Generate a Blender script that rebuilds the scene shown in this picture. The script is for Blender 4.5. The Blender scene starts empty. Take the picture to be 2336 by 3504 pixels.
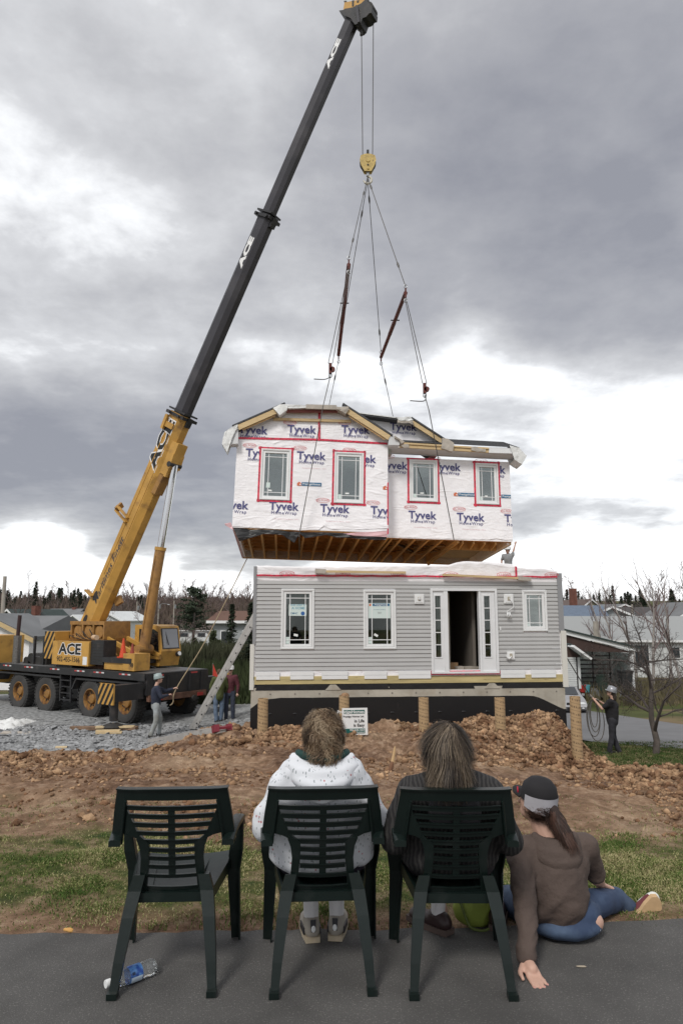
import bpy, bmesh, math, random
import numpy as np
from mathutils import Vector, Matrix, Euler, noise
from math import sin, cos, pi, radians as rad, atan2, sqrt, hypot
random.seed(7)
sc = bpy.context.scene
C = sc.collection
# ------------------------------------------------------------ camera
PIT = rad(8.46); F = 2375.0; EYE = 1.6
cd = bpy.data.cameras.new('camera'); cam = bpy.data.objects.new('camera', cd); C.objects.link(cam)
cam.location = (0, 0, EYE); cam.rotation_euler = (pi/2 + PIT, 0, 0)
cd.sensor_fit = 'VERTICAL'; cd.sensor_height = 36; cd.lens = F/3504*36; cd.clip_start = .05; cd.clip_end = 4000
sc.camera = cam
# ------------------------------------------------------------ light and sky
SUN_EL, SUN_AZ = rad(48), rad(205)      # azimuth from +Y clockwise: behind the camera, a little left
sd = bpy.data.lights.new('sun', 'SUN'); sd.energy = 1.5; sd.angle = rad(14); sd.color = (1, .96, .9)
so = bpy.data.objects.new('sun', sd); C.objects.link(so)
sv = Vector((sin(SUN_AZ)*cos(SUN_EL), cos(SUN_AZ)*cos(SUN_EL), sin(SUN_EL)))
so.rotation_euler = sv.to_track_quat('Z', 'Y').to_euler()
sc.view_settings.view_transform = 'Standard'; sc.view_settings.look = 'None'
sc.view_settings.exposure = 0.42; sc.view_settings.gamma = 1
sc.render.film_transparent = False

def ray(px, py):
    dx = (px-1168)/F; dz = -(py-1752)/F
    return Vector((dx, cos(PIT)-sin(PIT)*dz, sin(PIT)+cos(PIT)*dz))
def at(px, py, Y):
    d = ray(px, py); t = Y/d.y
    return Vector((d.x*t, Y, EYE+d.z*t))
def atz(px, py, z):
    d = ray(px, py); t = (z-EYE)/d.z
    return Vector((d.x*t, d.y*t, z))
def azel(px, py): return ray(px, py).normalized()

w = bpy.data.worlds.new('World'); sc.world = w; w.use_nodes = True
def build_world():
    nt = w.node_tree; N = nt.nodes; L = nt.links; N.clear()
    out = N.new('ShaderNodeOutputWorld'); bg = N.new('ShaderNodeBackground'); L.new(bg.outputs[0], out.inputs[0])
    sky = N.new('ShaderNodeTexSky'); sky.sky_type = 'NISHITA'; sky.sun_disc = False
    sky.sun_elevation = SUN_EL; sky.sun_rotation = SUN_AZ
    tc = N.new('ShaderNodeTexCoord'); G = tc.outputs['Generated']
    def M(op, a, b=None, c=None, clamp=False):
        n = N.new('ShaderNodeMath'); n.operation = op; n.use_clamp = clamp
        for i, v in enumerate((a, b, c)):
            if v is None: continue
            if isinstance(v, (int, float)): n.inputs[i].default_value = v
            else: L.new(v, n.inputs[i])
        return n.outputs[0]
    def VM(op, a, b):
        n = N.new('ShaderNodeVectorMath'); n.operation = op
        for i, v in enumerate((a, b)):
            if isinstance(v, (tuple, Vector)): n.inputs[i].default_value = tuple(v)
            else: L.new(v, n.inputs[i])
        return n
    sep = N.new('ShaderNodeSeparateXYZ'); L.new(G, sep.inputs[0])
    zz = M('ADD', M('MAXIMUM', sep.outputs[2], 0.0), .16)
    pl = N.new('ShaderNodeCombineXYZ')
    L.new(M('DIVIDE', sep.outputs[0], zz), pl.inputs[0]); L.new(M('DIVIDE', sep.outputs[1], zz), pl.inputs[1])
    def NZ(vec, scale, det=6, rough=.5, off=(0,0,0), dist=0):
        mp = VM('ADD', vec, off); n = N.new('ShaderNodeTexNoise'); n.inputs['Scale'].default_value = scale
        n.inputs['Detail'].default_value = det; n.inputs['Roughness'].default_value = rough; n.inputs['Distortion'].default_value = dist
        L.new(mp.outputs[0], n.inputs['Vector']); return n.outputs['Fac']
    n1 = NZ(pl.outputs[0], .55, 8, .52, (3.1, 1.7, 0), .3)
    n2 = NZ(pl.outputs[0], 1.7, 8, .55, (7.3, 2.2, 4), .2)
    n3 = NZ(pl.outputs[0], 5.0, 6, .6, (1.3, 9.2, 2), .1)
    dens = M('MULTIPLY_ADD', M('ADD', M('ADD', M('MULTIPLY', n1, .36), M('MULTIPLY', n2, .40)), M('MULTIPLY', n3, .24)), 1.32, -.175)
    # cloud banks where the photograph has them (direction, width, strength: + darker, - brighter)
    wv = N.new('ShaderNodeTexNoise'); wv.inputs['Scale'].default_value = 3.2; wv.inputs['Detail'].default_value = 4
    L.new(G, wv.inputs['Vector'])
    wob = VM('MULTIPLY', VM('SUBTRACT', wv.outputs['Color'], (.5, .5, .5)).outputs[0], (.35, .35, .22))
    Gw = VM('ADD', G, wob.outputs[0]).outputs[0]
    acc = dens
    banks = BANKS
    for (px, py, wx, wy, s) in banks:
        d = azel(px, py); n = VM('SUBTRACT', Gw, tuple(d)); ml = VM('MULTIPLY', n.outputs[0], (1/wx, 1/wx, 1/wy))
        ln = N.new('ShaderNodeVectorMath'); ln.operation = 'LENGTH'; L.new(ml.outputs[0], ln.inputs[0])
        g = M('POWER', 2.718, M('MULTIPLY', M('POWER', ln.outputs['Value'], 2.0), -1.0))
        acc = M('ADD', acc, M('MULTIPLY', g, s))
    cr = N.new('ShaderNodeValToRGB'); L.new(acc, cr.inputs[0]); e = cr.color_ramp.elements
    e[0].position = CR[0][0]; e[0].color = CR[0][1]; e[1].position = CR[-1][0]; e[1].color = CR[-1][1]
    for p, c in CR[1:-1]:
        k = e.new(p); k.color = c
    # ground-side of the dome: dull earth tone
    mixsky = N.new('ShaderNodeMix'); mixsky.data_type = 'RGBA'
    skys = VM('MULTIPLY', sky.outputs[0], (SKYK, SKYK, SKYK))
    mixsky.inputs[0].default_value = .93
    L.new(skys.outputs[0], mixsky.inputs[6]); L.new(cr.outputs[0], mixsky.inputs[7])
    sc1 = VM('MULTIPLY', mixsky.outputs[2], (10, 10, 10))
    L.new(sc1.outputs[0], bg.inputs[0]); bg.inputs[1].default_value = .1
BANKS = [(330, 1620, .38, .13, .24), (-300, 1450, .4, .14, .12), (2250, 250, .45, .45, .13), (2000, 620, .28, .2, .13), (1750, 900, .2, .1, .05), (200, 250, .4, .3, -.03),
         (2180, 1430, .30, .11, -.28), (1400, 1280, .3, .04, -.18), (30, 2000, .5, .05, -.26), (60, 1500, .12, .05, -.06), (20, 1180, .16, .06, -.10), (700, 1950, .3, .04, -.18), (2100, 1960, .4, .06, -.24), (2320, 650, .06, .12, -.14),
         (1950, 1800, .22, .03, .10), (60, 850, .2, .1, -.02), (900, 1050, .3, .14, -.03), (1250, 200, .3, .2, .02)]
CR = [(.28, (1.02, 1.03, 1.05, 1)), (.38, (.80, .81, .825, 1)), (.46, (.55, .555, .57, 1)), (.54, (.45, .453, .468, 1)), (.64, (.35, .353, .375, 1)), (.82, (.245, .25, .28, 1))]
SKYK = .1
build_world()

# ------------------------------------------------------------ materials
MATS = {}
def mat(name, col, rough=.6, metal=0.0, var=.0, vscale=3.0, bump=0.0, bscale=30.0, col2=None, c2scale=2.0, c2lo=.45, c2hi=.6,
        spec=.5, detail=4, coords='Object', stretch=None, bdist=.01, alpha=None, sheen=0):
    if name in MATS: return MATS[name]
    m = bpy.data.materials.new(name); m.use_nodes = True; nt = m.node_tree; N = nt.nodes; L = nt.links
    b = N['Principled BSDF']; b.inputs['Roughness'].default_value = rough; b.inputs['Metallic'].default_value = metal
    b.inputs['Specular IOR Level'].default_value = spec
    tc = N.new('ShaderNodeTexCoord'); vec = tc.outputs[coords]
    if stretch:
        mp = N.new('ShaderNodeMapping'); mp.inputs['Scale'].default_value = stretch; L.new(vec, mp.inputs[0]); vec = mp.outputs[0]
    c = (*col, 1); cur = None
    def nz(scale, det=detail, rg=.55):
        n = N.new('ShaderNodeTexNoise'); n.inputs['Scale'].default_value = scale; n.inputs['Detail'].default_value = det
        n.inputs['Roughness'].default_value = rg; L.new(vec, n.inputs['Vector']); return n.outputs['Fac']
    if col2 is not None:
        mr = N.new('ShaderNodeMapRange'); mr.inputs[1].default_value = c2lo; mr.inputs[2].default_value = c2hi
        L.new(nz(c2scale), mr.inputs[0])
        mx = N.new('ShaderNodeMix'); mx.data_type = 'RGBA'; L.new(mr.outputs[0], mx.inputs[0])
        mx.inputs[6].default_value = c; mx.inputs[7].default_value = (*col2, 1); cur = mx.outputs[2]
    if var > 0:
        mr = N.new('ShaderNodeMapRange'); mr.inputs[1].default_value = .3; mr.inputs[2].default_value = .7
        mr.inputs[3].default_value = 1-var; mr.inputs[4].default_value = 1+var; L.new(nz(vscale), mr.inputs[0])
        vm = N.new('ShaderNodeVectorMath'); vm.operation = 'MULTIPLY'
        if cur is None: vm.inputs[0].default_value = col
        else: L.new(cur, vm.inputs[0])
        L.new(mr.outputs[0], vm.inputs[1]); cur = vm.outputs[0]
    if cur is None: b.inputs['Base Color'].default_value = c
    else: L.new(cur, b.inputs['Base Color'])
    if bump > 0:
        bp = N.new('ShaderNodeBump'); bp.inputs['Strength'].default_value = bump; bp.inputs['Distance'].default_value = bdist
        L.new(nz(bscale, 5), bp.inputs['Height']); L.new(bp.outputs[0], b.inputs['Normal'])
    MATS[name] = m; return m
def nodes(m): return m.node_tree.nodes, m.node_tree.links, m.node_tree.nodes['Principled BSDF']
def glass_mat(name, tint=(.8, .85, .83), fac=.22, rough=.02):
    m = bpy.data.materials.new(name); m.use_nodes = True; nt = m.node_tree; N = nt.nodes; L = nt.links; N.clear()
    o = N.new('ShaderNodeOutputMaterial'); mx = N.new('ShaderNodeMixShader'); t = N.new('ShaderNodeBsdfTransparent'); g = N.new('ShaderNodeBsdfGlossy')
    t.inputs[0].default_value = (*tint, 1); g.inputs['Roughness'].default_value = rough; g.inputs[0].default_value = (.95, 1, .98, 1)
    fr = N.new('ShaderNodeFresnel'); fr.inputs[0].default_value = 1.5
    ad = N.new('ShaderNodeMath'); ad.operation = 'ADD'; ad.inputs[1].default_value = fac; L.new(fr.outputs[0], ad.inputs[0])
    L.new(ad.outputs[0], mx.inputs[0]); L.new(t.outputs[0], mx.inputs[1]); L.new(g.outputs[0], mx.inputs[2]); L.new(mx.outputs[0], o.inputs[0])
    MATS[name] = m; return m

# ------------------------------------------------------------ mesh helpers
class MB:
    def __init__(s): s.v = []; s.f = []; s.m = []; s.mi = 0
    def add(s, vs, fs):
        o = len(s.v); s.v += [tuple(v) for v in vs]; s.f += [tuple(i+o for i in f) for f in fs]; s.m += [s.mi]*len(fs); return s
    def box(s, a, b):
        x0, y0, z0 = a; x1, y1, z1 = b
        vs = [(x0,y0,z0),(x1,y0,z0),(x1,y1,z0),(x0,y1,z0),(x0,y0,z1),(x1,y0,z1),(x1,y1,z1),(x0,y1,z1)]
        return s.add(vs, [(0,3,2,1),(4,5,6,7),(0,1,5,4),(1,2,6,5),(2,3,7,6),(3,0,4,7)])
    def cbox(s, c, d, rz=0, rot=None):
        R = rot if rot is not None else Matrix.Rotation(rz, 3, 'Z')
        c = Vector(c); vs = []
        for z in (-.5, .5):
            for x, y in ((-.5,-.5),(.5,-.5),(.5,.5),(-.5,.5)):
                vs.append(c + R @ Vector((x*d[0], y*d[1], z*d[2])))
        return s.add(vs, [(0,3,2,1),(4,5,6,7),(0,1,5,4),(1,2,6,5),(2,3,7,6),(3,0,4,7)])
    def beam(s, p, q, w, h, up=(0,0,1), w2=None, h2=None):
        p, q = Vector(p), Vector(q); d = (q-p).normalized(); up = Vector(up)
        x = d.cross(up)
        if x.length < 1e-4: x = d.cross(Vector((0,1,0)))
        x.normalize(); y = x.cross(d).normalized(); w2 = w if w2 is None else w2; h2 = h if h2 is None else h2
        vs = [p+x*a*w/2+y*b*h/2 for a, b in ((-1,-1),(1,-1),(1,1),(-1,1))] + [q+x*a*w2/2+y*b*h2/2 for a, b in ((-1,-1),(1,-1),(1,1),(-1,1))]
        return s.add(vs, [(0,1,2,3),(7,6,5,4),(0,4,5,1),(1,5,6,2),(2,6,7,3),(3,7,4,0)])
    def tube(s, pts, r, n=8, cap=True, closed=False):
        pts = [Vector(p) for p in pts]; k = len(pts); rs = r if isinstance(r, (list, tuple)) else [r]*k
        vs = []; ref = None
        for i, p in enumerate(pts):
            if closed: d = pts[(i+1) % k]-pts[i-1]
            else: d = pts[min(i+1, k-1)]-pts[max(i-1, 0)]
            d = d.normalized() if d.length > 1e-9 else Vector((0,0,1))
            if ref is None: ref = d.orthogonal().normalized()
            ref = (ref - d*ref.dot(d))
            ref = ref.normalized() if ref.length > 1e-6 else d.orthogonal().normalized()
            y = d.cross(ref)
            for j in range(n):
                a = 2*pi*j/n; vs.append(p+(ref*cos(a)+y*sin(a))*rs[i])
        fs = []
        for i in range(k if closed else k-1):
            i2 = (i+1) % k
            for j in range(n): fs.append((i*n+j, i*n+(j+1) % n, i2*n+(j+1) % n, i2*n+j))
        if cap and not closed: fs.append(tuple(range(n-1, -1, -1))); fs.append(tuple((k-1)*n+j for j in range(n)))
        return s.add(vs, fs)
    def cyl(s, p, q, r, n=16, r2=None): return s.tube([p, q], [r, r if r2 is None else r2], n)
    def prism(s, poly, d, o=(0,0,0), X=(1,0,0), Y=(0,0,1)):
        """poly (2d, ccw seen against d) extruded by vector d"""
        o, X, Y, d = Vector(o), Vector(X), Vector(Y), Vector(d); n = len(poly)
        vs = [o+X*a+Y*b for a, b in poly]; vs += [v+d for v in vs]
        fs = [tuple(range(n)), tuple(range(2*n-1, n-1, -1))] + [(i, i+n, (i+1) % n+n, (i+1) % n) for i in range(n)]
        return s.add(vs, fs)
    def ell(s, c, r, u=12, v=8, rot=None):
        c = Vector(c); vs = []; fs = []
        if isinstance(r, (int, float)): r = (r, r, r)
        for i in range(v+1):
            t = pi*i/v
            for j in range(u):
                a = 2*pi*j/u; p = Vector((r[0]*sin(t)*cos(a), r[1]*sin(t)*sin(a), r[2]*cos(t)))
                vs.append(c+(rot @ p if rot is not None else p))
        for i in range(v):
            for j in range(u): fs.append((i*u+j, (i+1)*u+j, (i+1)*u+(j+1) % u, i*u+(j+1) % u))
        return s.add(vs, fs)
    def cap(s, p, q, r1, r2, n=10):
        """tapered capsule"""
        p, q = Vector(p), Vector(q); d = q-p; L_ = d.length; d = d/L_ if L_ > 1e-6 else Vector((0,0,1))
        pts = []; rs = []
        for a in (0.02, .35, .7): pts.append(p-d*r1*cos(a*pi/2)); rs.append(r1*sin(a*pi/2))
        pts.append(p); rs.append(r1); pts.append(q); rs.append(r2)
        for a in (.7, .35, .02): pts.append(q+d*r2*cos(a*pi/2)); rs.append(r2*sin(a*pi/2))
        return s.tube(pts, rs, n)
    def lathe(s, prof, n=24, o=(0,0,0), rot=None):
        o = Vector(o); vs = []; fs = []
        for r, z in prof:
            for j in range(n):
                a = 2*pi*j/n; p = Vector((r*cos(a), r*sin(a), z)); vs.append(o+(rot @ p if rot is not None else p))
        k = len(prof)
        for i in range(k-1):
            for j in range(n): fs.append((i*n+j, i*n+(j+1) % n, (i+1)*n+(j+1) % n, (i+1)*n+j))
        return s.add(vs, fs)
    def build(s, name, mats, parent=None, smooth=False, ang=None, fix=False):
        me = bpy.data.meshes.new(name); me.from_pydata(s.v, [], s.f); 
        if not isinstance(mats, (list, tuple)): mats = [mats]
        for m in mats: me.materials.append(m)
        if any(s.m): me.polygons.foreach_set('material_index', s.m)
        if fix:
            bm = bmesh.new(); bm.from_mesh(me); bmesh.ops.recalc_face_normals(bm, faces=bm.faces); bm.to_mesh(me); bm.free()
        if smooth or ang: me.polygons.foreach_set('use_smooth', [True]*len(me.polygons))
        if ang:
            try: me.set_sharp_from_angle(angle=rad(ang))
            except Exception: pass
        me.update(); return link(name, me, parent)
def link(name, me, parent=None):
    o = bpy.data.objects.new(name, me); C.objects.link(o)
    if parent is not None: o.parent = parent
    return o
def tag(o, label=None, cat=None, group=None, kind=None):
    if label: o['label'] = label
    if cat: o['category'] = cat
    if group: o['group'] = group
    if kind: o['kind'] = kind
    return o
def thing(name, label, cat, loc=(0,0,0), rz=0, group=None):
    o = bpy.data.objects.new(name, None); C.objects.link(o); o.location = loc; o.rotation_euler = (0, 0, rz); o.empty_display_size = .2
    return tag(o, label, cat, group)
def copy_tree(o, parent=None):
    c = o.copy(); C.objects.link(c); c.parent = parent
    for ch in list(o.children): copy_tree(ch, c)
    return c
def fbm(x, y, z=0, o=4):
    t = 0; a = 1; f = 1
    for _ in range(o): t += a*noise.noise(Vector((x*f, y*f, z*f+_*7.3))); a *= .5; f *= 2.03
    return t
def sstep(a, b, x):
    t = max(0, min(1, (x-a)/(b-a))); return t*t*(3-2*t)
def lerp(a, b, t): return a+(b-a)*t
def pw(x, pts):
    if x <= pts[0][0]: return pts[0][1]
    for (a, u), (b, v) in zip(pts, pts[1:]):
        if x <= b: return u+(v-u)*(x-a)/(b-a)
    return pts[-1][1]

# text -> mesh (built-in font), optional clipping to a rectangle in its own plane
_tc = {}
def text_mesh(txt, size, bold=0.0, shear=0, ax='CENTER', space=1.0):
    key = (txt, size, bold, shear, ax, space)
    if key in _tc: return _tc[key]
    cu = bpy.data.curves.new('t', 'FONT'); cu.body = txt; cu.size = size; cu.offset = bold*size; cu.shear = shear
    cu.align_x = ax; cu.align_y = 'CENTER'; cu.space_character = space; cu.resolution_u = 2; cu.fill_mode = 'FRONT'
    ob = bpy.data.objects.new('t', cu); C.objects.link(ob); dg = bpy.context.evaluated_depsgraph_get()
    me = bpy.data.meshes.new_from_object(ob.evaluated_get(dg)); bpy.data.objects.remove(ob)
    vs = [tuple(v.co) for v in me.vertices]; fs = [tuple(p.vertices) for p in me.polygons]
    _tc[key] = (vs, fs); return _tc[key]
def text_obj(txt, size, parent, m, O, X, Y, name='lettering', bold=.02, clip=None, sx=1, shear=0, ax='CENTER', space=1.0, extra=None, holes=()):
    """O centre, X,Y plane axes in parent space; clip=(u0,u1,v0,v1) in that plane about O"""
    vs, fs = text_mesh(txt, size, bold, shear, ax, space)
    bm = bmesh.new(); bv = [bm.verts.new((v[0]*sx, v[1], 0)) for v in vs]
    for f in fs:
        try: bm.faces.new([bv[i] for i in f])
        except ValueError: pass
    if extra: extra(bm)
    if clip:
        for co, no in (((clip[0],0,0),(-1,0,0)), ((clip[1],0,0),(1,0,0)), ((0,clip[2],0),(0,-1,0)), ((0,clip[3],0),(0,1,0))):
            bmesh.ops.bisect_plane(bm, geom=bm.verts[:]+bm.edges[:]+bm.faces[:], plane_co=co, plane_no=no, clear_outer=True)
    for (a0, b0, a1, b1) in holes:
        xs = [v.co.x for v in bm.verts]; ys = [v.co.y for v in bm.verts]
        if not xs or a0 > max(xs) or a1 < min(xs) or b0 > max(ys) or b1 < min(ys): continue
        for co, no in (((a0,0,0),(1,0,0)), ((a1,0,0),(1,0,0)), ((0,b0,0),(0,1,0)), ((0,b1,0),(0,1,0))):
            bmesh.ops.bisect_plane(bm, geom=bm.verts[:]+bm.edges[:]+bm.faces[:], plane_co=co, plane_no=no)
        kill = [f for f in bm.faces if a0 < f.calc_center_median().x < a1 and b0 < f.calc_center_median().y < b1]
        bmesh.ops.delete(bm, geom=kill, context='FACES')
    if not bm.faces: bm.free(); return None
    O, X, Y = Vector(O), Vector(X), Vector(Y)
    for v in bm.verts: v.co = O+X*v.co.x+Y*v.co.y
    me = bpy.data.meshes.new(name); bm.to_mesh(me); bm.free(); me.materials.append(m)
    return link(name, me, parent)
# ------------------------------------------------------------ terrain
m_asph = mat('asphalt', (.078,.075,.072), .88, var=.22, vscale=2.5, bump=.9, bscale=150, bdist=.006, col2=(.16,.155,.145), c2scale=130, c2lo=.58, c2hi=.70, detail=2)
m_road = mat('road_asphalt', (.15,.15,.155), .9, var=.1, vscale=1)
def base_h(x, y):
    L_ = pw(y, [(5.0,0),(8,-.28),(12,-.95),(16.5,-1.68),(18.5,-1.82),(21,-1.95),(32,-1.95),(45,-3.0),(100,-5.0),(180,-6.0),(230,-5),(330,3),(600,14)])
    Mi = pw(y, [(5.0,0),(8,-.2),(11.5,-.5),(14.8,-.95),(16,-1.12),(17.6,-1.28),(28,-1.9),(45,-3.2),(100,-5),(180,-5),(330,4),(600,14)])
    R_ = pw(y, [(5.0,0),(8,-.42),(11,-.98),(14,-1.5),(18,-2.1),(23,-2.45),(48,-4.5),(60,-4.7),(90,-4.0),(130,-2.6),(200,-1.5),(330,5),(600,14)])
    # the right side: a hummock of earth that keeps level with the middle until x~3 then drops
    a = sstep(-2.0, -4.6, x); k_ = sstep(12.5, 15.5, y); b = sstep(lerp(1.2,4.5,k_), lerp(4.4,6.0,k_), x)
    h = Mi*(1-a)*(1-b)+L_*a*(1-b)+R_*b if a == 0 or b == 0 else Mi
    return h
GX0, GX1, GY0, GY1, GS = -14.0, 11.5, 3.55, 23.5, .052
mounds = [(-1.6,16.7,.8,.16),(0.2,16.6,.7,.08),(1.2,16.5,.65,.32),(2.0,16.8,.5,.1),(3.2,16.4,.75,.40),(4.2,16.6,.5,.12),(4.75,16.4,.7,.46),(4.4,15.3,.8,.12),(3.4,15.4,.9,.12),(-2.9,17.2,.7,.25),(-3.7,18.2,.9,.28),(2.3,13.6,1.1,.16),(-.6,14.8,1.,.2)]
def zone(x, y):
    """dirt, grass, gravel weights"""
    e = .35*fbm(x*.9, y*.9, 2, 3)
    gy = pw(x, [(-12,6.4),(-6,6.2),(-3,5.6),(-1,5.25),(2,5.15),(4,5.3),(9,6.2)])
    n = fbm(x*1.6, y*2.2, 9, 3)
    grass = sstep(gy+.45, gy-.25, y+e+.5*n)*sstep(3.95, 4.35, y+.18*fbm(x*2, y, 3, 2)+.05)
    if x < -2.5 and y < 8.5: grass = max(grass, .8*sstep(.1, .35, n)*sstep(8.5, 6.5, y)*sstep(-2.5, -4, x))
    # right hand lawn
    rl = pw(x, [(4.4,30),(5.6,17.6),(6.6,17.2),(7.6,16.0),(8.6,14.2),(9.8,12.4),(11.5,11.3)])
    if x > 4.6: grass = max(grass, sstep(rl-.35, rl+.5, y+.5*n+e))
    ge = pw(x, [(-14,15.6),(-10,15.9),(-8.2,16.4),(-6.5,17.2),(-5.2,18.4),(-4.2,19.2),(-3.2,20.0),(-2.2,20.6),(-1.5,23)])
    gravel = sstep(ge-.15, ge+.2, y+.4*e) if x < -1.5 else 0
    return grass*(1-gravel), gravel
def ground_h(x, y):
    h = base_h(x, y); g, gr = zone(x, y)
    k = sstep(4.6, 6.2, y)*(1-gr)*(1-.8*g)
    for mx, my, mr, mh in mounds:
        d = ((x-mx)**2+(y-my)**2)/(mr*mr)
        if d < 6: h += mh*math.exp(-d*1.2)*(1+.0*d)
    if k > 0:
        rough = .65+1.0*sstep(8, 13, y)
        h += k*(.10*rough*fbm(x*.8, y*.8, 0, 3)+.07*rough*fbm(x*2.6, y*2.6, 4, 4)+.060*rough*abs(fbm(x*6.5, y*6.5, 7, 3)))
        # tyre ruts across the left side
        if x < -1.5: h += .05*k*sin((y-.32*x)*3.1+1.2*fbm(x*.5, y*.5, 3, 2))*sstep(-1.5,-3,x)*sstep(6,8,y)
    h += .02*g*fbm(x*4, y*4, 1, 2)
    return h-.012*sstep(4.1,3.6,y)
def dirt_mat():
    m = mat('bare_earth_and_grass', (.3,.19,.12), .95); N, L, b = nodes(m)
    b.inputs['Specular IOR Level'].default_value = .15
    tc = N.new('ShaderNodeTexCoord'); at_ = N.new('ShaderNodeAttribute'); at_.attribute_name = 'zone'
    sp = N.new('ShaderNodeSeparateColor'); L.new(at_.outputs['Color'], sp.inputs[0])
    def nz(s, d=6, r=.6):
        n = N.new('ShaderNodeTexNoise'); n.inputs['Scale'].default_value = s; n.inputs['Detail'].default_value = d; n.inputs['Roughness'].default_value = r; L.new(tc.outputs['Object'], n.inputs['Vector']); return n.outputs['Fac']
    def ramp(src, el):
        c = N.new('ShaderNodeValToRGB'); L.new(src, c.inputs[0]); e = c.color_ramp.elements
        e[0].position, e[0].color = el[0][0], (*el[0][1],1); e[1].position, e[1].color = el[-1][0], (*el[-1][1],1)
        for p_, q_ in el[1:-1]: k = e.new(p_); k.color = (*q_,1)
        return c.outputs[0]
    def mix(f, a, c, op='MIX'):
        x = N.new('ShaderNodeMix'); x.data_type = 'RGBA'; x.blend_type = op
        if isinstance(f, float): x.inputs[0].default_value = f
        else: L.new(f, x.inputs[0])
        L.new(a, x.inputs[6]); L.new(c, x.inputs[7]); return x.outputs[2]
    big = ramp(nz(.55, 5, .6), [(.36,(.11,.06,.036)),(.45,(.26,.155,.092)),(.56,(.41,.27,.165)),(.66,(.56,.41,.27))])
    fine = ramp(nz(7, 8, .68), [(.36,(.035,.02,.014)),(.46,(.15,.09,.06)),(.55,(.29,.19,.13)),(.68,(.54,.41,.30))])
    dirt = mix(.55, big, fine)
    gcol = ramp(nz(5, 6, .6), [(.35,(.04,.065,.018)),(.47,(.10,.11,.035)),(.57,(.22,.17,.095)),(.68,(.34,.26,.165))])
    stone = ramp(nz(9, 4, .6), [(.35,(.12,.125,.13)),(.5,(.28,.29,.29)),(.62,(.42,.43,.42))])
    c1 = mix(sp.outputs[0], dirt, gcol); c2 = mix(sp.outputs[1], c1, stone); L.new(c2, b.inputs['Base Color'])
    bp = N.new('ShaderNodeBump'); bp.inputs['Strength'].default_value = 1.0; bp.inputs['Distance'].default_value = .05; L.new(nz(11, 8, .7), bp.inputs['Height'])
    bp2 = N.new('ShaderNodeBump'); bp2.inputs['Strength'].default_value = .8; bp2.inputs['Distance'].default_value = .015; L.new(nz(45, 6, .7), bp2.inputs['Height']); L.new(bp.outputs[0], bp2.inputs['Normal']); L.new(bp2.outputs[0], b.inputs['Normal'])
    return m
m_dirt = dirt_mat()
def build_ground():
    nx = int((GX1-GX0)/GS); ny = int((GY1-GY0)/GS); vs = []; col = []
    for j in range(ny+1):
        y = GY0+(GY1-GY0)*j/ny
        for i in range(nx+1):
            x = GX0+(GX1-GX0)*i/nx; g, gr = zone(x, y); vs.append((x, y, ground_h(x, y))); col += [g, gr, 0, 1]
    idx = np.arange((nx+1)*(ny+1)).reshape(ny+1, nx+1)
    f = np.stack([idx[:-1,:-1], idx[:-1,1:], idx[1:,1:], idx[1:,:-1]], -1).reshape(-1, 4).tolist()
    me = bpy.data.meshes.new('ground'); me.from_pydata(vs, [], f); me.materials.append(m_dirt)
    a = me.color_attributes.new('zone', 'FLOAT_COLOR', 'POINT'); a.data.foreach_set('color', col)
    me.polygons.foreach_set('use_smooth', [True]*len(me.polygons)); o = link('ground', me); tag(o, kind='structure')
    return np.array([v[2] for v in vs]).reshape(ny+1, nx+1)
GH = build_ground()
def gh(x, y):
    """quick height lookup"""
    if not (GX0 < x < GX1 and GY0 < y < GY1): return base_h(x, y)
    fx = (x-GX0)/(GX1-GX0)*(GH.shape[1]-1); fy = (y-GY0)/(GY1-GY0)*(GH.shape[0]-1); i, j = int(fx), int(fy)
    i = min(i, GH.shape[1]-2); j = min(j, GH.shape[0]-2); a, b = fx-i, fy-j
    return float(GH[j,i]*(1-a)*(1-b)+GH[j,i+1]*a*(1-b)+GH[j+1,i]*(1-a)*b+GH[j+1,i+1]*a*b)
def on_ground(px, py, off=0):
    """walk along the pixel's ray to the terrain"""
    d = ray(px, py); t = 2.0; o = Vector((0,0,EYE))
    while t < 600:
        p = o+d*t
        if p.z < gh(p.x, p.y)+off: return p
        t += .05 if t < 40 else .5
    return p
# far ground
def far_ground():
    vs = []; ys = [2.0,3.0,3.6]+[4+.5*i for i in range(40)]+[24+2*i for i in range(20)]+[66+6*i for i in range(25)]+[220+30*i for i in range(16)]+[900,1600,3000]
    xs = [-1]
    xs = sorted({*[-14+1.0*i for i in range(26)], *[-15-5*i for i in range(15)], *[12+3*i for i in range(28)], *[-90-20*i for i in range(20)], *[100+20*i for i in range(20)], -900, -2000, 900, 2000, 11.5})
    n = len(xs)
    for y in ys:
        for x in xs:
            h = base_h(x, y) if y < 600 else 14
            inside = GX0-.2 < x < GX1+.2 and y < GY1+.2
            if y > 24: h += .25*fbm(x*.03, y*.03, 1, 2)*min(1,(y-24)/30)
            vs.append((x, y, h-(.35 if inside else .01)))
    fs = []
    for j in range(len(ys)-1):
        for i in range(n-1): a = j*n+i; fs.append((a, a+1, a+n+1, a+n))
    m = mat('far_grass', (.075,.085,.03), .95, var=.3, vscale=.15, col2=(.16,.12,.07), c2scale=.12, c2lo=.5, c2hi=.62, spec=.1)
    o = MB().add(vs, fs).build('terrain', m, smooth=True); tag(o, kind='structure')
    o = MB().add([(-60,-40,-.004),(60,-40,-.004),(60,2.0,-.004),(-60,2.0,-.004)], [(0,1,2,3)]).build('near_ground', m); tag(o, kind='structure')
far_ground()
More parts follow.
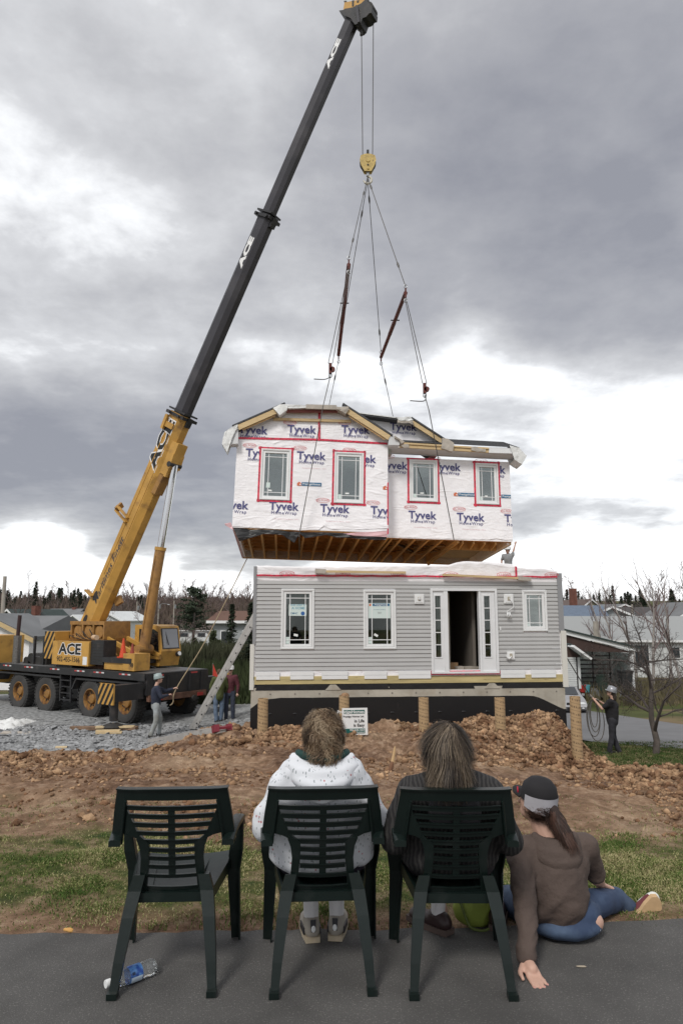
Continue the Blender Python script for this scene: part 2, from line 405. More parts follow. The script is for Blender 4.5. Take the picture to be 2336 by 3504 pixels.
def gravel_pad():
    vs = []; fs = []; nx, ny = 34, 18
    for j in range(ny+1):
        for i in range(nx+1):
            x = -20+18.6*i/nx; y = 23.2+8.5*j/ny+(.5*fbm(x*.7,3) if j == ny else 0); vs.append((x, y, base_h(x,y)+(.09 if y > 24.5 else .03)))
    for j in range(ny):
        for i in range(nx): a = j*(nx+1)+i; fs.append((a, a+1, a+nx+2, a+nx+1))
    o = MB().add(vs, fs).build('gravel_pad', mat('stone_bed', (.23,.235,.235), .9, var=.6, vscale=7, bump=.8, bscale=9, bdist=.05), smooth=True); tag(o, kind='structure')
gravel_pad()
def asphalt():
    vs = []; fs = []; n = 240
    for i in range(n+1):
        x = -10+20*i/n; ye = pw(x, [(-3,3.74),(-1.8,3.78),(0,3.83),(2,3.97),(4,4.08)])+.035*fbm(x*2.2, 0, 1)+.02*fbm(x*9, 3)
        vs += [(x,-1.5,.006),(x,2.5,.006),(x,ye,.006),(x,ye+.03,-.05)]
    for i in range(n):
        for k in range(3): a = i*4+k; fs.append((a, a+4, a+5, a+1))
    o = MB().add(vs, fs).build('asphalt_path', m_asph, fix=False); tag(o, kind='structure')
    me = o.data; bm = bmesh.new(); bm.from_mesh(me); bmesh.ops.recalc_face_normals(bm, faces=bm.faces); bm.to_mesh(me); bm.free()
    if me.polygons[0].normal.z < 0:
        me.flip_normals()
asphalt()
# ---- right hand road, draped 2 cm above the terrain
def strip(name, pts, wd, m, lift=.03, kind='structure', n=60):
    P = smooth_path0(pts, n)
    vs = []; fs = []
    for i, p in enumerate(P):
        d = (P[min(i+1,len(P)-1)]-P[max(i-1,0)]).normalized(); s = Vector((d.y,-d.x)); 
        for k in range(7):
            q = p+s*(k/6-.5)*wd; vs.append((q.x, q.y, base_h(q.x,q.y)+lift))
    for i in range(len(P)-1):
        for k in range(6): a = i*7+k; fs.append((a, a+1, a+8, a+7))
    o = MB().add(vs, fs).build(name, m, smooth=True)
    if o.data.polygons[0].normal.z < 0: o.data.flip_normals()
    return tag(o, kind=kind)
def smooth_path0(pts, n):
    out = []
    for a, b in zip(pts, pts[1:]):
        for k in range(8): out.append(Vector(a).lerp(Vector(b), k/8))
    out.append(Vector(pts[-1])); return out
# ---- scattered clods, stones and grass blades (uncountable: one object each)
def rock_verts(r, rg):
    ph = [Vector((0,0,1)),Vector((0,0,-.8))]+[Vector((cos(a),sin(a),rg.uniform(-.35,.45))) for a in (0,1.2,2.5,3.8,5.1)]
    return [p*r*rg.uniform(.65,1.25) for p in ph]
ROCKF = [(0,2,3),(0,3,4),(0,4,5),(0,5,6),(0,6,2),(1,3,2),(1,4,3),(1,5,4),(1,6,5),(1,2,6)]
def scatter_rocks(name, pts, m, label, sizef, squash=.7, seed=1, sink=.25, smooth=False):
    rg = random.Random(seed); V_ = []; Fc = []
    for (x, y) in pts:
        r = sizef(x, y, rg); z = gh(x, y); M_ = Euler((rg.uniform(-.5,.5), rg.uniform(-.5,.5), rg.uniform(0,6.3))).to_matrix(); o = len(V_)
        sx = rg.uniform(.8,1.5)
        for v in rock_verts(r, rg):
            v = Vector((v.x*sx, v.y, v.z*squash)); v = M_ @ v; V_.append((x+v.x, y+v.y, z+v.z+r*squash*(1-2*sink)*.5))
        Fc += [(a+o, b+o, c+o) for a, b, c in ROCKF]
    o = MB(); o.v = V_; o.f = Fc; o.m = [0]*len(Fc); ob = o.build(name, m, smooth=smooth); tag(ob, label, kind='stuff'); return ob
m_clod = mat('earth_clods', (.17,.094,.054), .95, var=.5, vscale=5, bump=.8, bscale=40, bdist=.02, col2=(.42,.275,.165), c2scale=2.6, c2lo=.42, c2hi=.62, spec=.1)
m_grav = mat('crushed_stone', (.25,.255,.26), .85, var=.5, vscale=3.2, detail=2, bump=.4, bscale=20)
def scatter():
    rg = random.Random(11); P = []
    while len(P) < 34000:
        y = 5.2+12.4*rg.random()**.8; x = rg.uniform(-8, 8)*(.35+y/17.6*.85); 
        g, gr = zone(x, y)
        if g > .35 or gr > .4: continue
        if y > 17.6 and -2.3 < x < 6: continue
        dn = fbm(x*.7, y*.9, 5, 3)
        k = sstep(-.25, .35, dn)*(.35+.65*sstep(8, 14, y)) + (.5 if x > 3 else 0)
        if rg.random() > k: continue
        P.append((x, y))
    scatter_rocks('earth_clods', P, m_clod, 'loose clods of brown earth on the dug slope', lambda x, y, r: (r.uniform(.008,.026)*(1.0+1.4*sstep(8,15,y)) if r.random() < .94 else r.uniform(.035,.09)*(.6+.5*sstep(7,12,y))), .95, 3, smooth=True)
    P = []
    while len(P) < 20000:
        x = rg.uniform(-14, -1.6); y = rg.uniform(15.5, 23.4); g, gr = zone(x, y)
        if gr < .5 and rg.random() > gr*.6: continue
        if rg.random() < sstep(17, 23, y)*.3: continue
        P.append((x, y))
    for _ in range(6000): P.append((rg.uniform(-18,-1.4), rg.uniform(23.4,30)))
    scatter_rocks('crushed_stone', P, m_grav, 'pale grey crushed stone under the crane', lambda x, y, r: r.uniform(.03,.07) if r.random() < .9 else r.uniform(.07,.12), .6, 5, .3)
scatter()
# ------------------------------------------------------------ shared materials
m_white = mat('white_vinyl', (.78,.79,.79), .45, var=.03)
m_trim = mat('white_trim', (.74,.75,.76), .5, var=.05, vscale=2)
m_siding = mat('grey_siding', (.43,.43,.425), .55, var=.05, vscale=1.3, bump=.15, bscale=60)
m_wrap = mat('white_house_wrap', (.88,.865,.885), .55, var=.05, vscale=1.2, bump=.6, bscale=3.2, bdist=.06, detail=7)
def wrap_nodes(m):
    N, L, b = nodes(m); tc = N.new('ShaderNodeTexCoord'); mp = N.new('ShaderNodeMapping'); mp.inputs['Scale'].default_value = (.9, 1, 3.2)
    n = N.new('ShaderNodeTexNoise'); n.noise_dimensions = '3D'; n.inputs['Scale'].default_value = 1.5; n.inputs['Detail'].default_value = 3; n.inputs['Distortion'].default_value = 1.6
    L.new(tc.outputs['Object'], mp.inputs[0]); L.new(mp.outputs[0], n.inputs['Vector'])
    try: n.noise_type = 'RIDGED_MULTIFRACTAL'
    except Exception: pass
    bp = N.new('ShaderNodeBump'); bp.inputs['Strength'].default_value = .45; bp.inputs['Distance'].default_value = .045
    L.new(n.outputs['Fac'], bp.inputs['Height'])
    old = b.inputs['Normal'].links[0].from_node; L.new(bp.outputs[0], old.inputs['Normal'])
wrap_nodes(m_wrap)
m_red = mat('red_tape', (.62,.03,.07), .4, var=.35, vscale=14, col2=(.30,.01,.03), c2scale=22, c2lo=.56, c2hi=.6)
m_blue = mat('navy_print', (.075,.075,.21), .6)
m_redp = mat('red_print', (.62,.16,.17), .6)
m_faint = mat('faint_red_print', (.72,.5,.52), .6)
m_teal = mat('teal_print', (.02,.13,.26), .5)
m_orange = mat('orange_print', (.62,.16,.07), .5)
m_lumber = mat('spruce_lumber', (.58,.43,.23), .7, var=.14, vscale=6, stretch=(.35,4,4), col2=(.36,.22,.1), c2scale=9, c2lo=.66, c2hi=.72, bump=.2)
m_treated = mat('treated_lumber', (.50,.41,.2), .7, var=.2, vscale=3, stretch=(.5,3,5), col2=(.2,.11,.04), c2scale=9, c2lo=.66, c2hi=.71)
m_osb = mat('brown_subfloor', (.50,.28,.11), .8, var=.2, vscale=4, bump=.2)
m_joist = mat('joist_wood', (.60,.40,.19), .75, var=.15, vscale=5, stretch=(3,.4,3))
m_black = mat('black_plastic', (.013,.013,.014), .42, bump=.5, bscale=5, bdist=.03)
m_dark = mat('dark_interior', (.035,.03,.028), .9)
m_beige = mat('beige_drywall', (.46,.43,.36), .8, var=.05)
m_board = mat('grey_underlay_board', (.42,.38,.33), .85, var=.15, vscale=8, bump=.3)
m_shingle = mat('asphalt_shingle', (.065,.066,.07), .9, var=.3, vscale=18, bump=.6, bscale=50)
m_pink = mat('pink_film', (.66,.42,.44), .5, bump=.5, bscale=4, bdist=.03)
m_tarp = mat('white_tarp', (.72,.73,.72), .5, var=.08, vscale=3, bump=.9, bscale=4, bdist=.06, detail=6)
m_soffit = mat('soffit_white', (.62,.63,.64), .55)
m_glass = glass_mat('window_glass', fac=.17); m_glassd = glass_mat('clear_window_glass', (.75,.8,.78), .03)
m_paper = mat('pale_paper', (.62,.72,.69), .7)
m_paperw = mat('white_paper', (.8,.82,.8), .7)
m_conc = mat('concrete', (.42,.39,.33), .85, var=.16, vscale=1.6, bump=.3, bscale=25, col2=(.33,.29,.23), c2scale=2.5, c2lo=.5, c2hi=.75)
m_tar = mat('black_dampproofing', (.010,.010,.011), .38, bump=.3, bscale=8, col2=(.09,.085,.08), c2scale=5, c2lo=.68, c2hi=.8, stretch=(2.2,1,.35))

def win(parent, q, scale=1, y0=0.0, trim=.055, proud=.035, grille=True, casing_mat=None, small=False, tape=None, name='window', glass=None):
    """q = (u0,v0,u1,v1) outer casing. the casing mesh is the window; sash, pane, muntin are its children"""
    u0, v0, u1, v1 = q; cm = casing_mat or m_white
    def ring(b, U0, V0, U1, V1, t, ya, yb):
        b.box((U0,ya,V0),(U0+t,yb,V1)).box((U1-t,ya,V0),(U1,yb,V1)).box((U0+t,ya,V0),(U1-t,yb,V0+t)).box((U0+t,ya,V1-t),(U1-t,yb,V1))
    b = MB(); ring(b, u0, v0, u1, v1, trim, y0-proud, y0+.03)
    # thin outer lip for a moulded look
    ring(b, u0+.012, v0+.012, u1-.012, v1-.012, .018, y0-proud-.008, y0-proud)
    w_ = b.build(name, cm, parent)
    b = MB(); i = trim+.006; ring(b, u0+i, v0+i, u1-i, v1-i, .058, y0-.008, y0+.05)
    ring(b, u0+i+.052, v0+i+.052, u1-i-.052, v1-i-.052, .012, y0-.0, y0+.045)
    b.build('sash', m_white, w_)
    g = i+.064; a0, b0, a1, b1 = u0+g, v0+g, u1-g, v1-g
    b = MB(); b.box((a0-.005, y0+.03, b0-.005), (a1+.005, y0+.036, b1+.005)); b.build('pane', glass or m_glass, w_)
    if grille:
        gw = a1-a0; gh = b1-b0; t = .009
        fx = .17; 
        for f in (fx, 1-fx): MB().box((a0+gw*f-t, y0+.018, b0), (a0+gw*f+t, y0+.028, b1)).build('muntin', m_white, w_)
        for f in (.085 if not small else .11, 1-(.085 if not small else .11)): MB().box((a0, y0+.017, b0+gh*f-t), (a1, y0+.0275, b0+gh*f+t)).build('muntin', m_white, w_)
    if tape:
        b = MB(); o = .055
        e = [random.uniform(0,.03) for _ in range(8)]
        b.box((u0-o, y0-.006, v0-o-e[0]), (u0+.006, y0-.003, v1+o+e[1])).box((u1-.006, y0-.006, v0-o-e[2]), (u1+o, y0-.003, v1+o+e[3]))
        b.box((u0-o-e[4], y0-.010, v0-o), (u1+o+e[5], y0-.007, v0+.006)).box((u0-o-e[6], y0-.010, v1-.006), (u1+o+e[7], y0-.007, v1+o)).build('flashing_tape', m_red, w_)
    return w_, (a0, b0, a1, b1)

def sticker(parent, u0, v0, u1, v1, y, m, rot=0, name='sticker'):
    b = MB(); c = ((u0+u1)/2, y, (v0+v1)/2)
    b.cbox(c, (u1-u0, .002, v1-v0), rot=Matrix.Rotation(rot, 3, 'Y')); return b.build(name, m, parent)

class Frame:
    """maps photo pixels to a point on the plane local-y = n of a placed empty"""
    def __init__(s, M): s.I = M.inverted(); s.M = M
    def uv(s, px, py, n=0.0):
        o = s.I @ Vector((0,0,EYE)); d = s.I.to_3x3() @ ray(px, py); t = (n-o.y)/d.y; p = o+d*t; return p.x, p.z
    def floor(s, px, py, v=0.0):
        o = s.I @ Vector((0,0,EYE)); d = s.I.to_3x3() @ ray(px, py); t = (v-o.z)/d.z; p = o+d*t; return p.x, p.y
A1 = lambda x, y: (750+x/2.6133, 1370+y/2.6133)
B1 = lambda x, y: (1250+x/2.6133, 1370+y/2.6133)
C1 = lambda x, y: (840+x/2.6133, 1900+y/2.6133)
D1 = lambda x, y: (1400+x/2.6133, 1900+y/2.6133)

# ============================================================ GROUND FLOOR
def ground_floor():
    yaw = atan2(.09069, .99588)
    H = thing('ground_storey_house', 'grey sided ground floor of a house standing on the concrete foundation, open at the top', 'house', (-2.182, 17.685, -.10), yaw)
    Fm = Frame(Matrix.Translation((-2.182,17.685,-.10)) @ Matrix.Rotation(yaw, 4, 'Z')); W = 7.92; DEP = 8.3
    Hh = 2.575; z_s = .322; ex = (Hh-z_s)/22
    # openings (u0,v0,u1,v1)
    wa = (.660,.857,1.495,2.363); wb = (2.748,.851,3.586,2.346); dr = (4.487,.231,6.248,2.386); wc = (6.922,1.29,7.578,2.345)
    ops = [wa, wb, dr, wc]
    me_cache = {}
    for k in range(22):
        z0 = z_s+k*ex; z1 = z0+ex; segs = [(.03, W-.03)]
        for (a, b, c, d) in ops:
            if b < z1-.02 and d > z0+.02:
                ns = []
                for s0, s1 in segs:
                    if c <= s0 or a >= s1: ns.append((s0, s1)); continue
                    if a > s0: ns.append((s0, a+.012))
                    if c < s1: ns.append((c-.012, s1))
                segs = ns
        sg2 = []
        for s0, s1 in segs:
            if s1-s0 > 1.9: c_ = lerp(s0, s1, random.uniform(.3,.7)); sg2 += [(s0, c_), (c_-.004, s1)]
            else: sg2.append((s0, s1))
        for s0, s1 in sg2:
            key = round(s1-s0, 3)
            if key not in me_cache:
                b = MB(); L_ = s1-s0; prof = [(0,.005),(-.024,.005),(-.027,.012),(-.010,ex*.965),(-.003,ex),(0,ex)]
                vs = [(x, y, z) for x in (0, L_) for y, z in prof]; n = len(prof)
                b.add(vs, [tuple(range(n)), tuple(range(2*n-1, n-1, -1))]+[(i, i+n, (i+1) % n+n, (i+1) % n) for i in range(n)])
                o = b.build('siding_board', m_siding, H, fix=True); me_cache[key] = o.data
            else: o = link('siding_board', me_cache[key], H)
            o.location = (s0, -.002-random.uniform(0,.003), z0+random.uniform(-.0012,.0012)); o.rotation_euler = (random.uniform(-.006,.006), 0, 0)
    # structural wall behind siding (with openings) and side/back walls, interior
    def wall_with_holes(b, u0, u1, v0, v1, holes, ya, yb):
        xs = sorted({u0, u1, *[h[0]+.03 for h in holes], *[h[2]-.03 for h in holes]})
        for a, c in zip(xs, xs[1:]):
            zz = [(v0, v1)]
            for h in holes:
                if h[0]+.03 <= a+1e-6 and h[2]-.03 >= c-1e-6:
                    nz = []
                    for z0, z1 in zz:
                        if h[1]+.03 > z0: nz.append((z0, h[1]+.03))
                        if h[3]-.03 < z1: nz.append((h[3]-.03, z1))
                    zz = nz
            for z0, z1 in zz: b.box((a, ya, z0), (c, yb, z1))
    b = MB(); wall_with_holes(b, .0, W, .18, 2.62, ops, 0, .14); b.build('wall', m_wrap, H)
    b = MB(); b.box((0,.14,.18),(.14,DEP,2.62)).box((W-.14,.14,.18),(W,DEP,2.62)).box((.14,DEP-.14,.18),(W-.14,DEP,2.62)); b.build('wall', m_wrap, H)
    b = MB(); b.box((.14,.14,.18),(W-.14,DEP-.14,.23)).build('floor', mat('subfloor', (.25,.2,.14), .8, var=.2), H)
    b = MB(); b.box((.14,.14,2.45),(W-.14,DEP-.14,2.62)).build('ceiling', m_beige, H)
    b = MB(); b.box((.14,2.9,.23),(W-.14,3.0,2.45)); b.box((4.55,.25,.23),(4.95,.33,2.3)); b.box((5.75,.6,.23),(5.83,2.9,2.45)); b.build('partition_wall', mat('shade_tinted_drywall', (.16,.14,.12), .9), H)  # room shade put into the drywall colour, so the glass reads dark
    MB().box((4.70,.15,.23),(5.02,.2,2.28)).build('door_jamb_panel', m_beige, H)
    MB().cyl((5.38,2.2,.23),(5.38,2.2,2.45),.03).build('post', mat('grey_steel', (.3,.3,.3), .4, .8), H)
    for c, d in (((5.15,.7,.35),(.3,.3,.22)), ((5.35,.55,.3),(.2,.16,.14)), ((5.7,.62,.27),(.5,.4,.06)), ((5.68,.6,.33),(.4,.35,.05))):
        MB().cbox(c, d, rz=.3).build('box', mat('cardboard', (.3,.19,.1), .8) if d[2] > .2 else m_board, H)
    # wrap above the siding with crumpled top
    nx = 90; vs = []; fs = []
    def topz(u): return pw(u, [(0,2.955),(1.2,2.93),(3.4,2.97),(5.0,3.0),(5.35,3.09),(6.2,3.08),(6.72,3.03),(6.8,2.93),(7.5,2.93),(7.9,2.86)])
    rows = 8
    for j in range(rows+1):
        for i in range(nx+1):
            u = .02+(W-.04)*i/nx; t = j/rows; z = lerp(2.57, topz(u)+.02*fbm(u*3, 0, 1), t)
            y = -.008-.035*t*abs(fbm(u*2.2, z*4, 3))-.02*t
            vs.append((u, y, z))
    for i in range(nx+1):   # fold back over the top
        u = .02+(W-.04)*i/nx; vs.append((u, .5, topz(u)-.04+.03*fbm(u*2, 5)))
    for j in range(rows+1):
        for i in range(nx): a = j*(nx+1)+i; fs.append((a, a+1, a+nx+2, a+nx+1))
    MB().add(vs, fs).build('house_wrap_flap', m_wrap, H, smooth=True)
    MB().box((.0,.0,2.62),(W,.12,2.84)).box((0,.12,2.62),(.12,DEP,2.84)).box((W-.12,.12,2.62),(W,DEP,2.84)).build('rim_board', m_lumber, H)
    MB().box((.12,.12,2.625),(W-.12,DEP,2.66)).build('ceiling_deck', m_osb, H)
    # red tape along the wrap
    b = MB()
    for i in range(40):
        u0 = .03+(W-.06)*i/40; u1 = .03+(W-.06)*(i+1)/40; z = lambda u: 2.70-.0*u+.006*sin(u*9)
        b.add([(u0,-.050,z(u0)-.022),(u1,-.050,z(u1)-.022),(u1,-.052,z(u1)+.022),(u0,-.052,z(u0)+.022)], [(0,1,2,3)])
    b.build('seam_tape', m_red, H)
    MB().box((6.755,-.056,2.72),(6.805,-.052,2.97)).build('seam_tape', m_red, H)
    for x, y, D in ((372,190,C1),(870,196,C1),(1365,200,C1),(845,186,D1),(1270,192,D1),(372,196,D1)):
        u, v = Fm.uv(*D(x,y), -.055); oval_logo(H, (u,-.058,2.745), .38, .15, clip=(-1,1,-.02,1))
    # corner posts
    m_cp = mat('grey_corner_post', (.27,.275,.285), .5)
    MB().box((-.045,-.04,.98),(.035,.05,2.93)).build('corner_post', m_cp, H); MB().box((-.10,-.05,-.13),(.0,.05,.98)).build('corner_post', mat('cream_corner_post', (.66,.65,.6), .5), H)
    MB().box((W-.035,-.04,1.3),(W+.10,.05,2.80)).build('corner_post', m_cp, H); MB().box((W,-.05,-.13),(W+.14,.05,1.3)).build('corner_post', mat('cream_corner_post', (.66,.65,.6), .5), H)
    # bottom: rim board, wrap strip, white starter pieces
    MB().box((.02,-.03,0),(W,.2,.19)).build('rim_board', m_treated, H)
    MB().box((.02,-.012,.19),(W,-.003,.325)).build('wrap_strip', m_wrap, H)
    for (x0, x1), D in (((95,305),C1),((400,608),C1),((682,915),C1),((1062,1262),C1),((1367,1655),C1),((815,1033),D1),((1090,1308),D1)):
        u0 = Fm.uv(*D(x0,1075 if D is C1 else 1060),-.05)[0]; u1 = Fm.uv(*D(x1,1075 if D is C1 else 1060),-.05)[0]
        b = MB(); b.box((u0,-.055,.115),(u1,-.034,.20)); b.box((u0,-.045,.20),(u1,-.034,.212)); b.box((u0,-.055,.212),(u1,-.034,.31)); b.build('starter_board', m_white, H)
    MB().box((dr[0]-.13,-.018,.2),(dr[2]+.03,-.014,.30)).build('flashing_tape', m_red, H)
    MB().box((dr[0]-.03,-.06,.185),(dr[2]+.03,-.02,.2)).build('sill_flashing', mat('aluminium', (.5,.5,.52), .35, .9), H)
    for (x, y, D) in ((110,760,C1),(100,905,C1),(1300,830,D1),(1335,970,D1)):
        u, v = Fm.uv(*D(x,y)); MB().box((u-.09,-.03,v-.012),(u+.1,-.026,v+.012)).build('siding_offcut', m_soffit, H)
    # windows
    for q, papers in ((wa,1),(wb,2),(wc,0)):
        w_, g = win(H, q, y0=-.02, proud=.03, small=(q is wc), glass=None if q is wc else m_glassd)
        gw = g[2]-g[0]; gh = g[3]-g[1]
        sticker(w_, g[0]+.0*gw, g[1]+.01, g[0]+.15*gw, g[1]+.14*gh, .004, m_paper)
        if papers: sticker(w_, g[0]+(.34 if papers==1 else .25)*gw, g[1]+.155*gh, g[0]+(.52 if papers==1 else .43)*gw, g[1]+.2*gh, .004, m_paperw, .2 if papers==1 else .5)
        if papers == 1:
            p = sticker(w_, g[0]+.12*gw, g[1]+.56*gh, g[0]+.88*gw, g[1]+.79*gh, .002, m_paper, .01)
            x = (g[0]+g[2])/2; z = g[1]+.68*gh
            mt = mat('light_blue_print', (.16,.36,.46), .6)
            text_obj('THIS UNIT IS', .07, w_, mt, (x,0,z+.115), (1,0,0), (0,0,1)); text_obj('A HOME', .09, w_, mt, (x+.02,0,z+.04), (1,0,0), (0,0,1))
            text_obj('CMHC', .065, w_, m_teal, (x-.09,0,z-.09), (1,0,0), (0,0,1)); b = MB(); b.cyl((x+.13,0,z-.09),(x+.13,-.002,z-.09),.05,16); b.build('seal', mat('blue_seal',(.03,.12,.35),.5), w_)
        if papers == 2:
            p = sticker(w_, g[0]+.02*gw, g[1]+.52*gh, g[2]-.02*gw, g[1]+.83*gh, .002, m_paper)
            x = (g[0]+g[2])/2; z = g[1]+.68*gh; MB().box((g[0]+.2*gw,-.001,z+.11),(g[2]-.06*gw,.0005,z+.175)).build('banner', m_teal, w_)
            text_obj('PrestigeHomes', .055, w_, m_paperw, (x+.04,-.003,z+.142), (1,0,0), (0,0,1)); text_obj('Committed to Excellence', .03, w_, m_teal, (x,0,z+.02), (1,0,0), (0,0,1), bold=.005)
            text_obj('PrestigeHomes\nCharlottetown\nSummerside', .018, w_, m_dark, (x,0,z-.06), (1,0,0), (0,0,1), bold=0)
            MB().box((g[0]+.05*gw,-.001,z+.11),(g[0]+.13*gw,.0005,z+.17)).build('emblem', m_orange, w_)
    # entrance unit with side lights
    a, b0, c, d = dr; E_ = MB(); t = .06
    E_.box((a,-.055,b0),(a+t,.03,d)).box((c-t,-.055,b0),(c,.03,d)).box((a+t,-.055,d-t),(c-t,.03,d)).box((a+t,-.05,b0),(c-t,.1,b0+.05))
    ent = E_.build('entrance_frame', m_trim, H)
    m1 = Fm.uv(*D1(345,700))[0]; m0 = Fm.uv(*D1(308,700))[0]; n0 = Fm.uv(*D1(622,700))[0]; n1 = Fm.uv(*D1(640,700))[0]
    def sidelight(u0, u1, g0, g1):
        zb, zt = b0+.05, d-t
        p = MB(); p.box((u0,-.02,zb),(g0,.025,zt)).box((g1,-.02,zb),(u1,.025,zt)).box((g0,-.02,zb),(g1,.025,zb+.36)).box((g0,-.02,zt-.13),(g1,.025,zt))
        p.box((g0-.03,-.03,zb+.33),(g0,-.02,zt-.1)).box((g1,-.03,zb+.33),(g1+.03,-.02,zt-.1)).box((g0,-.03,zb+.33),(g1,-.02,zb+.36)).box((g0,-.03,zt-.13),(g1,-.02,zt-.1))
        s_ = p.build('sidelight', m_trim, H)
        z0 = zb+.36; z1 = zt-.13; MB().box((g0,.005,z0),(g1,.012,z1)).build('pane', m_glassd, s_)
        for k in range(1,5): MB().box((g0,-.012,lerp(z0,z1,k/5)-.011),(g1,.003,lerp(z0,z1,k/5)+.011)).build('muntin', m_white, s_)
    sidelight(a+t+.005, m0-.005, Fm.uv(*D1(232,700))[0], Fm.uv(*D1(281,700))[0])
    MB().box((m0-.004,-.045,b0+.05),(m1,.12,d-t-.002)).build('door_jamb', m_trim, H)
    MB().box((n0,-.045,b0+.05),(n1,.12,d-t-.002)).build('door_jamb', m_trim, H)
    sidelight(n1+.004, c-t-.005, Fm.uv(*D1(671,700))[0], Fm.uv(*D1(722,700))[0])
    # mounting blocks and cables
    for (x, y, s, D, wire) in ((84,390,.125,D1,0),(880,388,.125,D1,1),(900,895,.1,D1,2)):
        u, v = Fm.uv(*D(x,y)); b = MB(); b.box((u-s,-.06,v-s),(u+s,-.022,v+s)); b.box((u-s*.75,-.068,v-s*.75),(u+s*.75,-.06,v+s*.75))
        mb = b.build('mounting_block', m_white, H)
        MB().box((u-.035,-.076,v-.05),(u+.035,-.069,v+.05)).build('box_opening', mat('cream_plastic', (.42,.38,.3), .6), mb)
        if wire == 1:
            pts = [(u,-.08,v+.02),(u+.09,-.1,v-.12),(u+.1,-.11,v-.22),(u-.02,-.1,v-.3),(u-.07,-.09,v-.35),(u-.05,-.09,v-.45),(u+.01,-.1,v-.5)]
            MB().tube(smooth_path(pts, 6), .009, 6).build('cable', m_white, mb, smooth=True)
            for k in range(3): MB().tube([(u-.06+.03*k,-.1,v-.36),(u-.08+.05*k,-.12,v-.44),(u-.05+.04*k,-.1,v-.5)], .014, 6).build('cable_coil', m_white, mb, smooth=True)
        if wire == 2: MB().tube(smooth_path([(u,-.08,v-.02),(u-.06,-.1,v-.08),(u-.13,-.1,v-.03),(u-.15,-.1,v+.0)],5), .014, 6).build('cable', m_white, mb, smooth=True)
        if wire == 0: MB().ell((u,-.085,v), (.035,.02,.04), 8, 6).build('cable_coil', m_soffit, mb)
    u, v = Fm.uv(*D1(810,656)); MB().box((u-.015,-.034,v-.045),(u+.015,-.022,v+.045)).build('doorbell', m_white, H)
    return H, Fm, yaw

def smooth_path(pts, n=6):
    P = [Vector(p) for p in pts]; P = [P[0]]+P+[P[-1]]; out = []
    for i in range(1, len(P)-2):
        for k in range(n):
            t = k/n; a, b, c, d = P[i-1:i+3]
            out.append(.5*((2*b)+(c-a)*t+(2*a-5*b+4*c-d)*t*t+(3*b-a-3*c+d)*t**3))
    out.append(P[-2]); return out
def oval_logo(parent, O, w_, h_, clip=None, col=None, holes=()):
    """red oval outline with the lettering inside, as printed on the wrap"""
    def ring(bm):
        n = 28
        for (ra, rb) in ((1,.94),(.90,.88)):
            o = [bm.verts.new((w_/2*ra*cos(2*pi*i/n), h_/2*ra*sin(2*pi*i/n), 0)) for i in range(n)]
            q = [bm.verts.new((w_/2*(ra-(1-.94)*.9)*cos(2*pi*i/n), h_/2*(ra-.13)*sin(2*pi*i/n), 0)) for i in range(n)] if ra == 1 else None
            if q:
                for i in range(n): bm.faces.new((o[i], o[(i+1)%n], q[(i+1)%n], q[i]))
    return text_obj('DU PONT', h_*.62, parent, col or m_redp, O, (1,0,0), (0,0,1), name='printed_logo', bold=.0, clip=clip, extra=ring, sx=.92, holes=holes)

GF, GFm, GYAW = ground_floor()
# loose timbers with underlay pads nailed on the wrap of the ground floor
def plank_on(H, Fm, n, p0, p1, w_, d_, m, name='nailer_board'):
    u0, v0 = Fm.uv(*p0, n); u1, v1 = Fm.uv(*p1, n); MB().beam((u0,n,v0),(u1,n,v1),d_,w_,up=(0,0,1)).build(name, m, H)
plank_on(GF, GFm, -.12, C1(715,145), C1(1430,155), .055, .09, m_lumber)
plank_on(GF, GFm, -.12, C1(622,140), C1(718,146), .115, .10, m_board, 'underlay_pad')
plank_on(GF, GFm, -.12, D1(297,175), D1(970,205), .055, .09, m_lumber)
plank_on(GF, GFm, -.12, D1(966,205), D1(1082,214), .105, .10, m_board, 'underlay_pad')

